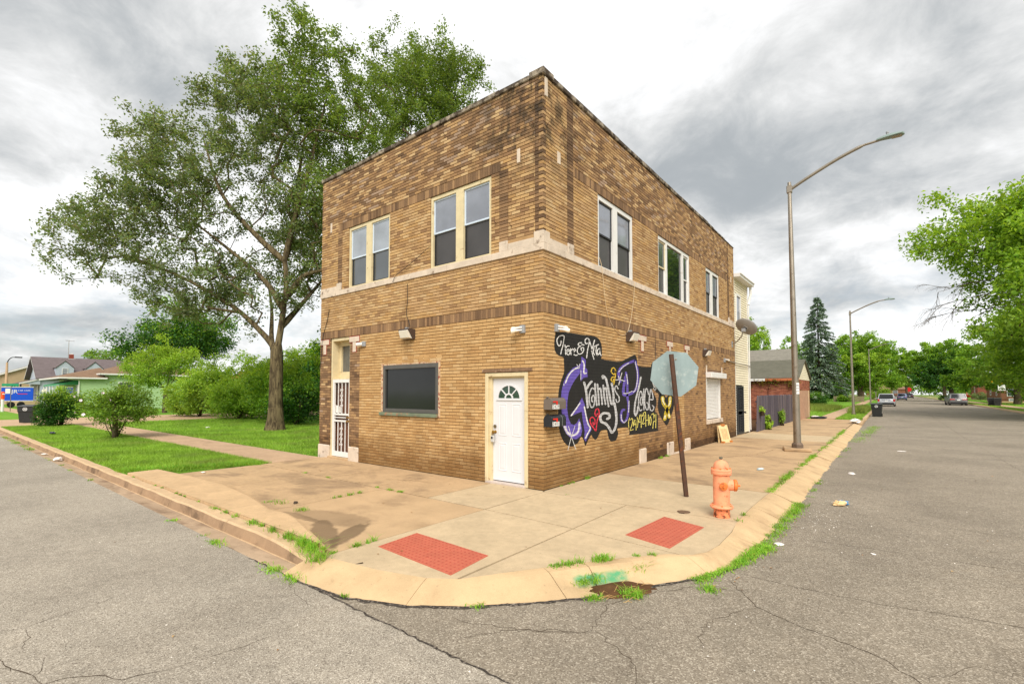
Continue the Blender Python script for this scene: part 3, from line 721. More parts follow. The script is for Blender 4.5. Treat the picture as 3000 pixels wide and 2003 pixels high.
slab([(-0.5, 26.2), (3.66, 26.15), (3.66, 30.4), (-0.5, 30.6)], M_conc_old)
slab(rect(-7.32, -4.9, -4.15, -1.67), M_conc_old, -0.004); slab(rect(-4.9, -2.42, -4.15, -1.67), M_conc_old, -0.004)
# muddy wash-out stain against the nose of the strip
t = NT('concrete_muddy'); cc = lin((185, 156, 120))
cc = t.mix(1.0, cc, t.gray(t.rng(t.noise(1.3, 6, 0.65), 0.25, 0.75, 0.88, 1.1)), 'MULTIPLY')
cc = t.mix(t.rng(t.noise(0.8, 8, 0.66, (1.0, 1.5, 1), 0.5), 0.5, 0.72, 0, 0.6), cc, lin((134, 110, 84)))
def ell(cx, cy, ang, a, b, lo, hi, amt):
    mp = t.n('ShaderNodeMapping', vector_type='TEXTURE'); t.l(t.pos(), mp.inputs[0])
    mp.inputs['Location'].default_value = (cx, cy, 0); mp.inputs['Rotation'].default_value = (0, 0, ang); mp.inputs['Scale'].default_value = (a, b, 50)
    ln = t.n('ShaderNodeVectorMath', operation='LENGTH'); t.l(mp.outputs[0], ln.inputs[0])
    v = t.math('ADD', ln.outputs['Value'], t.math('MULTIPLY', t.math('SUBTRACT', t.noise(5, 6, 0.65), 0.5), 0.9))
    m_ = (lo + hi) / 2; return t.rng(v, m_ - 0.16, m_ + 0.16, amt, 0.0)
for e in ((-0.75, -3.80, -0.42, 0.75, 0.17, 0.5, 1.3, 0.7), (-0.45, -3.62, -1.0, 0.55, 0.15, 0.5, 1.3, 0.75), (-1.3, -3.35, 0.1, 0.85, 0.32, 0.3, 1.4, 0.4), (-1.7, -3.6, 0.0, 0.6, 0.1, 0.3, 1.2, 0.5)):
    cc = t.mix(ell(*e), cc, lin((98, 80, 60)))
cc = t.mix(1.0, cc, t.gray(t.rng(t.noise(120, 3, 0.7), 0.2, 0.8, 0.92, 1.08)), 'MULTIPLY')
t.bump(t.noise(160, 4, 0.65), 0.25, 0.003)
slab(rect(-2.42, 0.07, -4.15, -1.67), t.fin(cc, 0.92, 0.2), -0.004)
# raised strip poured along the kerb, ending in a rounded nose
hump = [(-8.0, -4.155), (-8.05, -3.55), (-6.5, -3.42), (-4.9, -3.38), (-3.6, -3.5), (-2.9, -3.62), (-2.37, -3.72), (-1.9, -3.68), (-1.45, -3.76), (-0.95, -3.9), (-0.5, -4.02), (-0.2, -4.11), (-0.12, -4.155)]
b = MB(); top = [(x, y) for x, y in hump]
for z_, ins in ((0, 0),): pass
n_ = len(top); vs = [(x, y, -0.05) for x, y in top] + [(x, y - 0.012 * (y > -4.15), 0.028) for x, y in top] + [(x, y - 0.05 * (y > -4.15), 0.042) for x, y in top]
tri = tessellate_polygon([[Vector((x, y, 0)) for x, y in top]])
b.add(vs, [tuple(2 * n_ + i for i in t_) for t_ in tri] + [(r * n_ + i, r * n_ + (i + 1) % n_, (r + 1) * n_ + (i + 1) % n_, (r + 1) * n_ + i) for r in (0, 1) for i in range(n_)])
b.build('kerb_strip', concrete('concrete_strip', (196, 166, 128), (168, 140, 108), 0.4), pav)
# walk past the vacant lot, parkway lawn, the lot's lawn, far crossings
walk = None
wx = [-7.34, -8.9, -10.5, -12.1, -13.7, -15.3, -16.9, -18.5, -20.2, -22, -24, -26.2, -28.6, -31.2]
b = MB(); b.box(-220, -7.33, -1.45, -0.1, -0.3, -0.035)
fw = tag(b.build('footpath', M_soil), kind='structure')
for a, c in zip(wx[:-1], wx[1:]): slab(rect(c, a, -1.45, -0.1), M_conc_walk, -0.002, par=fw)
slab(rect(-33.4, -31.2, -1.45, -0.1), M_conc_walk, -0.002, par=fw)
for a, c in ((-41, -33.4), (-60, -41), (-90, -60), (-140, -90)): slab(rect(c, a, -1.45, -0.1), M_conc_walk, -0.001, par=fw)
sheet('lawn', [(-31.0, -4.16), (-8.3, -4.16), (-8.05, -3.6), (-7.34, -1.78), (-7.34, -1.47), (-31.0, -1.47)], -0.3, -0.012, M_lawn)
sheet('lawn', [(-31.0, -0.08), (-7.66, -0.08), (-7.66, 40), (-31.0, 40)], -0.3, -0.011, M_lawn)
sheet('driveway', [(-40.5, -4.17), (-31.02, -4.17), (-31.02, 60), (-40.5, 60)], -0.3, -0.02, M_conc_walk)
sheet('lawn', [(-200, -4.17), (-42.6, -4.17), (-40.52, -2.4), (-40.52, -1.47), (-200, -1.47)], -0.3, -0.01, M_lawn)
sheet('lawn', [(-200, -0.08), (-40.52, -0.08), (-40.52, 60), (-200, 60)], -0.3, -0.009, M_lawn)
# beyond the building on the side street
sheet('lawn', [(2.02, 31.2), (3.2, 30.9), (3.42, 33.2), (3.42, 200), (2.02, 200)], -0.3, 0.0, M_lawn)
sheet('footpath', [(0.95, 31.0), (2.0, 31.4), (2.0, 200), (0.95, 200)], -0.3, 0.01, M_conc_walk)
sheet('lawn', [(-60, 33.6), (0.4, 33.6), (0.45, 30.7), (0.93, 30.7), (0.93, 200), (-60, 200)], -0.3, 0.0, M_lawn)
sheet('kerb', [(3.44, 33.2), (3.64, 33.6), (3.64, 200), (3.44, 200)], -0.3, 0.0, M_kerb)
# far side of the side street
sheet('kerb', [(14.32, 9.2), (14.56, 9.2), (14.56, 240), (14.32, 240)], -0.3, 0.02, M_kerb)
sheet('footpath', [(15.7, 9.2), (17.2, 9.2), (17.2, 240), (15.7, 240)], -0.3, 0.02, M_conc_walk)
sheet('lawn', [(14.58, 9.2), (15.68, 9.2), (15.68, 240), (14.58, 240)], -0.3, 0.01, M_lawn)
sheet('lawn', [(17.22, 9.2), (90, 9.2), (90, 240), (17.22, 240)], -0.3, 0.01, M_lawn)
sheet('driveway', [(14.6, 76), (17.2, 76), (17.2, 83), (14.6, 83)], -0.2, 0.028, M_conc_walk)

# cracks: thin sunken lines of tar and grit that follow the breaks in the asphalt
def crack(name, pts, z, w=0.012, jit=0.02, parent=None, m=None, seed=0):
    r_ = random.Random(seed); P = []
    for a, b in zip(pts[:-1], pts[1:]):
        L = math.dist(a, b); n_ = max(2, int(L / 0.06))
        for i in range(n_):
            f_ = i / n_
            P.append((a[0] + (b[0] - a[0]) * f_ + r_.uniform(-jit, jit), a[1] + (b[1] - a[1]) * f_ + r_.uniform(-jit, jit)))
    P.append(pts[-1])
    q = MB(); vs = []
    for i, p in enumerate(P):
        d = Vector(P[min(i + 1, len(P) - 1)]) - Vector(P[max(i - 1, 0)])
        n1 = Vector((-d.y, d.x)).normalized() if d.length > 0 else Vector((0, 1))
        ww = w * r_.uniform(0.35, 1.0) * min(1, 0.3 + min(i, len(P) - 1 - i) * 0.2)
        vs += [(p[0] + n1.x * ww, p[1] + n1.y * ww, z), (p[0] - n1.x * ww, p[1] - n1.y * ww, z)]
    q.add(vs, [(2 * i, 2 * i + 1, 2 * i + 3, 2 * i + 2) for i in range(len(P) - 1)])
    return q
M_crack = pm('crack_dark', (82, 71, 60), 0.95, 0.05, var=0.2)
allc = MB()
for i, (pts, w, j) in enumerate([
    ([(3.75, -1.68), (4.2, -1.72), (4.81, -1.68), (5.3, -1.58), (5.9, -1.47), (7.5, -1.3)], 0.011, 0.014),
    ([(3.6, -1.9), (3.98, -2.42), (4.31, -2.57), (4.83, -2.75), (5.06, -2.96), (5.2, -3.3)], 0.012, 0.016),
    ([(4.0, 0.1), (5.1, 0.19), (6.1, 0.22), (8, 0.35)], 0.009, 0.01),
    ([(3.94, 2.17), (5.34, 1.98), (6.4, 1.85), (8.5, 1.8)], 0.008, 0.01),
    ([(3.4, -2.3), (3.1, -2.75), (2.9, -3.2), (3.05, -3.7), (2.6, -4.0), (2.3, -4.4)], 0.012, 0.03),
    ([(3.05, -3.7), (3.5, -3.9), (3.7, -4.4)], 0.01, 0.03), ([(3.98, -2.42), (3.7, -3.0), (3.8, -3.5)], 0.008, 0.03), ([(3.4, -2.3), (3.9, -2.1)], 0.009, 0.02),
    ([(2.0, -4.25), (2.7, -4.0), (3.05, -3.7)], 0.009, 0.03), ([(7.35, 20.2), (7.4, 9.2), (7.42, 3)], 0.012, 0.02), ([(7.36, 20), (7.6, 50), (7.6, 90)], 0.02, 0.02),
    ([(4.8, -3.3), (4.4, -3.6), (4.1, -3.9), (4.2, -4.3)], 0.008, 0.03), ([(5.06, -2.96), (5.4, -2.5), (5.9, -2.4)], 0.007, 0.03)]):
    q = crack('c', pts, -0.1255, w * 0.34, j, seed=i); allc.add(q.v, q.f)
for i, (pts, w, j) in enumerate([
    ([(-0.67, -6.61), (-0.59, -6.49), (-0.67, -6.25), (-0.71, -6.03), (-0.82, -5.75)], 0.006, 0.016),
    ([(0.09, -6.67), (0.29, -6.56), (0.55, -6.52)], 0.012, 0.016),
    ([(0.55, -6.52), (0.58, -6.39), (0.7, -6.27), (0.91, -6.17), (1.0, -5.96), (1.03, -5.82)], 0.01, 0.016),
    ([(-0.55, -6.49), (-0.35, -6.48), (-0.25, -6.53), (-0.13, -6.53)], 0.009, 0.016),
    ([(-0.1, -6.65), (0.09, -6.64), (0.18, -6.63)], 0.014, 0.016),
    ([(-3.64, -6.37), (-3.57, -5.78), (-3.4, -5.24)], 0.004, 0.016),
    ([(1.03, -5.82), (1.1, -5.5), (1.11, -5.19)], 0.006, 0.016),
    ([(0.15, -6.46), (0.32, -6.49), (0.38, -6.54)], 0.008, 0.016),
    ([(0.13, -4.71), (0.54, -4.81), (0.91, -4.84)], 0.005, 0.016)]):
    q = crack('c', pts, -0.1275, w * 0.45, j, seed=50 + i); allc.add(q.v, q.f)
o = allc.build('road_cracks', M_crack); o['kind'] = 'stuff'
# seam of crumbled dark tar where the two surfaces meet, and along the apron
pc = MB()
for i, (pts, w, j, z) in enumerate([([(x + 0.03, y - 0.01) for x, y in OUT[1:13]], 0.035, 0.02, -0.1248), ([(-0.9, -4.64), (0.6, -4.634), (2, -4.636), (5, -4.64)], 0.012, 0.012, -0.1262)]):
    q = crack('c', pts, z, w, j, seed=90 + i); pc.add(q.v, q.f)
o = pc.build('tar_seam', asphalt('tar', (66, 60, 54), (120, 110, 100), (40, 36, 32), 60)); o['kind'] = 'stuff'

# hair cracks and stains on the pavement
hc = MB()
for i, (pts, w) in enumerate([([(1.0, 6.2), (1.5, 6.9), (2.0, 8.2), (2.1, 9.6)], 0.008), ([(-3.2, -1.05), (-2.6, -0.8), (-2.1, -0.75)], 0.008), ([(-1.0, -1.15), (-0.5, -0.95), (-0.25, -0.72)], 0.005)]):
    q = crack('c', pts, 0.003, w, 0.02, seed=200 + i); hc.add(q.v, q.f)
for pts, w in (([lerp_list(INN, 6.3), lerp_list(OUT, 6.45)], 0.006), ):
    pass
o = hc.build('pavement_cracks', pm('crack_brown', (110, 82, 56), 0.95, 0.05), pav); o['kind'] = 'stuff'

# tactile warning plates: red cast plates with rows of domes
M_plate = pm('tactile_red', (182, 98, 76), 0.75, 0.25, var=0.08, scale=5, fine=0.05, dirt=(180, 90, 66), dirtamt=0.2)
M_dome = pm('tactile_dome', (162, 78, 62), 0.7, 0.25, var=0.08, scale=5)
for c4, lab in (([(0.28, -3.73), (0.22, -3.11), (1.48, -3.18), (1.56, -3.82)], 'red tactile plate on the ramp below the white door, nearer the camera'),
                ([(2.94, -1.73), (2.32, -1.56), (2.38, -0.42), (2.99, -0.62)], 'red tactile plate on the ramp beside the orange hydrant')):
    r_ = thing('tactile_plate', lab, 'tactile plate', (c4[0][0], c4[0][1], 0), 0, 'red tactile plates on the corner ramps')
    loc = [(x - c4[0][0], y - c4[0][1]) for x, y in c4]
    b = MB(); b.flat(loc, -0.005, 0.0045); b.build('plate', M_plate, r_)
    dm = MB(); A, B, C_, D = [Vector(p) for p in loc]
    nu, nv = int((D - A).length / 0.062), int((B - A).length / 0.062)
    for i in range(nu):
        for j in range(nv):
            u, v = (i + 0.5) / nu, (j + 0.5) / nv
            p = A * (1 - u) * (1 - v) + D * u * (1 - v) + B * (1 - u) * v + C_ * u * v
            big_ = (i % 9 == 2 and j % 5 == 2)
            rr = 0.022 if big_ else 0.0125
            dm.lathe([(rr, 0.004), (rr * 0.75, 0.009), (rr * 0.3, 0.0098)], 8, 0, (p.x, p.y, 0))
    o = dm.build('dome', M_dome, r_); o['kind'] = 'stuff'

# valve cover
b = MB(); b.lathe([(0.078, -0.02), (0.078, 0.004), (0.07, 0.005), (0.066, 0.002), (0.0, 0.003)], 20)
vc = thing('valve_cover', 'small round rusty water valve cover in the pale pavement', 'valve cover', (2.5, 0.035, 0))
b.build('lid', pm('rusty_iron', (120, 96, 74), 0.8, 0.3, 0.3, var=0.2, scale=20, bump=0.4), vc)
b = MB(); b.lathe([(0.094, -0.02), (0.094, 0.003), (0.082, 0.003), (0.082, -0.02)], 20); b.build('rim', M_rust, vc)
# ------------------------------------------------------------------ the corner building
CH = 0.0675                                   # one brick course
BW, BD = 7.63, 13.72                          # length of the front (along -x) and of the side (along +y)
bld = thing('corner_building', 'two storey tan brick corner building with a black painted mural and a white door', 'building', (0, 0, 0))

def snap(z): return round(z / CH)
ZF = [  # (z0, z1, u0, u1, style) on the front
    (0, 3.24, -BW, -7.10, 'brown'), (0, 3.24, -6.18, -5.735, 'brown'), (0, 3.24, -5.735, 0, 'honey'), (3.24, 3.4425, -BW, 0, 'soldier'),
    (3.4425, 4.3875, -BW, 0, 'low'), (4.5225, 6.1425, -BW, -6.80, 'tan'), (4.5225, 6.1425, -6.80, -6.60, 'stack'), (4.5225, 6.1425, -6.60, -1.05, 'tan'),
    (4.5225, 6.1425, -1.05, -0.83, 'stack'), (4.5225, 6.1425, -0.83, -0.18, 'tan'), (4.5225, 7.695, -0.18, 0, 'stackdark'),
    (6.1425, 6.345, -BW, -6.80, 'tan'), (6.1425, 6.345, -6.80, -1.03, 'soldier'), (6.1425, 6.345, -1.03, -0.18, 'tan'), (6.345, 7.695, -BW, -0.18, 'upper')]
OF = [(-6.30, -4.54, 4.5225, 6.1425), (-3.08, -1.27, 4.5225, 6.1425), (-4.80, -2.78, 1.215, 2.43), (-1.412, -0.352, 0, 2.16), (-1.495, -0.253, 2.16, 2.2275),
      (-BW, -7.10, 0, 0.3375), (-6.18, -5.735, 0, 0.3375), (-BW, -6.60, 4.5225, 4.725), (-1.05, 0, 4.5225, 4.725), (-4.80, -2.78, 2.43, 2.43)]
ZS = [
    (0, 3.24, 0, 4.165, 'honey'), (0.2025, 3.24, 4.165, 6.54, 'mixed'), (0, 0.2025, 4.165, 6.54, 'base'), (0, 3.24, 6.54, 7.52, 'honey'),
    (0.2025, 3.24, 7.52, BD, 'mixed'), (0, 0.2025, 7.52, BD, 'base'), (3.24, 3.4425, 0, BD, 'soldier'),
    (3.4425, 4.3875, 0, BD, 'low'), (4.5225, 7.695, 0, 0.845, 'low'), (4.5225, 7.695, 0.845, 1.075, 'stackdark'), (4.5225, 6.1425, 1.075, 12.7, 'low'),
    (4.5225, 7.695, 12.7, 12.9, 'stackdark'), (4.5225, 7.695, 12.9, BD, 'tan'), (6.1425, 6.345, 1.075, 12.7, 'soldier'), (6.345, 7.695, 1.075, 12.7, 'upper')]
OS = [(2.11, 3.93, 4.5225, 6.1425), (5.57, 8.22, 4.5225, 6.1425), (9.91, 11.55, 4.5225, 6.1425), (9.75, 11.49, 0.675, 2.295), (9.75, 11.8, 2.295, 2.565),
      (0, 1.07, 4.5225, 4.725), (12.72, BD, 4.5225, 4.725), (4.165, 4.58, 0, 0.3375), (6.05, 6.54, 0, 0.3375), (7.52, 8.0, 0, 0.3375)]
STY = {
    'honey': [('honey', 1.0)], 'brown': [('brown', 0.75), ('tan', 0.18), ('dark', 0.07)], 'mixed': [('brown', 0.34), ('tan', 0.64), ('dark', 0.02)],
    'low': [('tan', 0.72), ('honey', 0.28)], 'tan': [('tan', 0.75), ('honey', 0.25)], 'upper': [('tan', 0.72), ('brown', 0.23), ('dark', 0.05)],
    'stack': [('brown', 0.85), ('dark', 0.15)], 'stackdark': [('dark', 0.7), ('brown', 0.3)], 'soldier': [('dark', 0.34), ('brown', 0.66)], 'base': [('dark', 1.0)]}
def pick(style):
    x = rng.random()
    for k, p in STY[style]:
        if x < p: break
        x -= p
    n = len(BRICK[k])
    i = rng.randrange(n)
    if style == 'low' and k == 'tan': i = rng.choice([0, 0, 1, 1, 2, 7, 3, 0, 1])
    if style == 'tan' and k == 'tan': i = rng.choice([0, 1, 2, 3, 4, 7, 0, 1])
    if style == 'mixed' and k == 'tan': i = rng.choice([2, 2, 1, 3, 2])
    if style == 'mixed' and k == 'brown': i = rng.choice([2, 4, 4, 0])
    return BOFF[k] + i

MURAL_POLY = None
def inside(p, poly):
    c = False; x, y = p
    for i in range(len(poly)):
        (x0, y0), (x1, y1) = poly[i - 1], poly[i]
        if (y0 > y) != (y1 > y) and x < (x1 - x0) * (y - y0) / (y1 - y0) + x0: c = not c
    return c
MPOLY = [f[3] for f in MURAL_FILLS if f[1] == 'black']

BRICKS = []                                    # (side?, u0, u1, z0, z1, w, material)
MORTAR = {False: [], True: []}
def lay(zones, openings, side):
    for ci in range(114):
        z0, z1 = ci * CH, (ci + 1) * CH; zm = (z0 + z1) / 2
        for (za, zb, ua, ub, st) in zones:
            if not (za - 1e-6 < zm < zb + 1e-6): continue
            if st == 'soldier' and snap(za) != ci: continue
            top = z1 if st != 'soldier' else zb
            iv = [(ua, ub)]
            for (oa, ob, oz0, oz1) in openings:
                if not (oz0 < zm < oz1 or (st == 'soldier' and oz0 < (z0 + top) / 2 < oz1)): continue
                nv = []
                for a, b in iv:
                    if ob <= a or oa >= b: nv.append((a, b)); continue
                    if oa > a: nv.append((a, oa))
                    if ob < b: nv.append((ob, b))
                iv = nv
            for a, b in iv:
                corner = (abs(b) < 1e-6 and not side) or (abs(a) < 1e-6 and side)
                a_, b_ = a, b
                if corner:
                    if side:
                        a_ = 0.101 if ci % 2 == 0 else 0.0
                    else:
                        b_ = 0.0 if ci % 2 == 0 else -0.101
                ma, mb = (max(a, 0.008), b) if side else (a, min(b, -0.008))
                MORTAR[side].append((ma, mb, z0, top))
                if st == 'soldier':
                    n_ = max(1, round((b_ - a_) / 0.0675)); wd = (b_ - a_) / n_
                    for i in range(n_):
                        BRICKS.append((side, a_ + i * wd + 0.004, a_ + (i + 1) * wd - 0.004, z0 + 0.006, top - 0.006, rng.uniform(0, 0.004), pick(st)))
                    continue
                if st in ('stack', 'stackdark'):
                    BRICKS.append((side, a_ + 0.003, b_ - 0.003, z0 + 0.005, z1 - 0.005, rng.uniform(0.004, 0.008), pick(st))); continue
                L = 0.213
                off = (0 if ci % 2 == 0 else L / 2)
                # joints sit on one grid along the whole wall, so that courses bond across openings
                k0 = math.floor((a_ - off) / L)
                us = [a_]; u = (k0 + 1) * L + off
                while u < b_ - 0.03:
                    if u > a_ + 0.03: us.append(u + rng.uniform(-0.004, 0.004))
                    u += L
                us.append(b_)
                for p, q in zip(us[:-1], us[1:]):
                    uc = (p + q) / 2
                    mur = side and uc < 6.8 and any(inside((uu, zm), P_) for P_ in MPOLY for uu in (p, uc, q))
                    w = 0.0 if mur else rng.choice((0, 0, 0.001, 0.002, 0.0035))
                    BRICKS.append((side, p + 0.0045, q - 0.0045, z0 + 0.0056, z1 - 0.0056, w, -1 - pick(st) if mur else pick(st)))
lay(ZF, OF, False); lay(ZS, OS, True)

def put_brick(q, side, u0, u1, z0, z1, w, m, dep=0.1):
    mp = SIDE if side else FRONT
    c = 0.003
    vs = [mp(u0 + c, w, z0 + c), mp(u1 - c, w, z0 + c), mp(u1 - c, w, z1 - c), mp(u0 + c, w, z1 - c),
          mp(u0, w - c, z0), mp(u1, w - c, z0), mp(u1, w - c, z1), mp(u0, w - c, z1),
          mp(u0, -dep, z0), mp(u1, -dep, z0), mp(u1, -dep, z1), mp(u0, -dep, z1)]
    fs = [(0, 1, 2, 3), (0, 4, 5, 1), (1, 5, 6, 2), (2, 6, 7, 3), (3, 7, 4, 0), (4, 8, 9, 5), (5, 9, 10, 6), (6, 10, 11, 7), (7, 11, 8, 4)]
    q.add(vs, fs, m)

camp = Vector(cam.location)
def seen_area(b):
    side, u0, u1, z0, z1, w, m = b
    if m < 0: return 0
    c = Vector((SIDE if side else FRONT)((u0 + u1) / 2, 0, (z0 + z1) / 2))
    d = c - camp
    nrm = Vector((1, 0, 0)) if side else Vector((0, -1, 0))
    if side and 0 < (u0 + u1) / 2 < 0.7 and 1.1 < z0 < 1.7: return 0        # behind the letterboxes
    return (u1 - u0) * (z1 - z0) * abs(d.normalized().dot(nrm)) / d.length ** 2
order = sorted(range(len(BRICKS)), key=lambda i: -seen_area(BRICKS[i]))
single = set(order[:296])
CACHE = {}
rest = MB()
for i, (side, u0, u1, z0, z1, w, m) in enumerate(BRICKS):
    if m < 0: m = -1 - m
    if i in single:
        mp = SIDE if side else FRONT
        ln = round((u1 - u0) / 0.004) * 0.004; ht = round(z1 - z0, 3); wq = round(w, 4)
        key = (side, ln, ht, wq, m)
        if key not in CACHE:
            q = MB(); put_brick(q, side, -ln / 2, ln / 2, -ht / 2, ht / 2, wq, 0)
            CACHE[key] = q.mesh('brick', BM[m])
        o = bpy.data.objects.new('brick', CACHE[key]); link(o, bld)
        o.location = mp((u0 + u1) / 2, 0, (z0 + z1) / 2)
    else:
        put_brick(rest, side, u0, u1, z0, z1, w, m)
o = rest.build('brickwork', BM, bld); o['kind'] = 'stuff'
for side in (False, True):
    q = MB(); mp = SIDE if side else FRONT
    for a, b, z0, z1 in MORTAR[side]: q.add([mp(a, -0.008, z0), mp(b, -0.008, z0), mp(b, -0.008, z1), mp(a, -0.008, z1)], [(0, 1, 2, 3)])
    if not side:      # plain party wall, back wall and the flat roof behind the parapet
        q.box(-BW, -BW + 0.09, 0.09, BD, 0, 7.69); q.box(-BW + 0.09, -0.11, BD - 0.1, BD, 0, 7.68)
        q.box(-BW + 0.1, -0.12, 0.12, BD - 0.1, 7.1, 7.2)
    q.build('wall', M_mortar, bld)

# limestone: belt course, blocks, sills, plinths, T-shaped caps, slits, coping
def stones(lst, mp, name='stone', mt=M_stone, bev=0.006):
    for u0, u1, w0, w1, z0, z1 in lst:
        q = MB(); q.box(u0, u1, w0, w1, z0, z1, 0, mp, bev); q.build(name, mt, bld)
def run(a, b, step): 
    n = max(1, round((b - a) / step)); return [(a + (b - a) * i / n + 0.003, a + (b - a) * (i + 1) / n - 0.003) for i in range(n)]
bz0, bz1 = 4.3885, 4.5215
for a, b in run(-BW, 0.03, 1.25): stones([(a, b, -0.10, 0.03, bz0, bz1)], FRONT, 'belt_stone')
for a, b in run(0.101, BD, 1.25): stones([(a, b, -0.10, 0.03, bz0, bz1)], SIDE, 'belt_stone')
for a, b in ((-7.42, -6.83), (-0.83, -0.20)): stones([(a + 0.002, b - 0.002, -0.1, 0.012, 4.5235, 4.655)], FRONT, 'belt_stone')
stones([(-BW, -7.422, -0.1, 0.022, 4.5235, 4.655), (-6.828, -6.61, -0.1, 0.022, 4.5235, 4.722), (-1.045, -0.832, -0.1, 0.022, 4.5235, 4.722), (-0.198, 0.022, -0.2, 0.022, 4.5235, 4.755)], FRONT)
stones([(0.202, 0.838, -0.1, 0.012, 4.5235, 4.655), (0.842, 1.068, -0.1, 0.022, 4.5235, 4.722), (12.73, 12.93, -0.1, 0.022, 4.5235, 4.722), (12.935, BD, -0.1, 0.012, 4.5235, 4.655)], SIDE)
fill = MB()
for a, b in ((-7.42, -6.83), (-0.83, -0.2), (-BW, -7.42)): fill.box(a, b, -0.1, -0.001, 4.656, 4.7245, BOFF['tan'] + 1, FRONT)
fill.box(0.202, 0.84, -0.1, -0.001, 4.656, 4.7245, BOFF['tan'] + 1, SIDE); fill.box(12.93, BD, -0.1, -0.001, 4.656, 4.7245, BOFF['tan'] + 2, SIDE)
fill.build('brick_closer', BM, bld)
for u0, u1, z0, z1 in ((-0.607, -0.53, 6.18, 6.455), (-7.19, -7.11, 6.19, 6.46)): stones([(u0, u1, -0.02, 0.012, z0, z1)], FRONT, 'stone_slit')
for u0, u1, z0, z1 in ((0.487, 0.59, 6.19, 6.43), (13.2, 13.3, 6.19, 6.43)): stones([(u0, u1, -0.02, 0.012, z0, z1)], SIDE, 'stone_slit')
def tcap(u0, u1, mp):
    c = (u0 + u1) / 2
    stones([(u0, u1, -0.02, 0.022, 3.078, 3.215), (c - 0.07, c + 0.07, -0.02, 0.018, 2.815, 3.077)], mp, 'stone_cap')
    q = MB(); q.box(u0 - 0.018, u1 + 0.018, -0.02, 0.009, 3.06, 3.232, 0, mp); q.box(c - 0.088, c + 0.088, -0.02, 0.0085, 2.80, 3.06, 0, mp)
    q.build('cap_edge', pm('red_edge', (150, 62, 50), 0.8, 0.2, var=0.2) if 'red_edge' not in MATS else MATS['red_edge'], bld)
tcap(-7.60, -7.17, FRONT); tcap(-6.18, -5.745, FRONT); tcap(4.17, 4.65, SIDE); tcap(6.13, 6.57, SIDE); tcap(7.6, 8.03, SIDE)
stones([(-BW - 0.01, -7.105, -0.3, 0.03, -0.05, 0.34), (-6.175, -5.735, -0.3, 0.03, -0.05, 0.365)], FRONT, 'plinth', bev=0.02)
stones([(4.165, 4.575, -0.1, 0.03, -0.05, 0.355), (6.05, 6.54, -0.1, 0.03, -0.05, 0.36), (7.52, 7.98, -0.1, 0.03, -0.05, 0.36)], SIDE, 'plinth', bev=0.02)
stones([(6.545, 7.515, -0.05, 0.05, -0.05, 0.035)], SIDE, 'threshold', M_stone)
for a, b in run(-BW - 0.03, -0.30, 0.72): stones([(a, b, -0.32, 0.035, 7.697 + rng.uniform(-.006, .004), 7.80 + rng.uniform(-.012, .006))], FRONT, 'coping_stone', M_coping, 0.012)
stones([(-0.298, 0.045, -0.32, 0.04, 7.697, 7.83)], FRONT, 'coping_stone', M_coping, 0.015)
for a, b in run(0.325, BD, 0.72):
    dz = -0.10 * max(0, (a - 9.5) / 4.2)
    stones([(a, b, -0.32, 0.035, 7.697 , 7.80 + dz + rng.uniform(-.012, .006))], SIDE, 'coping_stone', M_coping, 0.012)
stones([(0.06, 0.155, -0.03, 0.012, 7.32, 7.69)], SIDE, 'stone_slit')

# --- sash windows
def hung(parent, mp, u0, u1, z0, z1, frame_m, lower_m, upper_m, dep=-0.075, sw=0.035, rail=None, sash_lo=None):
    """one double-hung unit: the upper sash stands in front of the lower"""
    zm = z0 + (z1 - z0) * (0.5 if rail is None else rail)
    for (a, b, w, sm, gm) in ((zm - 0.02, z1, dep + 0.02, frame_m, upper_m), (z0, zm + 0.02, dep, sash_lo or M_black, lower_m)):
        q = MB()
        q.box(u0, u0 + sw, w - 0.03, w, a, b, 0, mp); q.box(u1 - sw, u1, w - 0.03, w, a, b, 0, mp)
        q.box(u0 + sw, u1 - sw, w - 0.03, w - 0.001, a, a + sw, 0, mp); q.box(u0 + sw, u1 - sw, w - 0.03, w - 0.001, b - sw, b, 0, mp)
        s_ = q.build('sash', sm, parent)
        q = MB(); q.box(u0 + sw, u1 - sw, w - 0.022, w - 0.015, a + sw, b - sw, 0, mp)
        q.build('pane', gm, parent)
def window_part(mp, u0, u1, z0, z1, fm, mull, lab=None, fw=0.065):
    w_ = bpy.data.objects.new('window', None); link(w_, bld); w_.empty_display_size = 0.2
    if lab: w_['label'] = lab
    q = MB()
    q.box(u0, u0 + fw, -0.1, -0.025, z0, z1, 0, mp); q.box(u1 - fw, u1, -0.1, -0.025, z0, z1, 0, mp)
    q.box(u0 + fw, u1 - fw, -0.1, -0.026, z1 - fw * 1.2, z1, 0, mp); q.box(u0 + fw, u1 - fw, -0.1, -0.02, z0, z0 + 0.04, 0, mp)
    for m0, m1 in mull: q.box(m0, m1, -0.1, -0.018, z0 + 0.04, z1 - fw * 1.2, 0, mp)
    q.build('frame', fm, w_)
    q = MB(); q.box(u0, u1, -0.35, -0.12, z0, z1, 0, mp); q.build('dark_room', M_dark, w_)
    return w_
M_bluewhite = pm('pale_blue_trim', (196, 208, 222), 0.5, 0.3, var=0.05)
zt = 6.1425 - 0.078
for u0, u1, gl, lo in ((-6.30, -4.54, mirror_glass('window_glass_sky', (158, 164, 170), 0.5), M_glass), (-3.08, -1.27, M_glass_lt, M_screen)):
    c = (u0 + u1) / 2
    w_ = window_part(FRONT, u0, u1, 4.5225, 6.1425, M_cream, [(c - 0.11, c + 0.11)])
    for a, b in ((u0 + 0.067, c - 0.112), (c + 0.112, u1 - 0.067)): hung(w_, FRONT, a, b, 4.565, zt, M_bluewhite, lo, gl)
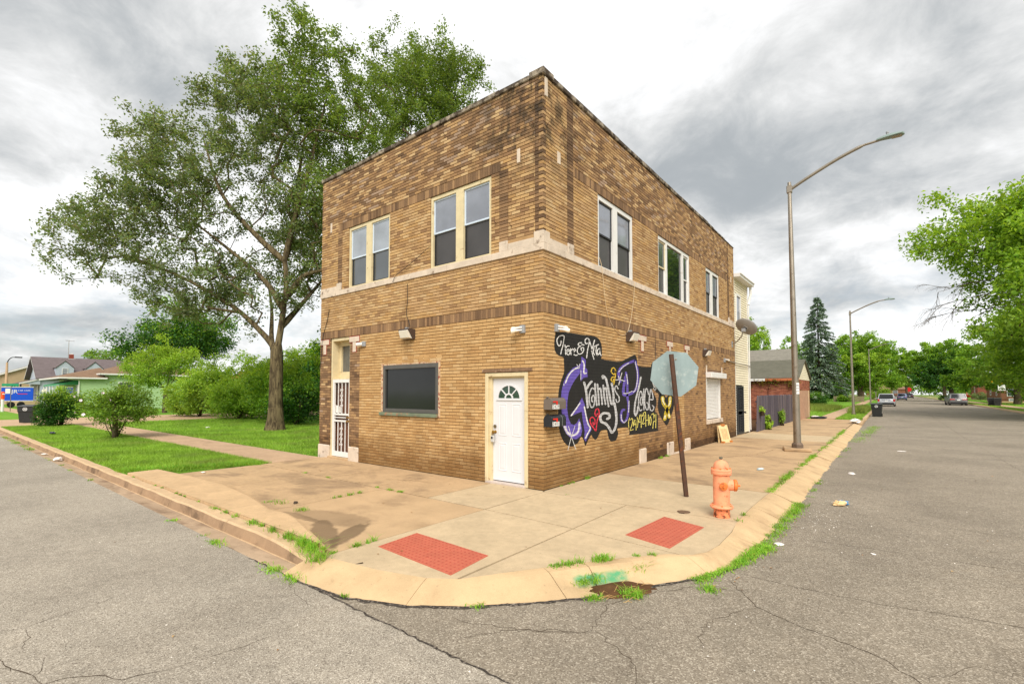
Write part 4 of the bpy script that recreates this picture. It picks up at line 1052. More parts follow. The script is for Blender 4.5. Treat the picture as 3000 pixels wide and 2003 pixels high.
for u0, u1, c in ((2.11, 3.93, 2.98), (9.91, 11.55, 10.65)):
    w_ = window_part(SIDE, u0, u1, 4.5225, 6.1425, M_white, [(c - 0.11, c + 0.11)], fw=0.085)
    for a, b in ((u0 + 0.087, c - 0.112), (c + 0.112, u1 - 0.087)): hung(w_, SIDE, a, b, 4.565, zt - 0.03, M_black, M_screen, M_glass_lt, sash_lo=M_black)
w_ = window_part(SIDE, 5.57, 8.22, 4.5225, 6.1425, M_white, [(6.2, 6.29), (7.55, 7.66)], 'wide white window with a big centre pane and narrow side sashes', fw=0.08)
hung(w_, SIDE, 5.65, 6.2, 4.565, zt - 0.03, M_cream, M_screen, M_glass, sash_lo=M_white); hung(w_, SIDE, 7.66, 8.14, 4.565, zt - 0.03, M_white, M_screen, M_glass, sash_lo=M_white)
q = MB(); q.box(6.29, 7.55, -0.075, -0.068, 4.565, zt - 0.02, 0, SIDE); q.build('pane', M_glass_big, w_)
# --- blocked shop window with a black board in a bronze frame
w_ = bpy.data.objects.new('shop_window', None); link(w_, bld)
w_['label'] = 'wide shop window closed by a dark glass board in a grey frame'
q = MB()
for a, b, c, d in ((-4.735, -4.655, 1.30, 2.415), (-2.87, -2.785, 1.30, 2.415)): q.box(a, b, -0.09, 0.012, c, d, 0, FRONT, 0.006)
q.box(-4.655, -2.87, -0.09, 0.011, 2.32, 2.415, 0, FRONT, 0.006); q.box(-4.655, -2.87, -0.09, 0.011, 1.30, 1.385, 0, FRONT, 0.006)
q.build('frame', pm('frame_gray', (92, 90, 86), 0.45, 0.4, 0.3, var=0.1), w_)
q = MB(); q.box(-4.655, -2.87, -0.05, -0.035, 1.385, 2.32, 0, FRONT); q.build('pane', M_glass_dk, w_)
q = MB(); q.box(-4.83, -2.77, -0.1, 0.06, 1.216, 1.295, 0, FRONT, 0.01)
q.build('sill', pm('sill_green', (112, 122, 100), 0.85, 0.2, var=0.2, scale=5, dirt=(160, 110, 84), dirtamt=0.35), w_)
M_putty = pm('putty', (196, 170, 138), 0.9, 0.2, var=0.2, scale=8, fine=0.15, bump=0.4, dirt=(140, 66, 50), dirtamt=0.5)
q = MB(); q.box(-4.82, -4.74, -0.09, 0.003, 1.30, 2.46, 0, FRONT); q.box(-2.782, -2.72, -0.02, 0.005, 1.22, 2.46, 0, FRONT); q.box(-4.74, -2.79, -0.09, 0.003, 2.418, 2.452, 0, FRONT)
q.build('mortar_rim', M_putty, w_)
rr = random.Random(3)
u = -4.72
while u < -2.85:                              # replacement bricks laid rough above the opening
    L_ = rr.uniform(0.14, 0.23)
    for z in (2.455, 2.53):
        q = MB(); q.box(u + rr.uniform(0, .02), u + L_ - 0.008, -0.02, rr.uniform(0.004, 0.008), z, z + 0.062, 0, FRONT, 0.003)
        q.build('patch_brick', rr.choice(BRICK['honey'] + [BRICK['tan'][7]]), w_)
    u += L_
# --- white six-panel door
d_ = bpy.data.objects.new('door', None); link(d_, bld); d_['label'] = 'white panelled door with a fanlight in a cream frame'
q = MB()
q.box(-1.412, -1.335, -0.1, 0.012, 0, 2.15, 0, FRONT, 0.006); q.box(-0.43, -0.352, -0.1, 0.012, 0, 2.15, 0, FRONT, 0.006); q.box(-1.335, -0.43, -0.1, 0.011, 2.075, 2.15, 0, FRONT, 0.006)
q.box(-1.335, -1.275, -0.12, -0.045, 0.03, 2.075, 0, FRONT); q.box(-0.46, -0.43, -0.12, -0.045, 0.03, 2.075, 0, FRONT); q.box(-1.275, -0.46, -0.12, -0.045, 2.045, 2.075, 0, FRONT)
q.build('door_frame', M_cream, d_)
q = MB(); q.box(-1.43, -0.345, -0.02, 0.03, 2.16, 2.226, 0, FRONT, 0.008); q.box(-1.495, -0.253, -0.05, 0.018, 2.161, 2.2265, 0, FRONT, 0.008)
q.build('lintel', pm('lintel_brown', (122, 96, 74), 0.9, 0.2, var=0.2, scale=6, dirt=(170, 140, 116), dirtamt=0.4), d_)
q = MB(); q.box(-1.37, -0.40, -0.1, 0.05, -0.02, 0.035, 0, FRONT, 0.006); q.build('threshold', pm('alu_sill', (196, 182, 172), 0.5, 0.4, 0.2), d_)
leaf = MB(); D0 = -0.085
leaf.box(-1.273, -0.462, D0 - 0.04, D0, 0.05, 2.043, 0, FRONT)
cxx = (-1.273 - 0.462) / 2
def panel(u0, u1, z0, z1):
    # raised panel: moulded groove, sloped shoulders, flat field
    for (i0, i1, w0, w1) in ((0.0, 0.012, 0.0, 0.007), (0.012, 0.03, 0.007, -0.0), (0.03, 0.06, 0.0005, 0.006)):
        def ringp(i, w): return [FRONT(u0 + i, D0 + w, z0 + i), FRONT(u1 - i, D0 + w, z0 + i), FRONT(u1 - i, D0 + w, z1 - i), FRONT(u0 + i, D0 + w, z1 - i)]
        leaf.add(ringp(i0, w0 + 0.001) + ringp(i1, w1 + 0.001), [(k, (k + 1) % 4, 4 + (k + 1) % 4, 4 + k) for k in range(4)])
    i = 0.06; leaf.poly([FRONT(u0 + i, D0 + 0.007, z0 + i), FRONT(u1 - i, D0 + 0.007, z0 + i), FRONT(u1 - i, D0 + 0.007, z1 - i), FRONT(u0 + i, D0 + 0.007, z1 - i)])
for a, b in ((-1.135, -0.925), (-0.80, -0.575)):
    panel(a, b, 0.92, 1.55); panel(a, b, 0.24, 0.79)
fl = leaf.build('door_leaf', M_door, d_)
q = MB(); rr_, cz = 0.27, 1.655
arc = [(cxx + rr_ * math.cos(R(a)), cz + rr_ * 0.92 * math.sin(R(a))) for a in range(0, 181, 12)]
q.prism(arc, D0 + 0.001, D0 + 0.004, FRONT); q.build('fanlight', pm('fan_glass', (40, 66, 52), 0.08, 0.8, var=0.2, scale=8), d_)
q = MB()
for r0, r1 in ((0.265, 0.305), (0.075, 0.105)):
    for i in range(16):
        a0, a1 = R(i * 180 / 16), R((i + 1) * 180 / 16)
        q.prism([(cxx + r0 * math.cos(a0), cz + r0 * .92 * math.sin(a0)), (cxx + r1 * math.cos(a0), cz + r1 * .92 * math.sin(a0)), (cxx + r1 * math.cos(a1), cz + r1 * .92 * math.sin(a1)), (cxx + r0 * math.cos(a1), cz + r0 * .92 * math.sin(a1))], D0 + 0.004, D0 + 0.018, FRONT)
for a in (45, 90, 135):
    c_, s_ = math.cos(R(a)), math.sin(R(a)); t_ = 0.011
    q.prism([(cxx + 0.1 * c_ - t_ * s_, cz + .92 * 0.1 * s_ + t_ * c_), (cxx + 0.1 * c_ + t_ * s_, cz + .92 * 0.1 * s_ - t_ * c_), (cxx + 0.27 * c_ + t_ * s_, cz + .92 * 0.27 * s_ - t_ * c_), (cxx + 0.27 * c_ - t_ * s_, cz + .92 * 0.27 * s_ + t_ * c_)], D0 + 0.004, D0 + 0.017, FRONT)
q.box(cxx - 0.315, cxx + 0.315, D0, D0 + 0.02, cz - 0.045, cz - 0.001, 0, FRONT, 0.005)
q.build('fanlight_frame', M_door, d_)
q = MB(); q.lathe([(0.034, 0), (0.034, 0.012), (0.026, 0.02), (0.01, 0.022)], 16, 0, (-1.215, -(D0 + 0.024) , 1.10), 'y'); q.build('deadbolt', pm('dull_brass', (132, 118, 92), 0.4, 0.5, 0.8), d_)
q = MB(); q.lathe([(0.034, 0), (0.03, -0.012), (0.014, -0.02), (0.014, -0.045), (0.03, -0.055), (0.036, -0.07), (0.028, -0.085), (0.0, -0.088)], 16, 0, (-1.215, -D0, 0.99), 'y'); q.build('knob', M_brass, d_)
kb = thing('key_box', 'silver key lock box hanging from the knob of the white door', 'lock box', (-1.235, 0.02, 0.90))
q = MB(); q.box(-0.04, 0.04, -0.025, 0.025, -0.11, 0.02, 0, None, 0.012); q.build('case', pm('key_case', (196, 194, 190), 0.4, 0.4, 0.3), kb)
q = MB(); q.box(-0.022, 0.022, -0.031, -0.024, -0.04, 0.0, 0, None, 0.003); q.build('dial', M_black, kb)
q = MB(); q.tube([(-0.022, 0, 0.015), (-0.022, 0, 0.065), (-0.012, 0, 0.085), (0.012, 0, 0.085), (0.022, 0, 0.065), (0.022, 0, 0.015)], 0.006, 6); q.build('shackle', M_steel, kb)

# --- recessed entry with a white security door and a transom
e_ = bpy.data.objects.new('side_entry', None); link(e_, bld); e_['label'] = 'narrow recessed entry with a white barred security door below a transom'
q = MB()
q.box(-7.10, -7.03, -0.5, -0.03, 0, 3.24, 0, FRONT); q.box(-6.225, -6.18, -0.5, -0.03, 0, 3.24, 0, FRONT); q.box(-7.03, -6.225, -0.5, -0.03, 3.16, 3.24, 0, FRONT)
q.box(-7.03, -6.225, -0.5, -0.25, 2.139, 2.33, 0, FRONT); q.box(-7.03, -6.225, -0.5, -0.24, 3.04, 3.16, 0, FRONT); q.box(-7.03, -6.95, -0.5, -0.24, 2.33, 3.04, 0, FRONT)
q.box(-7.03, -6.225, -0.248, -0.06, 2.122, 2.138, 0, FRONT)
q.build('entry_frame', M_cream, e_)
q = MB(); q.box(-6.95, -6.225, -0.30, -0.29, 2.33, 3.04, 0, FRONT); q.build('transom_pane', pm('dusty_glass', (92, 92, 88), 0.15, 0.6, var=0.2, scale=3), e_)
q = MB(); q.box(-6.60, -6.575, -0.289, -0.27, 2.33, 3.04, 0, FRONT); q.build('transom_bar', M_cream, e_)
q = MB(); q.box(-7.03, -6.225, -0.16, -0.14, 0.0, 2.1, 0, FRONT); q.build('inner_door', pm('brown_door', (104, 62, 40), 0.35, 0.5, var=0.35, scale=2, stretch=(3, 3, 0.4)), e_)
q = MB()
u0, u1 = -7.028, -6.19
for a, b, c, d in ((u0, u0 + 0.085, 0.06, 2.118), (u1 - 0.07, u1, 0.06, 2.118), (u0 + .085, u1 - .07, 2.03, 2.118), (u0 + .085, u1 - .07, 0.06, 0.19), (u0 + .085, u1 - .07, 1.155, 1.205), (u0 + .085, u1 - .07, 0.985, 1.03), (u0 + .085, u1 - .07, 1.085, 1.108)):
    q.box(a, b, -0.08, -0.035 + (0.002 if b - a > 0.3 else 0), c, d, 0, FRONT)
q.build('gate_frame', M_white, e_)
for k in range(1, 4):
    uu = u0 + 0.085 + (u1 - u0 - 0.155) * k / 4
    q = MB(); q.box(uu - 0.011, uu + 0.011, -0.065, -0.045, 0.19, 0.985, 0, FRONT); q.box(uu - 0.011, uu + 0.011, -0.065, -0.045, 1.205, 2.03, 0, FRONT); q.build('bar', M_white, e_)
for zc_ in (1.62, 0.59):
    q = MB(); uc = (u0 + 0.085 + u1 - 0.07) / 2
    def curl(pts): q.tube([FRONT(uc + a, -0.042, zc_ + b) for a, b in pts], 0.006, 5)
    for s1 in (-1, 1):
        for zz_, k_ in ((0.05, 1), (-0.05, -1), (0.2, 1), (-0.2, -1)):
            curl([(0.005 * s1, zz_), (0.05 * s1, zz_ + 0.04 * k_), (0.065 * s1, zz_), (0.045 * s1, zz_ - 0.02 * k_), (0.035 * s1, zz_ + 0.005 * k_)])
    for zz_ in (0.13, -0.13, 0.0): curl([(0, zz_ + 0.04), (0.022, zz_), (0, zz_ - 0.04), (-0.022, zz_), (0, zz_ + 0.04)])
    q.build('scroll', M_white, e_)
for z_, r_ in ((0.99, 0.03), (1.085, 0.025)):
    q = MB(); q.lathe([(r_, 0), (r_ * .9, -0.01), (r_ * .4, -0.02), (r_ * .4, -0.035), (r_, -0.045), (r_ * .8, -0.065), (0, -0.068)], 12, 0, (-6.25, 0.035, z_ + 0.02), 'y'); q.build('knob', M_brass, e_)
q = MB(); q.box(-7.12, -6.16, -0.3, 0.05, -0.03, 0.05, 0, FRONT, 0.01); q.build('step', M_conc_old, e_)
q = MB(); q.poly([FRONT(-6.99, -0.10, 1.22), FRONT(-6.72, -0.10, 1.22), FRONT(-6.73, -0.10, 1.38), FRONT(-6.98, -0.10, 1.43)]); q.build('paper_notice', pm('paper', (226, 222, 214), 0.8, 0.1), e_)

# --- rolling shutter on the side
w_ = bpy.data.objects.new('shutter_window', None); link(w_, bld); w_['label'] = 'ground floor window closed with a white rolling shutter'
for k in range(28):
    z0 = 0.84 + k * 0.0505
    q = MB(); q.box(9.83, 11.42, -0.09, -0.045, z0 + 0.002, z0 + 0.049, 0, SIDE, 0.012); q.build('slat', M_white, w_)
q = MB(); q.box(9.75, 9.83, -0.1, 0.0, 0.82, 2.27, 0, SIDE); q.box(11.42, 11.49, -0.1, 0.0, 0.82, 2.27, 0, SIDE); q.build('rail', M_white, w_)
q = MB(); q.box(9.75, 11.62, -0.09, 0.20, 2.27, 2.46, 0, SIDE, 0.015); q.build('shutter_box', M_white, w_)
q = MB(); q.box(9.70, 11.62, -0.1, 0.05, 0.676, 0.82, 0, SIDE, 0.012); q.build('sill', M_stone, w_)
q = MB(); q.box(9.80, 11.62, -0.1, 0.004, 2.462, 2.565, 0, SIDE); q.build('lintel', pm('lintel_dark', (120, 94, 72), 0.9, 0.2, var=0.2), w_)
for a in (9.76, 11.66): stones([(a, a + 0.1, -0.02, 0.014, 2.44, 2.70)], SIDE, 'stone_slit')

# ------------------------------------------------------------------ the mural: paint film on the brick faces, course by course
MC = {'black': (38, 37, 36), 'white': (222, 220, 216), 'silver': (188, 188, 190), 'purple': (100, 84, 168), 'lilac': (176, 166, 214), 'yellow': (214, 180, 62),
      'gold': (226, 214, 112), 'red': (214, 56, 76), 'glow': (200, 176, 54), 'cream': (236, 230, 190)}
def paint(name, c):
    t = NT('paint_' + name); c = lin(c)
    col = t.mix(1.0, c, t.gray(t.rng(t.noise(5, 6, 0.68), 0.25, 0.75, 0.84, 1.12)), 'MULTIPLY')
    if name in ('silver', 'glow', 'lilac'):
        col = t.mix(1.0, col, t.gray(t.rng(t.noise(26, 5, 0.7, (1, 1, 0.5)), 0.3, 0.62, 0.62, 1.12)), 'MULTIPLY')
    col = t.mix(t.rng(t.noise(55, 3, 0.7), 0.64, 0.72, 0, 0.3), col, (0.02, 0.02, 0.02))
    t.bump(t.noise(90, 4, 0.65), 0.25, 0.003)
    return t.fin(col, 0.72, 0.25)
MPAINT = {k: paint(k, v) for k, v in MC.items()}
mural = bpy.data.objects.new('mural', None); link(mural, bld); mural['label'] = 'spray painted mural in white and purple lettering on black'
def clip(poly, z, keep_above):
    o = []
    for i in range(len(poly)):
        a, b = poly[i - 1], poly[i]
        ia = (a[1] >= z) == keep_above; ib = (b[1] >= z) == keep_above
        if ia != ib:
            t_ = (z - a[1]) / (b[1] - a[1]); o.append((a[0] + (b[0] - a[0]) * t_, z))
        if ib: o.append(b)
    return o
def film(q, poly, layer):
    zs = [p[1] for p in poly]
    w = 0.0014 + 0.0011 * layer
    for ci in range(int(min(zs) / CH), int(max(zs) / CH) + 1):
        lo, hi = ci * CH + 0.0022, (ci + 1) * CH - 0.0022
        p = clip(poly, lo, True)
        if len(p) > 2: p = clip(p, hi, False)
        if len(p) > 2: q.poly([(w, u, z) for u, z in p])
def smooth_closed(p, n=3):
    k = len(p); o = []
    for i in range(k):
        a, b, c, d = [np.array(p[(i + j) % k]) for j in (-1, 0, 1, 2)]
        for s_ in range(n):
            t_ = s_ / n; o.append(tuple(0.5 * (2 * b + (c - a) * t_ + (2 * a - 5 * b + 4 * c - d) * t_ * t_ + (3 * b - a - 3 * c + d) * t_ ** 3)))
    return o
groups = {}
for layer, colr, nm, pts in MURAL_FILLS:
    q = MB()
    P_ = smooth_closed(pts) if colr == 'black' else pts
    if colr == 'black':      # overspray runs into the joints
        tri = tessellate_polygon([[Vector((u, z, 0)) for u, z in P_]])
        for t_ in tri: q.poly([(-0.0064, P_[i][0], P_[i][1]) for i in t_])
    else:
        tri = tessellate_polygon([[Vector((u, z, 0)) for u, z in P_]])
    for t_ in tri: film(q, [P_[i] for i in t_], layer)
    q.build(nm, MPAINT[colr], mural)
for layer, colr, nm, wy, wz, pts in MURAL_STROKES:
    if colr == 'silver': wy, wz = wy * 0.84, wz * 0.84
    q = MB(); P_ = catmull(pts, 5)
    T_ = [(p[0] / wy, p[1] / wz) for p in P_]
    L_, R_ = [], []
    n_ = len(T_)
    for i, p in enumerate(T_):
        a, b = T_[max(i - 1, 0)], T_[min(i + 1, n_ - 1)]
        d = np.array([b[0] - a[0], b[1] - a[1]]); d = d / (np.linalg.norm(d) + 1e-9)
        k = 1.0 + 0.10 * math.sin(i * 1.3)
        L_.append(((p[0] - d[1] * k) * wy, (p[1] + d[0] * k) * wz)); R_.append(((p[0] + d[1] * k) * wy, (p[1] - d[0] * k) * wz))
    for i in range(n_ - 1): film(q, [L_[i], L_[i + 1], R_[i + 1], R_[i]], layer + 0.1)
    for e_i in (0, n_ - 1):
        film(q, [(P_[e_i][0] + wy * math.cos(a), P_[e_i][1] + wz * math.sin(a)) for a in np.linspace(0, 2 * math.pi, 9)[:-1]], layer + 0.02)
    q.build(nm, MPAINT[colr], mural)
    if colr == 'silver' and wy > 0.02 and nm == 'letter':      # brighter edge line on the chrome letters
        q = MB()
        for side_ in (L_, R_):
            for i in range(n_ - 1):
                a, b = side_[i], side_[i + 1]; c_ = P_[i]; d_2 = P_[i + 1]; f_ = 0.26
                film(q, [a, b, (b[0] + (d_2[0] - b[0]) * f_, b[1] + (d_2[1] - b[1]) * f_), (a[0] + (c_[0] - a[0]) * f_, a[1] + (c_[1] - a[1]) * f_)], layer + 0.6)
        q.build('highlight', MPAINT['white'], mural)
# ------------------------------------------------------------------ things fixed to the building
_dg = bpy.context.evaluated_depsgraph_get
def text_geo(s, size):
    cu = bpy.data.curves.new('lettering_curve', 'FONT'); cu.body = s; cu.size = size; cu.align_x = 'CENTER'; cu.align_y = 'CENTER'; cu.resolution_u = 3
    o = bpy.data.objects.new('lettering_curve', cu); COL.objects.link(o)
    me = o.to_mesh()
    vs = [tuple(v.co) for v in me.vertices]; fs = [tuple(p.vertices) for p in me.polygons]
    o.to_mesh_clear(); bpy.data.objects.remove(o); bpy.data.curves.remove(cu)
    return vs, fs
def text_on(parent, s, size, f, m, name='lettering', sx=1.0):
    """f(u, v) -> point; letters are flat print on the surface"""
    vs, fs = text_geo(s, size)
    q = MB(); q.add([f(u * sx, v) for u, v, _ in vs], fs); return q.build(name, m, parent)

def letterbox(loc, mt, label, num, stripe):
    r_ = thing('letterbox', label, 'letterbox', loc, 0, 'letterboxes on the corner wall')
    W_, H_, L_ = 0.162, 0.21, 0.47
    prof = [(0, 0), (W_, 0), (W_, H_ - W_ / 2)] + [(W_ / 2 + W_ / 2 * math.cos(R(a)), H_ - W_ / 2 + W_ / 2 * math.sin(R(a))) for a in range(15, 180, 15)] + [(0, H_ - W_ / 2)]
    q = MB(); q.prism(prof, 0.012, L_, lambda u, w, z: (u, w, z)); q.build('shell', mt, r_, smooth=True)
    pr2 = [(W_ / 2 + (u - W_ / 2) * 1.04, H_ / 2 + (z - H_ / 2) * 1.03) for u, z in prof]
    q = MB(); q.prism(pr2, -0.006, 0.012, lambda u, w, z: (u, w, z)); q.build('door', mt, r_)
    q = MB(); q.prism(pr2, L_, L_ + 0.014, lambda u, w, z: (u, w, z)); q.build('back_plate', mt, r_)
    q = MB(); q.box(W_ / 2 - 0.014, W_ / 2 + 0.014, -0.03, 0.02, H_ - 0.004, H_ + 0.022, 0, None, 0.004); q.build('latch', mt, r_)
    q = MB(); q.box(W_ + 0.001, W_ + 0.007, 0.05, 0.20, 0.125, 0.15); q.box(W_ + 0.001, W_ + 0.0065, 0.155, 0.199, 0.085, 0.126); q.build('flag', M_red, r_)
    q = MB()
    for k in range(4): q.box(W_ + 0.0005, W_ + 0.0025, 0.034 + k * 0.056, 0.088 + k * 0.056, 0.006, 0.088)
    q.build('number_plate', M_white, r_)
    for k, ch in enumerate(num): text_on(r_, ch, 0.092, lambda u, v, k=k: (W_ + 0.0034, 0.061 + k * 0.056 + u, 0.046 + v), M_black, 'digit', 0.85)
    if stripe:
        q = MB(); q.prism([(W_ / 2 + (u - W_ / 2) * 1.012, H_ / 2 + (z - H_ / 2) * 1.01) for u, z in prof], 0.36, 0.368, lambda u, w, z: (u, w, z)); q.build('band', M_gray, r_)
    q = MB(); q.box(-0.03, W_ * 0.8, 0.08, 0.4, -0.014, -0.001); q.build('bracket', M_black, r_)
letterbox((0.012, 0.0, 1.462), pm('letterbox_taupe', (112, 100, 90), 0.45, 0.4, 0.2, var=0.06), 'taupe dome letterbox numbered 2439, the upper one', '2439', False)
letterbox((0.012, 0.0, 1.150), pm('letterbox_black', (36, 38, 42), 0.4, 0.4, 0.1, var=0.08), 'black dome letterbox numbered 2441, the lower one', '2441', True)

def wallpack(mp, u0, u1, z0, z1, label):
    c = mp((u0 + u1) / 2, 0, z0)
    r_ = thing('wall_light', label, 'wall light', c, 0, 'wedge shaped wall lights')
    def lp(u, w, z): p = mp(u, w, z); return (p[0] - c[0], p[1] - c[1], p[2] - c[2])
    h = z1 - z0; ua, ub = u0, u1
    back = [(-0.02, 0), (0.075, 0), (0.075, 0.03), (0.20, h - 0.03), (0.20, h), (-0.02, h)]
    q = MB(); n = len(back)
    vs = [lp(ua, w, z0 + z) for w, z in back] + [lp(ub, w, z0 + z) for w, z in back]
    q.add(vs, [tuple(range(n)), tuple(range(2 * n - 1, n - 1, -1))] + [(i, (i + 1) % n, n + (i + 1) % n, n + i) for i in range(n)])
    q.build('housing', M_bronze, r_)
    ins = 0.025
    ln = [(0.077, 0.012), (0.165, 0.03), (0.215, h - 0.05), (0.19, h - 0.03)]
    vs = [lp(ua + ins, w, z0 + z) for w, z in ln] + [lp(ub - ins, w, z0 + z) for w, z in ln]; n = 4
    q = MB(); q.add(vs, [tuple(range(n)), tuple(range(2 * n - 1, n - 1, -1))] + [(i, (i + 1) % n, n + (i + 1) % n, n + i) for i in range(n)])
    q.build('lens', M_lens, r_)
    q = MB(); q.box(*[x for p in zip(lp(ua + .1, 0.02, z1), lp(ua + .16, 0.09, z1 + 0.05)) for x in p]); q.build('photocell', M_gray, r_)
wallpack(FRONT, -3.92, -3.56, 2.985, 3.215, 'wedge shaped wall light above the dark shop window')
wallpack(SIDE, 3.46, 3.80, 2.985, 3.215, 'wedge shaped wall light above the mural lettering')
wallpack(SIDE, 9.40, 9.74, 2.985, 3.205, 'wedge shaped wall light above the white rolling shutter')

def spot(mp, u, z, sgn, label, n_b=2, arm=0.0):
    c = mp(u, 0, z)
    r_ = thing('flood_light', label, 'flood light', c, 0, 'bulb flood lights on junction boxes')
    def lp(a, w, b): p = mp(u + a, w, z + b); return (p[0] - c[0], p[1] - c[1], p[2] - c[2])
    q = MB(); q.box(-0.055, 0.055, -0.005, 0.05, -0.075, 0.075, 0, lp, 0.006); q.build('junction_box', M_gray, r_)
    for k in range(n_b):
        a0 = (0.03 if k == 0 else -0.02)
        P0, P1 = Vector(lp(0, 0.05, a0)), Vector(lp(sgn * 0.03, 0.12, a0 - 0.01))
        d = (Vector(lp(sgn * (0.16 - k * 0.05), 0.13 + k * 0.07, a0 - 0.03)) - P1).normalized()
        q = MB(); q.tube([P0, P1, P1 + d * 0.04], [0.018, 0.02, 0.024], 10); q.build('socket', M_white, r_)
        q = MB(); q.tube([P1 + d * 0.04, P1 + d * 0.07, P1 + d * 0.12, P1 + d * 0.14], [0.022, 0.034, 0.046, 0.04], 12); q.build('bulb', M_bulb, r_, smooth=True)
    if arm:
        q = MB(); q.tube([lp(0.05, 0.03, 0.0), lp(arm, 0.05, -0.06)], 0.02, 8); q.build('conduit', M_steel, r_)
spot(FRONT, -0.46, 2.955, -1, 'bulb flood light on a grey box, on the door side of the corner')
spot(SIDE, 0.42, 2.985, 1, 'bulb flood light on a grey box over the mural near the corner')
spot(SIDE, 12.05, 2.99, 1, 'flood light with a long conduit running back to the siding', 1, 4.15)
sc_ = thing('security_camera', 'small white dome security camera beside the recessed entry', 'camera', (-5.58, 0, 2.99))
q = MB(); q.box(-0.02, 0.12, -0.05, 0.005, -0.06, 0.07, 0, None, 0.01); q.build('mount', M_gray, sc_)
q = MB(); q.tube([(0.02, -0.04, 0.0), (-0.06, -0.09, -0.005), (-0.11, -0.12, -0.01)], [0.045, 0.05, 0.046], 14); q.build('body', M_white, sc_, smooth=True)
q = MB(); q.tube([(-0.105, -0.117, -0.01), (-0.118, -0.125, -0.011)], [0.034, 0.03], 12); q.build('lens', M_black, sc_)

# satellite dish
ds = thing('satellite_dish', 'grey satellite dish on a bent mast at the end of the brick side wall', 'satellite dish', (0.0, 13.27, 3.70))
q = MB(); q.box(-0.01, 0.02, -0.07, 0.07, -0.12, 0.12, 0, None, 0.004); q.build('foot', M_gray, ds)
q = MB(); q.tube([(0.02, 0, 0), (0.2, -0.02, 0.1), (0.38, -0.03, 0.3), (0.43, -0.03, 0.52)], 0.024, 10); q.tube([(0.02, 0.0, 0.28), (0.36, -0.03, 0.24)], 0.008, 6); q.build('mast', M_steel, ds)
q = MB()
n1, n2 = 6, 32; vs = [(0, 0, 0.0)]; fs = []
for i in range(1, n1 + 1):
    for k in range(n2):
        a = 2 * math.pi * k / n2; r0 = i / n1
        vs.append((0.43 * r0 * math.cos(a), 0.39 * r0 * math.sin(a), 0.11 * r0 * r0))
for k in range(n2): fs.append((0, 1 + k, 1 + (k + 1) % n2))
for i in range(n1 - 1):
    for k in range(n2): a, b = 1 + i * n2 + k, 1 + i * n2 + (k + 1) % n2; fs.append((a, b, b + n2, a + n2))
nv = len(vs); vs2 = vs + [(x, y, z + 0.008) for x, y, z in vs]
fs2 = fs + [tuple(nv + i for i in f) for f in fs] + [(1 + (n1 - 1) * n2 + k, 1 + (n1 - 1) * n2 + (k + 1) % n2, nv + 1 + (n1 - 1) * n2 + (k + 1) % n2, nv + 1 + (n1 - 1) * n2 + k) for k in range(n2)]
q.M = Matrix.Translation((0.50, -0.02, 0.60)) @ Matrix.Rotation(R(24), 4, 'Y') @ Matrix.Rotation(R(-46), 4, 'X')
q.add(vs2, fs2); q.build('reflector', pm('dish_gray', (150, 148, 144), 0.6, 0.3, var=0.06), ds, smooth='all')
q = MB(); q.box(0.37, 0.52, -0.09, 0.05, 0.46, 0.60, 0, None, 0.01); q.build('bracket', M_gray, ds)

# loose cable looped on the side wall, wires on the front
def wire(name, pts, rad, m, label):
    q = MB(); q.tube(catmull(pts, 8), rad, 6); o = q.build(name, m); tag(o, label, 'cable', None); return o
wire('cable', [(0.012, 2.14, 4.72), (0.04, 2.2, 4.5), (0.04, 2.28, 4.1), (0.02, 2.45, 3.6), (0.012, 2.75, 3.28), (0.012, 3.15, 3.12), (0.012, 3.5, 3.2), (0.015, 3.72, 3.55), (0.03, 3.86, 4.1), (0.04, 3.9, 4.5)], 0.0055, pm('white_cable', (206, 184, 150), 0.6, 0.3), 'loose white cable hanging in a loop under the first window above the mural')
wire('cable', [(-3.05, -0.04, 5.02), (-3.6, -0.04, 4.78), (-4.2, -0.05, 4.55), (-4.35, -0.05, 4.40)], 0.006, M_black, 'thin dark wire slanting down from the pair of windows nearest the corner')
wire('cable', [(-3.85, -0.012, 4.3), (-3.84, -0.012, 3.9), (-3.87, -0.012, 3.6), (-3.78, -0.012, 3.4), (-3.74, -0.012, 3.28)], 0.006, M_black, 'thin dark wire running down the brick to the wall light above the shop window')
wire('cable', [(-7.18, -0.012, 4.05), (-7.3, -0.012, 3.7), (-7.45, -0.012, 3.4), (-7.52, -0.03, 3.0), (-7.52, -0.035, 2.7), (-7.62, -0.02, 2.45)], 0.008, M_black, 'dark wire drooping past the pale T shaped cap of the recessed entry')
wire('cable', [(0.012, 5.25, 3.24), (0.012, 5.27, 2.9), (0.012, 5.22, 2.42)], 0.005, M_black, 'thin wire down the brick right of the mural spotlight')
# rusty hooks left in the brick
M_hook = M_rust
q = MB()
for u, z in ((-0.06, 5.17), (-1.13, 5.12), (-0.74, 4.98), (-4.3, 7.1), (-2.6, 7.4), (-0.2, 6.8)):
    q.tube([FRONT(u, 0, z), FRONT(u, 0.05, z + 0.01), FRONT(u - 0.01, 0.055, z + 0.045)], 0.007, 5)
for u, z in ((1.3, 7.35), (1.5, 6.6), (2.9, 7.2), (4.1, 6.65), (0.1, 6.75), (6.2, 6.7), (8.2, 6.8)):
    q.tube([SIDE(u, 0, z), SIDE(u, 0.05, z + 0.01), SIDE(u, 0.055, z + 0.05)], 0.007, 5)
o = q.build('wall_hooks', M_hook, bld); o['kind'] = 'stuff'

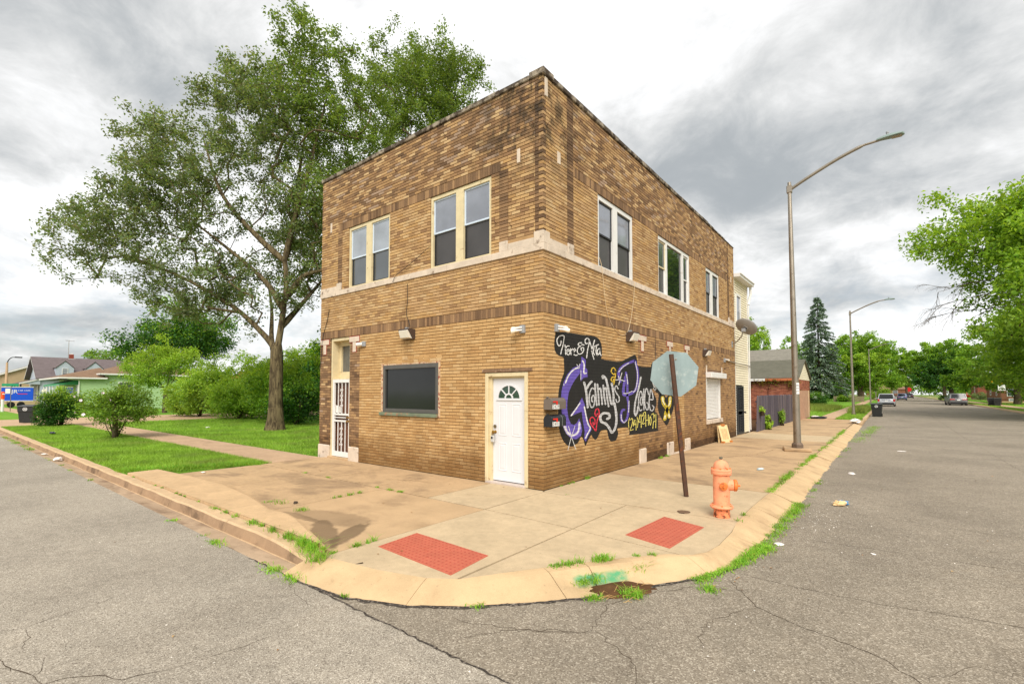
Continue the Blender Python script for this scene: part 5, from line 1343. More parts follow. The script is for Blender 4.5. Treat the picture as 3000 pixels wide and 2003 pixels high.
# ------------------------------------------------------------------ clapboard addition behind the brick
ad = thing('siding_addition', 'cream clapboard addition behind the brick building with a black security door', 'building', (0, BD, 0))
AY0, AY1, AX = BD + 0.03, 16.15, -0.02
M_siding = pm('siding_cream', (224, 214, 188), 0.6, 0.3, var=0.06, scale=2, dirt=(190, 168, 124), dirtamt=0.12)
def A_(x, y, z): return (x, y - BD, z)
q = MB(); q.box(-6, AX - 0.03, AY0 - BD, AY1 - BD, 0, 6.55); q.build('wall', pm('plank_shadow_backing', (96, 84, 64), 0.9, 0.1), ad)  # backing coloured dark so the plank gaps read as shadow lines
pk = {}
ops = [(13.93, 15.02, -0.1, 2.06), (14.08, 14.85, 4.62, 5.9)]
nz = 64; ex = 6.5 / nz
for k in range(nz):
    z0 = 0.05 + k * ex; iv = [(AY0 + 0.04, AY1 - 0.05)]
    for a, b, c, d in ops:
        if c < z0 + ex / 2 < d: iv = [r for s_ in iv for r in ((s_[0], min(s_[1], a)), (max(s_[0], b), s_[1])) if r[1] - r[0] > 0.02]
    for a, b in iv:
        key = round(b - a, 3)
        if key not in pk:
            q = MB(); L_ = b - a
            q.add([(0, 0, 0), (0, L_, 0), (0, L_, ex - 0.009), (0, 0, ex - 0.009), (0.026, 0, 0), (0.026, L_, 0), (0.006, L_, ex - 0.009), (0.006, 0, ex - 0.009)], [(4, 5, 6, 7), (0, 4, 7, 3), (1, 2, 6, 5), (0, 1, 5, 4), (3, 7, 6, 2)])
            pk[key] = q.mesh('plank', M_siding)
        o = bpy.data.objects.new('plank', pk[key]); link(o, ad); o.location = A_(AX - 0.03, a, z0)
for a, b in ((AY0, AY0 + 0.05), (AY1 - 0.06, AY1 + 0.01)):
    q = MB(); q.box(AX - 0.04, AX + 0.012, a - BD, b - BD, 0, 6.55); q.build('corner_board', M_white, ad)
q = MB(); q.box(AX - 0.02, AX + 0.26, AY0 - BD - 0.02, AY1 - BD + 0.15, 6.52, 6.62); q.box(-6, AX + 0.3, AY0 - BD - 0.02, AY1 - BD + 0.15, 6.62, 6.66); q.build('eave', M_white, ad)
q = MB(); q.tube([A_(AX + 0.12, AY1 + 0.08, 6.55), A_(AX + 0.12, AY1 + 0.1, 6.2), A_(AX + 0.06, AY1 + 0.04, 5.9), A_(AX + 0.05, AY1 - 0.02, 5.7)], 0.055, 8); q.tube([A_(AX + 0.05, AY1 - 0.02, 5.72), A_(AX + 0.05, AY1 - 0.02, 0.1)], 0.022, 8); q.build('downspout', M_white, ad)
wv = bpy.data.objects.new('window', None); link(wv, ad)
def AS(u, w, z): return (AX + w, u - BD, z)
q = MB()
for a, b, c, d in ((14.08, 14.16, 4.62, 5.9), (14.77, 14.85, 4.62, 5.9), (14.16, 14.77, 5.82, 5.9), (14.16, 14.77, 4.62, 4.68)): q.box(a, b, -0.05, 0.025, c, d, 0, AS)
q.build('frame', M_white, wv)
q = MB(); q.box(14.16, 14.77, -0.03, -0.02, 5.2, 5.82, 0, AS); q.build('pane', M_glass_lt, wv)
q = MB(); q.box(14.16, 14.77, -0.028, -0.018, 4.68, 5.2, 0, AS); q.build('pane', M_glass, wv)
dv = bpy.data.objects.new('security_door', None); link(dv, ad); dv['label'] = 'narrow black ornamental security door in the cream siding'
q = MB()
for a, b, c, d in ((13.95, 14.03, -0.02, 2.04), (14.92, 15.0, -0.02, 2.04), (14.03, 14.92, 1.95, 2.04), (14.03, 14.92, -0.02, 0.12), (14.03, 14.92, 0.98, 1.05), (14.03, 14.92, 0.80, 0.84)): q.box(a, b, -0.03, 0.04, c, d, 0, AS)
M_doorblk = pm('door_black', (50, 52, 56), 0.5, 0.3, 0.2)
q.build('frame', M_doorblk, dv)
q = MB(); q.box(14.03, 14.92, -0.05, -0.03, 0.1, 1.97, 0, AS); q.build('screen', pm('mesh_gray', (150, 150, 148), 0.5, 0.3, var=0.45, scale=9), dv)
for k in range(1, 8):
    uu = 14.03 + 0.89 * k / 8
    q = MB(); q.box(uu - 0.012, uu + 0.012, -0.015, 0.02, 0.12, 0.8, 0, AS); q.box(uu - 0.012, uu + 0.012, -0.015, 0.02, 1.05, 1.95, 0, AS); q.build('bar', M_doorblk, dv)
for zc_ in (0.46, 1.5):
    q = MB()
    for j in range(-3, 4):
        for s1 in (-1, 1):
            q.tube([AS(14.475 + s1 * a, 0.03, zc_ + j * 0.11 + b) for a, b in ((0.0, 0), (0.06, 0.05), (0.14, 0.03), (0.16, -0.03), (0.1, -0.045), (0.07, -0.01))], 0.011, 5)
    q.build('scroll', M_doorblk, dv)
q = MB(); q.lathe([(0.03, 0), (0.03, 0.05), (0.04, 0.06), (0.03, 0.09), (0, 0.09)], 10, 0, AS(14.96, 0.04, 0.92), 'x'); q.build('knob', M_black, dv)
q = MB(); q.box(-0.4, 0.06, 0.1, 1.35, -0.05, 0.02); q.build('step', M_conc_old, ad)

# folded A-board leaning on the wall
ab = thing('a_board', 'small folded cream A-board leaning against the dark wall base', 'sign', (0.24, 10.8, 0.0), R(-14))
def lean(y0, y1, x_b, x_t, h, th, m, nm):
    q = MB(); q.add([(x_b, y0, 0), (x_b, y1, 0), (x_t, y1, h), (x_t, y0, h), (x_b + th, y0, 0), (x_b + th, y1, 0), (x_t + th, y1, h), (x_t + th, y0, h)], [(0, 1, 2, 3), (7, 6, 5, 4), (0, 4, 5, 1), (1, 5, 6, 2), (2, 6, 7, 3), (3, 7, 4, 0)]); return q.build(nm, m, ab)
M_aboard = pm('a_board_cream', (226, 200, 150), 0.7, 0.2, var=0.1, scale=6, dirt=(180, 120, 60), dirtamt=0.2)
lean(-0.30, 0.30, 0.13, -0.02, 0.60, 0.02, M_aboard, 'panel'); lean(-0.30, 0.30, 0.0, -0.045, 0.60, 0.02, M_aboard, 'panel')
q = MB(); q.box(0.10, 0.20, -0.31, -0.22, 0, 0.06); q.box(0.10, 0.20, 0.22, 0.31, 0, 0.06); q.box(-0.03, 0.03, -0.1, 0.1, 0.58, 0.64); q.build('foot', pm('a_board_orange', (190, 120, 60), 0.7, 0.2), ab)
q = MB(); q.add([(0.123, -0.2, 0.12), (0.123, 0.2, 0.12), (0.033, 0.2, 0.48), (0.033, -0.2, 0.48)], [(0, 1, 2, 3)]); q.build('notice', pm('faded_print', (206, 176, 128), 0.8, 0.1, var=0.2, scale=16), ab)

# ------------------------------------------------------------------ stop sign seen from behind
ss = thing('stop_sign', 'back of an octagonal stop sign on a leaning rusty perforated post', 'street sign', (2.195, 1.10, 0.0))
topv = Vector((-0.155, -0.20, 2.42))
ax = topv.normalized(); xr = Vector((0.93, 0.36, 0)); xr = (xr - ax * xr.dot(ax)).normalized(); yr = ax.cross(xr)
h_ = 0.030
q = MB()        # U channel
pr = [(-0.040, -0.016), (-0.026, -0.016), (-0.018, 0.016), (0.018, 0.016), (0.026, -0.016), (0.040, -0.016), (0.040, -0.010), (0.029, -0.010), (0.021, 0.021), (-0.021, 0.021), (-0.029, -0.010), (-0.040, -0.010)]
n = len(pr); base = [Vector((0, 0, -0.12)) + xr * a - yr * b for a, b in pr]; tp = [p + ax * (topv.length + 0.12) for p in base]
q.add([tuple(p) for p in base + tp], [(i, (i + 1) % n, n + (i + 1) % n, n + i) for i in range(n)] + [(n + 0, n + 1, n + 10, n + 11), (n + 1, n + 2, n + 9, n + 10), (n + 2, n + 3, n + 8, n + 9), (n + 3, n + 4, n + 7, n + 8), (n + 4, n + 5, n + 6, n + 7)])
q.build('post', M_rust, ss)
q = MB()        # punched holes, seen as dark spots with worn rims
for k in range(92):
    p = ax * (0.06 + k * 0.0254) + yr * -0.0165 * 0 
    c = p - yr * 0.0215 + xr * 0.0
    for dx in (-0.0325,):
        cc = p + xr * dx + yr * 0.0165
        q.add([tuple(cc + xr * (0.0055 * math.cos(a)) + ax * (0.0065 * math.sin(a))) for a in np.linspace(0, 2 * math.pi, 9)[:-1]], [tuple(range(8))])
o = q.build('bolt_hole', pm('hole_pale', (176, 160, 146), 0.8, 0.2), ss); o['kind'] = 'stuff'
cs = Vector((2.02 - 2.195, 1.045 - 1.10 - 0.0, 2.095))
nrm = Vector((0.30, -0.95, 0.02)).normalized()
sx_ = Vector((0.95, 0.30, 0)).normalized(); sx_ = (sx_ - nrm * sx_.dot(nrm)).normalized(); sy_ = nrm.cross(sx_) * -1
if sy_.z < 0: sy_ = -sy_
tw = R(7.5); ex_ = sx_ * math.cos(tw) - sy_ * math.sin(tw); ey_ = sx_ * math.sin(tw) + sy_ * math.cos(tw)
cs = cs - nrm * 0.032
ro = 0.381 / math.cos(R(22.5))
oc = [cs + ex_ * (ro * math.cos(R(22.5 + 45 * k))) + ey_ * (ro * math.sin(R(22.5 + 45 * k))) for k in range(8)]
q = MB(); q.add([tuple(p) for p in oc] + [tuple(p - nrm * 0.003) for p in oc], [tuple(range(8))] + [(i, (i + 1) % 8, 8 + (i + 1) % 8, 8 + i) for i in range(8)]); q.build('plate', M_signback, ss)
M_stopred = pm('sign_red', (190, 30, 34), 0.4, 0.4); M_signwhite = pm('sign_white', (228, 228, 226), 0.4, 0.4)
q = MB(); q.add([tuple(p - nrm * 0.0042) for p in oc], [tuple(range(7, -1, -1))]); q.build('face', M_signwhite, ss)
oc2 = [cs + (p - cs) * 0.94 for p in oc]
q = MB(); q.add([tuple(p - nrm * 0.0052) for p in oc2], [tuple(range(7, -1, -1))]); q.build('face', M_stopred, ss)
text_on(ss, 'STOP', 0.30, lambda u, v: tuple(cs - nrm * 0.0062 - ex_ * u + ey_ * v), M_signwhite)
q = MB()
for dz in (-0.25, 0.25):
    c = cs + ey_ * dz; q.obox(c + nrm * 0.004, ex_ * 0.012, ey_ * 0.012, nrm * 0.006)
q.build('bolt', M_steel, ss)

# ------------------------------------------------------------------ fire hydrant
M_hyd = pm('hydrant_salmon', (240, 156, 116), 0.6, 0.3, var=0.14, scale=9, fine=0.06, bump=0.2, dirt=(132, 62, 30), dirtamt=0.22)
M_hyd2 = pm('hydrant_orange', (226, 124, 58), 0.6, 0.35, var=0.15, scale=14, bump=0.2, dirt=(130, 66, 34), dirtamt=0.4)
M_hydb = pm('hydrant_base', (236, 138, 92), 0.6, 0.3, var=0.14, scale=11, bump=0.3, dirt=(104, 54, 30), dirtamt=0.6)
hy = thing('fire_hydrant', 'salmon orange fire hydrant with rust chips by the corner ramp', 'fire hydrant', (3.02, 0.10, 0.0), 0.0)
def part(nm, fn, mt, par, smooth=True):
    q = MB(); fn(q); return q.build(nm, mt, par, smooth)
part('base', lambda q: q.lathe([(0.112, -0.03), (0.112, 0.02), (0.108, 0.04), (0.106, 0.13)], 28), M_hydb, hy)
part('base_flange', lambda q: q.lathe([(0.10, 0.128), (0.152, 0.132), (0.158, 0.145), (0.152, 0.163), (0.112, 0.172)], 28), M_hyd, hy)
part('barrel', lambda q: q.lathe([(0.109, 0.172), (0.111, 0.30), (0.111, 0.585), (0.113, 0.60)], 32), M_hyd, hy)
part('top_flange', lambda q: q.lathe([(0.112, 0.600), (0.134, 0.604), (0.138, 0.615), (0.138, 0.640), (0.132, 0.646), (0.138, 0.652), (0.137, 0.672), (0.128, 0.680), (0.104, 0.682)], 32), M_hyd, hy)
part('bonnet', lambda q: q.lathe([(0.106, 0.682), (0.104, 0.705), (0.098, 0.735), (0.084, 0.765), (0.060, 0.786), (0.03, 0.795), (0.026, 0.81), (0.0, 0.812)], 28), M_hyd, hy)
part('operating_nut', lambda q: q.lathe([(0.021, 0.808), (0.021, 0.822), (0.026, 0.824), (0.025, 0.846), (0.0, 0.847)], 5), pm('nut_iron', (112, 110, 92), 0.6, 0.4, 0.4, var=0.2, scale=20), hy, False)
for k in range(8):
    a = R(k * 45 + 12)
    for z0, z1, rr_, mt in ((0.592, 0.60, 0.122, M_hydb), (0.680, 0.692, 0.12, M_hyd2)):
        part('bolt', lambda q: q.lathe([(0.011, z0), (0.011, z1 + 0.004), (0, z1 + 0.005)], 6, 0, (rr_ * math.cos(a), rr_ * math.sin(a), 0)), mt, hy, False)
for k in range(6):
    a = R(k * 60 + 47); d = Vector((math.cos(a), math.sin(a), 0))
    part('bolt', lambda q: q.lathe([(0.013, 0.122), (0.013, 0.176), (0, 0.178)], 6, 0, (0.134 * d.x, 0.134 * d.y, 0)), M_hyd2, hy, False)
def nozzle(ang, z, r0, ln, cap, mt, mt2):
    d = Vector((math.cos(ang), math.sin(ang), 0)); p = Vector((0, 0, z))
    n_ = bpy.data.objects.new('nozzle', None); link(n_, hy); n_.empty_display_size = 0.05
    q = MB(); q.tube([p + d * 0.08, p + d * 0.112, p + d * (0.112 + ln * 0.45), p + d * (0.112 + ln * 0.5)], [r0 * 1.05, r0, r0 * 0.98, r0 * 0.9], 22); q.build('neck', mt, n_, True)
    q = MB(); q.tube([p + d * (0.112 + ln * 0.52), p + d * (0.112 + ln * 0.6), p + d * (0.112 + ln * 0.9), p + d * (0.112 + ln)], [r0 * 1.02, r0 * 1.08, r0 * 1.02, r0 * 0.75], 22); q.build('cap', mt2, n_, True)
    q = MB(); q.tube([p + d * (0.112 + ln), p + d * (0.112 + ln + 0.034)], [0.017, 0.016], 5); q.build('cap_nut', mt2, n_)
# steamer outlet faces the street corner to the right, hose outlet faces the camera
nozzle(R(20), 0.452, 0.078, 0.10, True, M_hyd, M_hyd2)
nozzle(R(-62), 0.452, 0.052, 0.035, True, M_hyd, M_hyd2)
nozzle(R(118), 0.452, 0.052, 0.05, True, M_hyd, M_hyd2)

# ------------------------------------------------------------------ street lamps along the kerb
def lamp(loc, lean_, label, proto=None, rz=0.0):
    if proto is not None:
        r_ = copy_tree(proto); r_.location = loc; r_.rotation_euler = (0, 0, rz); r_['label'] = label; return r_
    r_ = thing('street_lamp', label, 'street lamp', loc, rz, 'street lamps along the side street')
    HT = 8.2
    q = MB(); q.tube([(0, 0, 0.0), (lean_ * 0.4, 0, 3), (lean_, 0, HT)], [0.105, 0.085, 0.052], 18); q.build('pole', M_steel, r_, True)
    q = MB(); q.lathe([(0.155, 0.0), (0.155, 0.10), (0.125, 0.14), (0.11, 0.16)], 8); q.build('base_shoe', pm('shoe_rusty', (112, 96, 82), 0.7, 0.4, 0.4, var=0.25, scale=8), r_)
    q = MB(); q.tube(catmull([(lean_ + 0.03, 0, HT - 0.22), (lean_ + 0.5, 0, HT + 0.02), (lean_ + 1.2, 0, HT + 0.34), (lean_ + 1.8, 0, HT + 0.55), (lean_ + 2.05, 0, HT + 0.585), (lean_ + 2.25, 0, HT + 0.6)], 5), [0.048] * 16 + [0.034] * 10, 12); q.build('arm', M_steel, r_, True)
    q = MB(); q.box(lean_ - 0.075, lean_ + 0.075, -0.07, 0.07, HT - 0.34, HT - 0.10, 0, None, 0.02); q.build('clamp', M_steel, r_)
    # cobra head: rounded shell with a flat lens underneath
    x0 = lean_ + 2.18; L_ = 0.62; n_ = 12; vs = []; fs = []; m_ = 14
    for i in range(n_ + 1):
        f_ = i / n_
        wd = 0.055 + 0.075 * math.sin(min(1, f_ * 1.15) * math.pi * 0.5) if f_ < 0.9 else 0.13 * math.sqrt(max(0.02, 1 - ((f_ - 0.9) / 0.1) ** 2))
        hh = 0.05 + 0.045 * math.sin(f_ * math.pi)
        for k in range(m_):
            a = 2 * math.pi * k / m_
            zz_ = math.sin(a) * (hh if math.sin(a) > 0 else 0.03)
            vs.append((x0 + L_ * f_, wd * math.cos(a), HT + 0.61 + zz_))
    for i in range(n_):
        for k in range(m_): fs.append((i * m_ + k, i * m_ + (k + 1) % m_, (i + 1) * m_ + (k + 1) % m_, (i + 1) * m_ + k))
    fs.append(tuple(range(m_))); fs.append(tuple(n_ * m_ + k for k in range(m_)))
    q = MB(); q.add(vs, fs); q.build('lamp_head', pm('lamp_head_gray', (136, 152, 146), 0.5, 0.4, 0.3, var=0.08), r_, True)
    q = MB(); q.box(x0 + 0.34, x0 + 0.56, -0.085, 0.085, HT + 0.572, HT + 0.584, 0, None, 0.004); q.build('lens', pm('lamp_lens', (150, 140, 118), 0.25, 0.6, var=0.3, scale=30), r_)
    q = MB(); q.lathe([(0.03, 0), (0.03, 0.05), (0.038, 0.055), (0.036, 0.09), (0, 0.1)], 12, 0, (x0 + 0.25, 0, HT + 0.69)); q.build('photocell', M_gray, r_)
    return r_
l1 = lamp((2.70, 9.62, 0.09), -0.06, 'tall grey street lamp on a square concrete pad, nearest the hydrant')
l2 = lamp((2.68, 38.6, 0.0), 0, 'street lamp in the grass verge beside the bin, behind the first lamp', l1)
l3 = lamp((2.70, 80.5, 0.0), 0, 'street lamp farther down the verge near the silver minivan', l1)
l4 = lamp((2.55, 124.0, 0.0), 0, 'farthest street lamp in the row, in front of the maples', l1)
q = MB(); q.box(-0.36, 0.36, -0.36, 0.36, 0, 0.09, 0, None, 0.02)
o = q.build('lamp_pad', M_conc_old, None, loc=(2.68, 9.64, 0.0)); tag(o, 'low square concrete pad under the nearest street lamp', 'concrete pad'); o.rotation_euler = (0, 0, R(12))
st = thing('sticker', 'white sticker with small dark print on the nearest lamp pole', 'sticker', (2.69, 9.62, 0.0))
q = MB(); vs = []; fs = []
for i in range(5):
    a = R(-75 + i * 14); vs += [(0.1 * math.cos(a) + 0.002, 0.1 * math.sin(a) - 0.002, 1.72), (0.098 * math.cos(a) + 0.002, 0.098 * math.sin(a) - 0.002, 2.06)]
q.add(vs, [(2 * i, 2 * i + 2, 2 * i + 3, 2 * i + 1) for i in range(4)]); q.build('sheet', M_signwhite, st)
for z_ in (1.80, 1.89, 1.98):
    q = MB()
    for i in range(3):
        a = R(-66 + i * 14); q.add([(0.101 * math.cos(a + s1) + 0.002, 0.101 * math.sin(a + s1) - 0.002, z_ + s2) for s1, s2 in ((-0.06, -0.02), (0.06, -0.02), (0.05, 0.02), (-0.05, 0.02))], [(0, 1, 2, 3)])
    q.build('print', M_black, st)

# ------------------------------------------------------------------ fence and garage
fc = thing('board_fence', 'leaning dark grey board fence beside the clapboard addition', 'fence', (0.24, 16.3, 0.0))
M_fence = [pm('fence_board_%d' % i, c, 0.85, 0.2, var=0.14, scale=3, stretch=(2, 2, 0.3)) for i, c in enumerate(((96, 88, 94), (84, 78, 86), (108, 98, 98), (78, 70, 76)))]
rf_ = random.Random(5); y = 0.0; k = 0
bm = {}
while y < 11.0:
    wd = 0.138; key = k % 4
    if key not in bm:
        q = MB(); q.add([(0, 0.004, 0), (0, wd - 0.004, 0), (0, wd - 0.004, 1.62), (0, wd / 2 + 0.02, 1.66), (0, wd / 2 - 0.02, 1.66), (0, 0.004, 1.62)] + [(-0.02, a, b) for a, b in ((0.004, 0), (wd - 0.004, 0), (wd - 0.004, 1.62), (wd / 2 + .02, 1.66), (wd / 2 - .02, 1.66), (0.004, 1.62))],
              [(0, 1, 2, 3, 4, 5), (11, 10, 9, 8, 7, 6)] + [(i, (i + 1) % 6, 6 + (i + 1) % 6, 6 + i) for i in range(6)])
        bm[key] = q.mesh('board', M_fence[key])
    o = bpy.data.objects.new('board', bm[key]); link(o, fc)
    tilt = 0.10 * max(0, 1 - y / 4.0)
    o.location = (rf_.uniform(-0.008, 0.008), y, -0.03 + rf_.uniform(-0.02, 0.02)); o.rotation_euler = (-tilt + rf_.uniform(-0.008, 0.008), rf_.uniform(-0.01, 0.01), 0)
    y += wd + 0.002; k += rf_.choice((1, 1, 2, 3))
for z in (0.35, 1.3):
    q = MB(); q.box(-0.08, -0.022, 0.2, 11.0, z, z + 0.09); q.build('rail', M_fence[1], fc)
for yy in (0.9, 3.6, 6.3, 9.0):
    q = MB(); q.box(-0.17, -0.08, yy, yy + 0.09, 0, 1.5); q.build('fence_post', M_fence[1], fc)

gr_ = thing('brick_garage', 'low red brick garage with a grey gable roof behind the grey fence', 'garage', (-3.4, 30.2, 0.0))
GX0, GX1, GY0, GY1 = -4.2, 3.8, -2.8, 2.8       # local
gb = [brick_mat('brick_red_%d' % i, c) for i, c in enumerate(((182, 108, 80), (166, 94, 70), (194, 122, 92), (150, 86, 66)))]
GL = MB(); GM = MB()
def gbrick(mp, u0, u1, z0, z1, lst):
    n = int((z1 - z0) / 0.075)
    for r in range(n):
        u = u0 - (0.105 if r % 2 else 0)
        while u < u1 - 0.01:
            a, b = max(u, u0), min(u + 0.21, u1)
            if b - a > 0.03: lst.append((mp, a + 0.005, b - 0.005, z0 + r * 0.075 + 0.005, z0 + (r + 1) * 0.075 - 0.005))
            u += 0.21
gl = []
mpF = lambda u, w, z: (u, GY0 - w, z)
mpS = lambda u, w, z: (GX1 + w, u, z)
gbrick(mpF, GX0, GX1, 0, 2.72, gl); gs = []
gbrick(mpS, GY0, GY1, 1.9, 2.6, gs); gbrick(mpS, GY0, GY0 + 0.35, 0, 1.9, gs); gbrick(mpS, GY1 - 0.5, GY1, 0, 1.9, gs)
allb = gs + sorted(gl, key=lambda b: (-b[1] if b[3] > 1.55 else 99))
gc_ = {}
def gq(b, q, at=None):
    mp, a, c, d, e = b
    if at is None: at = (0, 0, 0)
    P = [mp(a, 0, d), mp(c, 0, d), mp(c, 0, e), mp(a, 0, e), mp(a, -0.03, d), mp(c, -0.03, d), mp(c, -0.03, e), mp(a, -0.03, e)]
    P = [(p[0] - at[0], p[1] - at[1], p[2] - at[2]) for p in P]
    q.add(P, [(0, 1, 2, 3), (0, 4, 5, 1), (1, 5, 6, 2), (2, 6, 7, 3), (3, 7, 4, 0)], rng.randrange(4) if at == (0, 0, 0) else 0)
for i, b in enumerate(allb):
    if i < 290:
        mi = rng.randrange(4); key = (b[0] is mpS, round(b[2] - b[1], 3), mi)
        ctr = b[0]((b[1] + b[2]) / 2, 0, (b[3] + b[4]) / 2)
        if key not in gc_:
            q = MB(); gq(b, q, ctr); gc_[key] = q.mesh('brick', gb[mi])
        o = bpy.data.objects.new('brick', gc_[key]); link(o, gr_); o.location = ctr
    else: gq(b, GL)
o = GL.build('brickwork', gb, gr_); o['kind'] = 'stuff'
q = MB(); q.box(GX0, GX1 - 0.008, GY0 + 0.008, GY1, 0, 2.7); q.build('wall', pm('mortar_pale', (176, 140, 116), 0.95, 0.1, var=0.15), gr_)
# gable roof, ridge along x
ov = 0.25
q = MB()
for s1 in (-1, 1):
    q.add([(GX0 - ov, s1 * (GY1 + ov), 2.62), (GX1 + 0.12, s1 * (GY1 + ov), 2.62), (GX1 + 0.12, 0, 3.92), (GX0 - ov, 0, 3.92), (GX0 - ov, s1 * (GY1 + ov), 2.70), (GX1 + 0.12, s1 * (GY1 + ov), 2.70), (GX1 + 0.12, 0, 4.0), (GX0 - ov, 0, 4.0)], [(0, 1, 2, 3), (7, 6, 5, 4), (0, 4, 5, 1), (1, 5, 6, 2), (2, 6, 7, 3), (3, 7, 4, 0)])
q.build('roof', M_roof_gray, gr_)
for k in range(11):
    z0 = 2.6 + k * 0.12; wd = (GY1 + 0.05) * (1 - (z0 - 2.6) / 1.33) 
    if wd < 0.1: break
    w2 = (GY1 + 0.05) * (1 - (z0 + 0.118 - 2.6) / 1.33)
    q = MB(); q.add([(GX1 + 0.02, -wd, z0), (GX1 + 0.02, wd, z0), (GX1 + 0.008, w2, z0 + 0.118), (GX1 + 0.008, -w2, z0 + 0.118), (GX1, -wd, z0), (GX1, wd, z0)], [(0, 1, 2, 3), (4, 5, 1, 0)]); q.build('plank', M_siding, gr_)
q = MB(); q.add([(GX1 - 0.02, -GY1, 2.6), (GX1 - 0.02, GY1, 2.6), (GX1 - 0.02, 0, 3.9)], [(0, 1, 2)]); q.build('gable', M_siding, gr_)
q = MB(); q.box(GX0 - ov, 2.0, GY0 - ov - 0.02, GY0 - ov + 0.01, 2.50, 2.66); q.build('fascia', M_white, gr_)
q = MB(); q.box(2.0, GX1 + 0.12, GY0 - ov - 0.02, GY0 - ov + 0.01, 2.50, 2.66); q.build('fascia', pm('fascia_rust', (176, 104, 68), 0.8, 0.2), gr_)
for k in range(14):
    q = MB(); q.box(GX1 - 0.06, GX1 - 0.02, GY0 + 0.36, GY1 - 0.51, 0.02 + k * 0.135, 0.15 + k * 0.135, 0, None, 0.01); q.build('plank', M_siding, gr_)
q = MB(); q.box(GX1 - 0.03, GX1 + 0.02, GY1 - 0.62, GY1 - 0.5, 0, 1.9); q.build('door_frame', M_cream, gr_)
# ------------------------------------------------------------------ vegetation
def unit(v): return v / (np.linalg.norm(v, axis=-1, keepdims=True) + 1e-9)
def leaf_quads(C, size, r_, flat=0.35, aspect=0.55, var=0.35, droop=0.0):
    """one pointed leaf (a bent kite of two triangles sharing the midrib) per centre"""
    n = len(C)
    nrm = r_.normal(size=(n, 3)); nrm[:, 2] = np.abs(nrm[:, 2]) + flat; nrm = unit(nrm)
    a = r_.normal(size=(n, 3)); a[:, 2] -= droop
    a = unit(a - nrm * np.sum(a * nrm, 1, keepdims=True)); b = np.cross(nrm, a)
    s = size * (1 + var * r_.uniform(-1, 1, (n, 1)))
    fold = nrm * s * 0.16
    V = np.stack([C - a * s * 0.5, C + b * s * aspect * 0.5 + fold, C + a * s * 0.5, C - b * s * aspect * 0.5 + fold], 1)
    return V.reshape(-1, 3)

def grow(base, heads, ells, n_attr, r_, shell=0.45, lift=0.25, step=0.5, wob=0.12):
    """Branch skeleton: heads = list of polylines already there (trunk and limbs); each sampled crown point is joined to the nearest part of the tree."""
    P = []; par = []; 
    for line, link_to in heads:
        prev = link_to
        for p in line:
            P.append(np.array(p, float)); par.append(prev); prev = len(P) - 1
    A = []
    w = np.array([e[1][0] * e[1][1] * e[1][2] for e in ells]) ** 0.8; w = w / w.sum()
    cnt = r_.multinomial(n_attr, w)
    for (c, rad), k in zip(ells, cnt):
        d = unit(r_.normal(size=(k, 3))); rr = r_.uniform(0, 1, (k, 1)) ** shell * np.where(r_.uniform(0, 1, (k, 1)) < 0.16, 1.0 + 0.28 * r_.uniform(0, 1, (k, 1)), 1.0)
        A.append(np.array(c) + d * rr * np.array(rad))
    A = np.concatenate(A)
    root = np.array(base)
    start = P[min(len(P) - 1, len(heads[0][0]) - 1)]
    A = A[np.argsort(np.linalg.norm(A - start, axis=1))]
    tips = []
    buf = np.zeros((len(P) + n_attr * 14, 3)); buf[:len(P)] = P; n0 = len(P)
    for a in A:
        pts = buf[:n0]
        d = a - pts; dist = np.linalg.norm(d, axis=1)
        cost = dist * (1 + 0.55 * np.clip(-d[:, 2] / (dist + 1e-6), 0, 1))       # avoid growing downwards
        cost[:1] += 50
        j = int(np.argmin(cost)); L = dist[j]
        m = max(1, int(L / step)); prev = j
        m = min(m, 12)
        p0 = pts[j].copy()
        side = r_.normal(size=3) * L * wob; side[2] += L * lift * 0.3
        for i in range(1, m + 1):
            t_ = i / m
            q = p0 + (a - p0) * t_ + side * math.sin(math.pi * t_)
            if n0 >= len(buf): break
            buf[n0] = q; par.append(prev); prev = n0; n0 += 1
        tips.append(prev)
    return buf[:n0], par, tips

def wood(P, par, r_tip, expo, r_max, sides=6, floor=None):
    n = len(P); acc = np.zeros(n); ch = [[] for _ in range(n)]
    for i, p in enumerate(par):
        if p is not None and p >= 0: ch[p].append(i)
    order = sorted(range(n), key=lambda i: 0)
    depth_order = []; stack = [i for i, p in enumerate(par) if p is None or p < 0]
    while stack:
        i = stack.pop(); depth_order.append(i); stack.extend(ch[i])
    for i in reversed(depth_order):
        acc[i] = (sum(acc[c] for c in ch[i])) if ch[i] else r_tip ** expo
    rad = np.minimum(acc ** (1 / expo), r_max)
    if floor:
        for i, v in floor.items(): rad[i] = max(rad[i], v)
    q = MB(); done = set()
    st = [(i, None) for i, p in enumerate(par) if p is None or p < 0]
    while st:
        i, pre = st.pop()
        chain = [i] if pre is None else [pre, i]
        while ch[chain[-1]]:
            c = sorted(ch[chain[-1]], key=lambda k: -rad[k])
            for o_ in c[1:]: st.append((o_, chain[-1]))
            chain.append(c[0])
        if len(chain) < 2: continue
        rr = [float(rad[k]) for k in chain]
        if pre is not None: rr[0] = min(rr[0], rr[1] * 1.15)
        k_ = sides if rr[0] > 0.05 else (5 if rr[0] > 0.025 else 3)
        q.tube([P[k] for k in chain], rr, k_, caps=False)
    return q, rad

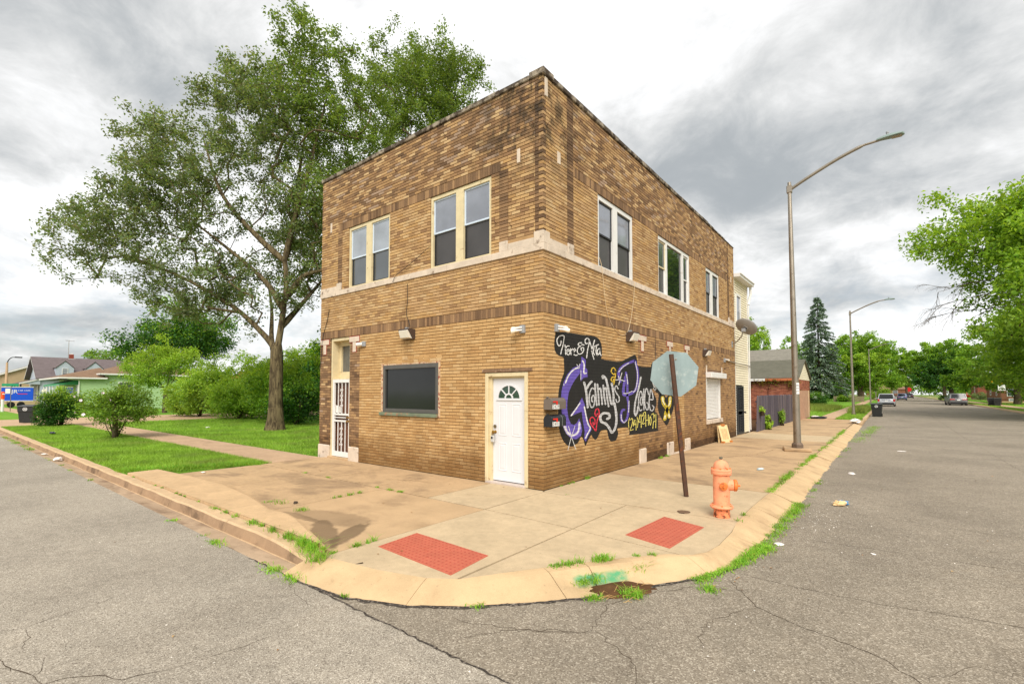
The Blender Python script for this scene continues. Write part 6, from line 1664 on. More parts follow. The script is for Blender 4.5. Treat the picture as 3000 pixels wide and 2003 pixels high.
def tree(name, label, base, heads, ells, n_attr, leaves, lsize, spread, lm, bark, seed, cat='tree', group=None, r_tip=0.012, expo=2.35, r_max=0.6,
         flare=0.0, shell=0.45, step=0.5, along=0.35, lm2=None, mixf=None, flat=0.35, droop=0.0, lift=0.25, flatten=0.7, aspect=0.55, limb=0.0):
    r_ = np.random.default_rng(seed)
    B = np.array(base, float)
    t_ = thing(name, label, cat, tuple(base), 0, group)
    heads = [([np.array(p, float) for p in l], k) for l, k in heads]
    ells = [(np.array(c, float), e) for c, e in ells]
    P, par, tips = grow((0, 0, 0), heads, ells, n_attr, r_, shell, lift, step)
    nh = len(heads[0][0]); tr = {i: r_max * (1.0 - 0.18 * i / max(1, nh - 1)) for i in range(nh)}
    if limb: 
        k = nh
        for l, _ in heads[1:]:
            for i in range(len(l)): tr[k] = max(0.02, limb * (1 - 0.85 * i / len(l))); k += 1
    q, rad = wood(P, par, r_tip, expo, r_max, 10, tr)
    if flare:
        n_ = 14; vs = []; fs = []
        hh = [0, 0.12, 0.3, 0.6, 1.1]
        for i, h in enumerate(hh):
            f_ = flare * (1 - h / 1.3) ** 2.5
            for k in range(n_):
                a = 2 * math.pi * k / n_
                rr = r_max + f_ * (0.75 + 0.35 * math.sin(a * 5 + seed) + 0.15 * math.sin(a * 3))
                vs.append((rr * math.cos(a), rr * math.sin(a), h - 0.05))
        for i in range(len(hh) - 1):
            for k in range(n_): fs.append((i * n_ + k, i * n_ + (k + 1) % n_, (i + 1) * n_ + (k + 1) % n_, (i + 1) * n_ + k))
        q.add(vs, fs)
    q.build('trunk', bark, t_, smooth='all')
    # leaves: clumps round the tips plus a few along the twigs
    tips = np.array(tips); thin = np.where(rad < r_tip * 2.4)[0]
    n1 = int(leaves * (1 - along)); n2 = leaves - n1
    wts = r_.uniform(0.25, 1.0, len(tips)) ** 1.5; wts /= wts.sum()
    c1 = P[tips[r_.choice(len(tips), n1, p=wts)]] + np.clip(r_.normal(size=(n1, 3)), -1.7, 1.7) * np.array([spread, spread, spread * flatten])
    c2 = P[r_.choice(thin, n2)] + np.clip(r_.normal(size=(n2, 3)), -1.7, 1.7) * spread * 0.5 if len(thin) else c1[:0]
    C = np.concatenate([c1, c2])
    C = C[C[:, 2] > 0.05]
    V = leaf_quads(C, lsize, r_, flat, aspect, 0.35, droop)
    ml = [lm] + ([lm2] if lm2 is not None else [])
    mi = None
    if lm2 is not None: mi = (mixf(C) + r_.normal(size=len(C)) * 0.25 > 0.5).astype(int)
    np_mesh('crown', V, 4, ml, t_, mi)
    return t_
def line(*pts, n=4): return catmull(pts, n)

# -- the big elm on the vacant lot. local frame: x to the east (towards the building), y north
EL = (-17.66, 3.5, 0.0)
tr0 = [(0, 0, 0), (0.0, 0.0, 0.9), (-0.02, 0.0, 2.0), (0.0, 0.0, 3.1), (0.02, -0.02, 3.7)]
k0 = len(tr0) - 1
def el(px, d): return px
lead = line((0.02, 0, 3.7), (0.25, 0.1, 5.2), (0.42, 0.18, 6.9), (0.40, 0.1, 7.9))
h = [(tr0, None), (lead[1:], k0)]
kl = k0 + len(lead) - 1
h += [(line((0.40, 0.1, 7.9), (0.1, 0.6, 10), (-0.5, 1.2, 13.0), (-0.3, 1.6, 16.5))[1:], kl), (line((0.40, 0.1, 7.9), (0.9, 0.2, 9.5), (1.9, 0.4, 12), (2.6, 0.8, 15.2))[1:], kl),
      (line((0.40, 0.1, 7.9), (-0.7, -0.8, 9.2), (-2.2, -1.7, 11.2), (-3.2, -2.2, 14.0))[1:], kl)]
ia = k0 + 4
h += [(line((0.0, 0, 3.7), (-0.7, -0.4, 4.6), (-1.9, -1.3, 5.9), (-4.0, -3.0, 7.4), (-6.0, -4.4, 8.3))[1:], k0), (line((-0.2, 0, 3.5), (-1.0, 0.2, 4.4), (-2.8, 1.0, 6.2), (-5.2, 1.8, 8.3))[1:], k0 - 1),
      (line(lead[5], (-0.6, -0.3, 7.0), (-2.2, -1.3, 8.6), (-4.2, -2.6, 10.4))[1:], k0 + 5), (line(lead[6], (1.3, 0.5, 7.1), (2.6, 0.8, 7.3), (3.6, 1.2, 7.6))[1:], k0 + 6), (line(lead[3], (-0.2, 1.4, 6.3), (-1.4, 3.6, 8.6))[1:], k0 + 3)]
EE = [((-5.6, -4.4, 9.2), (2.6, 2.6, 2.6)), ((-7.2, -5.7, 8.8), (1.7, 1.7, 1.9)), ((-3.4, -2.6, 12.0), (3.2, 3.2, 3.0)), ((-4.6, -3.6, 14.0), (1.8, 1.8, 1.7)), ((-0.6, 0.2, 14.6), (3.4, 3.4, 3.2)), ((-1.4, -0.6, 16.6), (1.8, 1.8, 1.2)), ((2.0, 1.4, 15.2), (3.0, 3.0, 3.6)),
      ((-2.8, -1.6, 7.6), (2.6, 2.6, 1.7)), ((-4.6, -3.4, 6.6), (1.4, 1.4, 1.2)), ((0.2, 1.0, 10.5), (3.0, 3.0, 2.6)), ((2.6, 1.2, 9.8), (2.0, 2.0, 2.6)), ((-1.4, 2.6, 9.0), (3.0, 2.6, 2.4)), ((-0.5, -0.7, 6.2), (0.9, 0.9, 0.9)), ((1.2, 0.4, 18.2), (1.8, 1.8, 1.5)), ((-3.0, -2.0, 5.9), (1.5, 1.5, 0.9)), ((-1.0, -0.9, 5.4), (0.8, 0.8, 1.0)), ((-5.2, -4.0, 11.4), (2.0, 2.0, 2.0)), ((-2.6, -1.8, 16.0), (1.5, 1.5, 1.3)), ((0.7, 0.4, 6.4), (1.1, 1.1, 1.0)), ((-3.6, -2.8, 5.5), (1.1, 1.1, 0.8)), ((-1.9, -1.4, 6.4), (1.2, 1.2, 1.0))]
tree('elm_tree', 'big spreading elm with a forked grey trunk on the lawn left of the brick building', EL, h, EE, 1650, 112000, 0.135, 0.28, L_elm, K_elm, 11, r_tip=0.011, expo=2.3, r_max=0.33, flare=0.17, along=0.55, limb=0.15,
     lm2=L_elm2, mixf=lambda C: np.clip((C[:, 0] + C[:, 1] + 0.5 * (C[:, 2] - 12) + 1.0) / 6, 0, 1), shell=0.5)
# -- a second, many-stemmed elm behind the building
E2 = (-17.2, 10.8, 0.0)
h = [([(0, 0, 0), (0, 0, 2), (0.1, 0, 3.5)], None)]
for a, b, c in ((-1.6, -0.6, 17), (-0.3, 0.4, 19), (1.2, 0.6, 18.5), (2.6, 0.2, 17), (3.8, 0.4, 14.5), (-2.8, -1.0, 14), (0.6, -1.0, 16)):
    h.append((line((0.1, 0, 3.5), (a * 0.35, b * 0.35, 7.5), (a * 0.7, b * 0.7, 12), (a, b, c))[1:], 2))
EE = [((-1.5, -0.4, 17.6), (2.4, 2.4, 3.2)), ((1.4, 0.4, 18.4), (2.5, 2.5, 3.4)), ((3.6, 0.6, 15.6), (2.2, 2.2, 3.0)), ((0.2, 0, 13.0), (3.4, 3.0, 3.4)), ((3.6, 0.8, 11.5), (2.4, 2.2, 2.4)), ((-3.0, -1.0, 13.4), (2.2, 2.2, 3.0)), ((5.2, 1.2, 13.4), (1.3, 1.3, 1.5)), ((-0.5, 0, 21.0), (2.6, 2.4, 2.4)), ((3.0, 0.4, 19.6), (2.0, 2.0, 2.2))]
tree('elm_tree', 'tall many stemmed elm rising behind the parapet of the brick building', E2, h, EE, 1000, 72000, 0.145, 0.30, L_elm2, K_gray, 12, r_tip=0.011, expo=2.3, r_max=0.4, along=0.5, limb=0.14, lm2=L_elm, mixf=lambda C: np.clip((8 - C[:, 2]) / 10, 0, 0.45), shell=0.5)

def bush(name, label, base, rad, h_, n_attr, leaves, ls, lm, seed, group=None, cat='bush', bark=K_dark, spread=None, stems=5, low=0.25, lm2=None, flat=0.35, droop=0.3, cx=(0, 0)):
    r0 = random.Random(seed)
    hd = []
    for k in range(stems):
        a = 2 * math.pi * k / stems + r0.uniform(-.4, .4); f_ = r0.uniform(0.3, 0.7)
        hd.append((line((0.05 * math.cos(a), 0.05 * math.sin(a), -0.05), (rad[0] * 0.25 * math.cos(a), rad[1] * 0.25 * math.sin(a), h_ * 0.25), (cx[0] + rad[0] * f_ * math.cos(a), cx[1] + rad[1] * f_ * math.sin(a), h_ * 0.6), n=3), None))
    zc_ = h_ * (0.5 + low * 0.3)
    ee = [((cx[0], cx[1], zc_), (rad[0], rad[1], h_ - zc_))]
    for k in range(6):
        a = r0.uniform(0, 6.28); f_ = r0.uniform(0.35, 0.75); s_ = r0.uniform(0.35, 0.55)
        ee.append(((cx[0] + rad[0] * f_ * math.cos(a), cx[1] + rad[1] * f_ * math.sin(a), h_ * r0.uniform(low + 0.1, 0.75)), (rad[0] * s_, rad[1] * s_, h_ * 0.28)))
    return tree(name, label, base, hd, ee, n_attr, leaves, ls, spread or 0.14 * h_ ** 0.5, lm, bark, seed, cat, group, r_tip=0.006, expo=2.2, r_max=0.10, shell=0.38, step=0.3, along=0.3, lm2=lm2,
                mixf=(lambda C: np.clip((C[:, 2] / h_ - 0.25), 0, 1)) if lm2 is not None else None, flat=flat, droop=droop)
# rose of Sharon in the parkway, with pale flowers
rs = bush('hibiscus_bush', 'open rose of Sharon bush with a few pale flowers on the parkway lawn', (-18.85, -2.1, -0.01), (1.35, 1.2), 2.15, 260, 9000, 0.085, L_rose, 21, spread=0.14, stems=11, low=0.36, bark=K_gray)
M_petal = pm('petal', (236, 214, 222), 0.6, 0.2, var=0.1, scale=30); M_eye = pm('petal_eye', (150, 40, 80), 0.6, 0.2)
for k, (x, y, z, s_) in enumerate(((1.0, -1.12, 0.98, 0.055), (0.35, -1.1, 1.48, 0.05), (0.95, -0.6, 1.75, 0.05), (-0.2, -1.2, 1.62, 0.04), (1.25, -0.45, 1.5, 0.045), (-1.25, -1.0, 0.98, 0.075))):
    fl_ = bpy.data.objects.new('flower', None); link(fl_, rs); fl_.location = (x, y, z); fl_.rotation_euler = (R(70), 0, R(60 + 20 * k))
    q = MB()
    for j in range(5):
        a = R(72 * j); c_, s1 = math.cos(a), math.sin(a)
        q.add([(0, 0, 0), (s_ * (0.6 * c_ - 0.5 * s1), s_ * (0.6 * s1 + 0.5 * c_), s_ * 0.3), (s_ * 1.15 * c_, s_ * 1.15 * s1, s_ * 0.35), (s_ * (0.6 * c_ + 0.5 * s1), s_ * (0.6 * s1 - 0.5 * c_), s_ * 0.3)], [(0, 1, 2, 3)])
    q.build('petals', M_petal, fl_)
    q = MB(); q.lathe([(s_ * 0.2, 0.0), (s_ * 0.18, s_ * 0.2), (0, s_ * 0.5)], 6); q.build('eye', M_eye, fl_)
bush('clipped_bush', 'dense bright green clipped bush behind the rose of Sharon and the bin', (-29.9, -2.1, -0.01), (0.92, 0.95), 2.0, 320, 15000, 0.085, L_dark, 22, spread=0.13, low=0.1, lm2=L_lime)
# thicket along the back of the vacant lot and beside the elm
BU = [  # x, y, rx, ry, h, mat, mat2, leaves, size, label
    (-35.6, 6.3, 2.8, 2.4, 3.6, L_maple, L_lime, 15000, 0.15, 'full round green shrub left in the thicket, beside the green house wall'),
    (-32.2, 7.6, 2.4, 2.2, 4.6, L_maple, L_lime, 13000, 0.15, 'taller light green sapling with pointed shoots rising in the thicket'),
    (-29.2, 6.4, 2.1, 1.6, 2.6, L_maple, L_lime, 12000, 0.14, 'low yellow green fern-like sumac at the front edge of the thicket'),
    (-26.4, 7.4, 2.5, 2.0, 3.9, L_maple, L_lime, 14000, 0.15, 'mid green shrub between the sumac and the elm trunk'),
    (-22.9, 6.2, 2.3, 1.9, 3.7, L_maple2, L_lime, 14000, 0.14, 'ragged olive green shrub just left of the elm trunk'),
    (-20.6, 6.0, 1.7, 1.4, 2.4, L_dark, L_maple2, 9000, 0.13, 'dark low shrub at the foot of the elm'),
    (-16.2, 6.6, 2.3, 1.7, 6.8, L_dark, L_maple2, 16000, 0.17, 'tall dark green shrub directly right of the elm trunk'),
    (-13.2, 6.9, 2.6, 1.8, 8.6, L_dark, L_maple2, 24000, 0.17, 'tall dark tree-of-heaven thicket between the elm and the building'),
    (-10.4, 6.4, 2.1, 1.6, 7.8, L_dark, L_maple2, 20000, 0.17, 'deep green bush pressed against the left end of the brick building'),
    (-38.8, 9.5, 2.2, 2.0, 3.4, L_maple2, L_maple, 9000, 0.15, 'dark shrub at the far left end of the thicket by the driveway'),
    (-24.8, 10.5, 2.8, 2.2, 5.2, L_maple, L_lime, 12000, 0.17, 'green shrub in the second row of the thicket behind the olive one'),
    (-29.8, 11.5, 3.0, 2.4, 5.4, L_maple2, L_lime, 12000, 0.17, 'light green shrub in the second row behind the sumac')]
for k, (x, y, rx, ry, hh, m1_, m2_, nl, ls, lab) in enumerate(BU):
    bush('thicket_shrub', lab, (x, y, -0.01), (rx, ry), hh, 200, nl, ls, m1_, 40 + k, 'shrubs in the thicket on the vacant lot', 'shrub', lm2=m2_, low=0.05, spread=0.24)
# yellow-green tree over the thicket, dark tree far behind it
h = [([(0, 0, 0), (0.1, 0, 1.0), (0.2, 0, 1.9)], None)]
for a, b, c in ((-1.8, -0.8, 3.8), (-0.4, 0.3, 4.8), (1.2, 0.2, 4.5), (2.4, 0.8, 3.9)): h.append((line((0.2, 0, 1.9), (a * .5, b * .5, 3), (a, b, c))[1:], 2))
tree('locust_tree', 'spreading yellow green small tree in front of the green house', (-44.5, 6.6, 0), h, [((-1.8, -0.8, 4.2), (2.2, 2.0, 1.2)), ((0.5, 0, 5.0), (2.2, 2.0, 1.2)), ((2.4, 0.8, 4.3), (1.9, 1.8, 1.2)), ((-0.2, -0.8, 3.2), (2.4, 2, 1.2))], 220, 17000, 0.15, 0.28, L_maple, K_gray, 71, r_max=0.2, lm2=L_lime, mixf=lambda C: np.clip((C[:, 2] - 3.2) / 2.2, 0, 1), droop=0.4)
def round_tree(name, label, base, hh, rad, n, leaves, ls, lm, seed, lm2=None, trunk=0.28, r_max=0.35, bark=K_dark, group=None, low=0.35, spread=None):
    r0 = random.Random(seed)
    h = [([(0, 0, 0), (0.05, 0.02, hh * trunk * 0.5), (0, 0, hh * trunk)], None)]
    ee = []
    for k in range(8):
        a = 2 * math.pi * k / 8 + r0.uniform(-.3, .3); f_ = r0.uniform(0.35, 0.62); z = hh * r0.uniform(low + 0.1, 0.78); s_ = r0.uniform(0.42, 0.6)
        ee.append(((rad * f_ * math.cos(a), rad * f_ * math.sin(a), z), (rad * s_, rad * s_, hh * 0.16)))
        if k % 2 == 0: h.append((line((0, 0, hh * trunk), (rad * f_ * .4 * math.cos(a), rad * f_ * .4 * math.sin(a), hh * trunk + (z - hh * trunk) * .5), (rad * f_ * math.cos(a), rad * f_ * math.sin(a), z))[1:], 2))
    ee.append(((0, 0, hh * 0.82), (rad * 0.6, rad * 0.6, hh * 0.18)))
    ee.append(((0, 0, hh * 0.6), (rad * 0.8, rad * 0.8, hh * 0.22)))
    return tree(name, label, base, h, ee, n, leaves, ls, spread or rad * 0.09, lm, bark, seed, 'tree', group, r_tip=0.014, r_max=r_max, shell=0.42, lm2=lm2, mixf=(lambda C: np.clip((C[:, 2] / hh - 0.35) * 1.3, 0, 1)) if lm2 is not None else None)
round_tree('shade_tree', 'large dark green tree standing behind the yellow green tree and the houses', (-66, 14.5, 0), 14.5, 7.2, 260, 20000, 0.32, L_dark, 73, L_maple2, low=0.3)
round_tree('shade_tree', 'distant tree whose top shows over the ridge of the grey house', (-125, 20, 0), 11.5, 6, 90, 5000, 0.5, L_elm, 74, L_maple2)

# ---- right-hand street trees
GT = 'trees along the side street'
def big_right(label, base, hh, rad, seed, leaves=26000, ls=0.24, lm=L_maple2, lm2=L_maple, n=340, low=0.2, r_max=0.45):
    return round_tree('maple_tree', label, base, hh, rad, n, leaves, ls * (1.0 if seed in (81, 82) else 1.25), lm, seed, lm2, 0.2, r_max, K_gray, GT, low, rad * 0.055)
big_right('big bright maple on the right edge, its boughs hanging over the road', (17.9, 43, 0), 18.6, 10.6, 81, 130000, 0.29, L_maple, L_lime, n=1300, low=0.08)
big_right('maple behind the biggest one, low boughs above the paired bins', (19.8, 60, 0), 14.5, 9.0, 82, 60000, 0.30, L_maple, L_lime, low=0.1)
big_right('maple with a thick short trunk right of the speed sign', (19.6, 93, 0), 12.5, 7.8, 83, 26000, 0.28, low=0.12)
big_right('dark dense maple beyond the silver car on the right verge', (15.1, 128, 0), 12.5, 6.6, 84, 20000, 0.34, L_dark, L_maple2)
big_right('light green maple farther down the right side past the dark one', (17, 172, 0), 17, 9, 85, 20000, 0.45, L_maple2, L_maple, 200)
big_right('maple at the far end of the street on the right', (10, 230, 0), 19, 11, 86, 12000, 0.6, L_maple, L_maple2, 160)
big_right('maple at the far end of the street on the left', (-3, 215, 0), 20, 11, 87, 12000, 0.6, L_maple2, L_maple, 160)
big_right('broad light maple behind the third and fourth lamps', (-1.2, 142, 0), 17.0, 9.6, 88, 28000, 0.36, L_maple2, L_maple)
big_right('maple left of the lamps, with its trunk near the silver minivan', (0.6, 105, 0), 9.6, 5.2, 89, 15000, 0.28, L_maple2, L_lime)
big_right('maple tree in the yard behind the spruce', (-11, 112, 0), 13.5, 7, 90, 12000, 0.36, L_maple2, L_maple)
big_right('pale leafy tree rising over the brick garage roof', (-14.2, 78, 0), 14.6, 5.6, 91, 15000, 0.26, L_maple, L_lime, low=0.3)
# bare lower twigs reaching over the road from the nearest maple
tw = thing('dead_branch', 'bare drooping branch with thin twigs hanging from the big maple over the road', 'branch', (17.0, 43, 0))
rq = random.Random(9); q = MB()
def twig(p, d, L, r0, lev):
    pts = [p]; dd = d.copy()
    for i in range(6):
        dd = (dd + Vector((rq.uniform(-.12, .12), rq.uniform(-.12, .12), rq.uniform(-.16, .04)))).normalized(); pts.append(pts[-1] + dd * L / 6)
    q.tube(pts, [r0 * (1 - 0.14 * i) for i in range(7)], 4, caps=False)
    if lev < 3:
        for i in range(1, 7):
            if rq.random() < 0.85:
                e = (dd + Vector((rq.uniform(-.8, .8), rq.uniform(-.8, .8), rq.uniform(-.7, .5)))).normalized(); twig(pts[i], e, L * rq.uniform(0.35, 0.6), r0 * 0.5, lev + 1)
for a, z in ((0.0, 9.2), (0.25, 8.0), (-0.2, 10.2)):
    twig(Vector((-4.5, -0.5, z)), Vector((-0.95, a, 0.10)).normalized(), 4.6, 0.05, 0)
q.build('bough', K_gray, tw)

# ---- blue spruce
sp_ = thing('spruce_tree', 'tall blue spruce with layered drooping boughs behind the brick garage', 'tree', (-4.6, 90.0, 0.0))
SH, SR = 18.6, 4.7
q = MB(); q.tube([(0, 0, 0), (0, 0, 6), (0, 0, 12), (0, 0, SH)], [0.30, 0.22, 0.12, 0.02], 10)
r_ = np.random.default_rng(5); C = []; D = []
z = 1.9
while z < SH - 0.2:
    f_ = (SH - z) / (SH - 1.9); L0 = SR * f_ ** 0.8 + 0.15
    for k in range(int(6 + 5 * f_)):
        a = r_.uniform(0, 6.283); L = L0 * r_.uniform(0.72, 1.1)
        n_ = 7; pts = []
        for i in range(n_ + 1):
            t_ = i / n_
            pts.append((math.cos(a) * L * t_, math.sin(a) * L * t_, z + 0.25 * L * t_ - 0.42 * L * t_ * t_ ))
        q.tube(pts, [0.05 * f_ + 0.012 - 0.006 * i / n_ for i in range(n_ + 1)], 4, caps=False)
        m_ = int(86 * L / SR + 26)
        t_ = r_.uniform(0.18, 1.0, m_) ** 0.75
        w_ = 0.34 * (1.15 - t_) * (L / SR + 0.3)
        lat = r_.normal(size=m_) * w_
        px_ = np.cos(a) * L * t_ - np.sin(a) * lat; py_ = np.sin(a) * L * t_ + np.cos(a) * lat
        pz_ = z + 0.25 * L * t_ - 0.42 * L * t_ ** 2 - np.abs(r_.normal(size=m_)) * 0.14 + 0.04
        C.append(np.stack([px_, py_, pz_], 1)); D.append(np.tile([math.cos(a), math.sin(a), -0.25], (m_, 1)))
    z += r_.uniform(0.30, 0.42)
C = np.concatenate(C); D = np.concatenate(D) + r_.normal(size=C.shape) * 0.5; D = unit(D)
Nn = unit(r_.normal(size=C.shape) * 0.5 + np.array([0, 0, 1.0])); Bq = np.cross(Nn, D); s_ = r_.uniform(0.28, 0.5, (len(C), 1))
np_mesh('crown', np.stack([C - D * s_ * .3, C + Bq * s_ * 0.22, C + D * s_ * 0.7, C - Bq * s_ * 0.22], 1).reshape(-1, 3), 4, L_spruce, sp_)
q.build('trunk', K_dark, sp_, smooth='all')
GB = 'garden shrubs past the garage'
bush('garden_shrub', 'round green shrub at the corner of the brick garage', (-2.6, 62, 0), (1.7, 1.5), 1.9, 160, 8000, 0.13, L_dark, 101, GB, 'shrub', lm2=L_maple2, low=0.0)
bush('garden_shrub', 'small bright shrub under the right side of the spruce', (-1.7, 100, 0), (1.4, 1.2), 1.3, 90, 3500, 0.18, L_maple2, 102, GB, 'shrub', lm2=L_lime, low=0.0)
bush('garden_shrub', 'dark round conifer shrub near the wooden yard fence', (-3.6, 112, 0), (2.2, 1.5), 2.9, 90, 4000, 0.22, L_dark, 103, GB, 'shrub', low=0.0)
bush('garden_shrub', 'yellow green bush beside the parked cars down the street', (3.0, 128, 0), (2.2, 1.8), 3.4, 90, 4000, 0.22, L_maple, 104, GB, 'shrub', lm2=L_lime, low=0.0)
bush('garden_shrub', 'low bush round the foot of the dark maple', (15.0, 126, 0), (2.2, 1.8), 1.3, 90, 3000, 0.2, L_dark, 105, GB, 'shrub', low=0.0)
bush('garden_shrub', 'pale bush left of the far red stop sign', (21.5, 140, 0), (2.2, 1.8), 1.7, 90, 3000, 0.2, L_elm, 106, GB, 'shrub', low=0.0)
bush('garden_shrub', 'green bush against the brown house behind the speed sign', (23.5, 100, 0), (3.0, 2.0), 3.2, 120, 5000, 0.22, L_maple2, 107, GB, 'shrub', low=0.0, lm2=L_lime)
# weeds rooted in the foot of the fence, vines on the garage
GW = 'weeds sprouting along the grey fence'
bush('fence_weed', 'leafy weed climbing the fence boards nearest the siding', (0.36, 18.2, 0), (0.16, 0.26), 0.85, 40, 420, 0.11, L_lime, 111, GW, 'weed', spread=0.07, stems=3, low=0.0)
bush('fence_weed', 'smaller leafy weed at the far end of the fence', (0.36, 21.6, 0), (0.14, 0.26), 0.95, 40, 420, 0.11, L_maple, 112, GW, 'weed', spread=0.07, stems=3, low=0.0)
bush('fence_weed', 'little sprout poking through the fence at mid height', (0.33, 16.95, 0.75), (0.1, 0.2), 0.32, 16, 90, 0.11, L_lime, 113, GW, 'weed', spread=0.06, stems=2, low=0.3)
r_ = np.random.default_rng(77)
vc_ = []
for cx_, cz_, w_, n_ in ((-1.6, 2.5, 1.2, 260), (0.1, 2.35, 0.9, 420), (0.4, 1.95, 0.4, 240), (-2.7, 2.55, 0.5, 80), (2.2, 2.5, 1.2, 260), (3.6, 2.4, 0.3, 160), (-1.2, 1.7, 0.2, 60)):
    vc_.append(np.stack([r_.normal(size=n_) * w_ * 0.5 + cx_, np.full(n_, -2.9) + r_.normal(size=n_) * 0.06 - 0.0, cz_ - np.abs(r_.normal(size=n_)) * 0.22 + 0.12], 1))
vn = thing('vine', 'patchy half withered vine over the front wall of the brick garage', 'vine', (-3.4, 30.2, 0))
np_mesh('foliage', leaf_quads(np.concatenate(vc_) + np.array([0, -0.12, 0]), 0.12, r_, 0.1), 4, leaf_mat('leaf_vine', [(120, 130, 50), (156, 134, 66), (86, 110, 40), (128, 96, 52)]), vn)
q = MB()
for x0 in (-1.6, 0.1, 0.4, 2.2): q.tube(catmull([(x0, -2.83, 0), (x0 + 0.2, -2.83, 0.9), (x0 - 0.1, -2.83, 1.7), (x0 + 0.1, -2.84, 2.5)], 4), 0.012, 4)
q.build('stem', K_dark, vn)

# ------------------------------------------------------------------ grass blades
def blades(name, pts_xy, z, h_, w_, m, seed, lean_=0.5, base_z=None):
    r_ = np.random.default_rng(seed); n = len(pts_xy)
    a = r_.uniform(0, 6.283, n); hh = h_ * r_.uniform(0.45, 1.25, n)
    B = np.stack([pts_xy[:, 0], pts_xy[:, 1], np.full(n, z) if base_z is None else base_z], 1)
    d = np.stack([np.cos(a), np.sin(a), np.zeros(n)], 1) * (w_ * r_.uniform(0.7, 1.3, n))[:, None]
    t_ = np.stack([r_.normal(size=n) * lean_ * hh, r_.normal(size=n) * lean_ * hh, hh], 1)
    V = np.stack([B - d, B + d, B + t_], 1).reshape(-1, 3)
    o = np_mesh(name, V, 3, m); o['kind'] = 'stuff'; return o
def scatter(poly, n, r_):
    P_ = np.array(poly); lo, hi = P_.min(0), P_.max(0); out_ = []
    tot = 0
    while tot < n:
        q_ = r_.uniform(lo, hi, (n, 2))
        c = np.zeros(len(q_), bool)
        for i in range(len(P_)):
            (x0, y0), (x1, y1) = P_[i - 1], P_[i]
            cond = (y0 > q_[:, 1]) != (y1 > q_[:, 1])
            with np.errstate(divide='ignore', invalid='ignore'):
                xi = (x1 - x0) * (q_[:, 1] - y0) / (y1 - y0 + 1e-12) + x0
            c ^= cond & (q_[:, 0] < xi)
        out_.append(q_[c]); tot += int(c.sum())
    return np.concatenate(out_)[:n]
r_ = np.random.default_rng(31)
near = np.concatenate([scatter([(-15, -4.15), (-8.3, -4.15), (-8.0, -3.6), (-7.28, -1.75), (-7.30, -1.44), (-15, -1.44)], 42000, r_), scatter([(-31, -4.15), (-15, -4.15), (-15, -1.44), (-31, -1.44)], 40000, r_)])
blades('grass', near, -0.015, 0.075, 0.006, L_grass, 1)
edge = scatter([(-8.45, -4.2), (-8.2, -3.6), (-7.18, -1.72), (-7.5, -1.72), (-8.6, -3.6), (-8.9, -4.2)], 2600, r_)
blades('grass', edge, -0.012, 0.10, 0.006, L_weed, 2, 0.8)
lot = np.concatenate([scatter([(-18, -0.1), (-7.68, -0.1), (-7.68, 5.2), (-18, 5.2)], 42000, r_), scatter([(-31, -0.1), (-18, -0.1), (-18, 7), (-31, 7)], 36000, r_)])
blades('grass', lot, -0.014, 0.085, 0.007, L_grass, 3)
rv = np.concatenate([scatter([(2.05, 31.2), (3.4, 31), (3.42, 70), (2.05, 70)], 15000, r_), scatter([(-7, 33.7), (0.93, 33.7), (0.93, 70), (-7, 70)], 22000, r_)])
blades('grass', rv, 0.0, 0.10, 0.010, L_grass, 4, 0.6)
tall = np.concatenate([scatter([(-3.2, 46), (0.6, 44), (0.8, 56), (-3.2, 58)], 9000, r_), scatter([(2.2, 40.5), (3.3, 41), (3.3, 52), (2.4, 52)], 9000, r_)])
blades('tall_grass', tall, 0.0, 0.55, 0.012, L_grass_dry, 5, 0.35)
rr2 = np.concatenate([scatter([(14.6, 60), (15.7, 60), (15.7, 110), (14.6, 110)], 6000, r_), scatter([(17.2, 55), (34, 55), (34, 112), (17.2, 112)], 16000, r_)])
blades('grass', rr2, 0.01, 0.10, 0.022, L_grass, 6, 0.6)
# weeds in the joints and gutters: strips of tufts
def tufts(spots, seed):
    r_ = np.random.default_rng(seed); P_ = []; Hh = []; Z = []
    for x0, y0, x1, y1, n, spread, h_, z in spots:
        k = max(1, int(n / 26)); c = r_.uniform(0, 1, k)
        idx = r_.integers(0, k, n); t_ = c[idx]
        P_.append(np.stack([x0 + (x1 - x0) * t_ + r_.normal(size=n) * spread, y0 + (y1 - y0) * t_ + r_.normal(size=n) * spread], 1)); Hh.append(np.full(n, h_ * 0.62) * (0.5 + c[idx])); Z.append(np.full(n, z))
    P_ = np.concatenate(P_); Hh = np.concatenate(Hh); Z = np.concatenate(Z); n = len(P_)
    a = r_.uniform(0, 6.283, n); w_ = 0.0042 * r_.uniform(0.6, 1.4, n); hh = Hh * r_.uniform(0.5, 1.2, n)
    B = np.stack([P_[:, 0], P_[:, 1], Z], 1)
    d = np.stack([np.cos(a), np.sin(a), np.zeros(n)], 1) * w_[:, None]
    dr = np.stack([-np.sin(a), np.cos(a), np.zeros(n)], 1) * (r_.normal(size=n) * 1.25 * hh)[:, None]
    mid = B + dr * 0.45 + np.array([0, 0, 1.0]) * (hh * 0.75)[:, None]; tip = B + dr * 1.2 + np.array([0, 0, 1.0]) * hh[:, None]
    V = np.concatenate([np.stack([B - d, B + d, mid + d * 0.6], 1), np.stack([B - d, mid + d * 0.6, mid - d * 0.6], 1), np.stack([mid - d * .6, mid + d * .6, tip], 1)], 0).reshape(-1, 3)
    o = np_mesh('weeds', V, 3, L_weed); o['kind'] = 'stuff'; return o
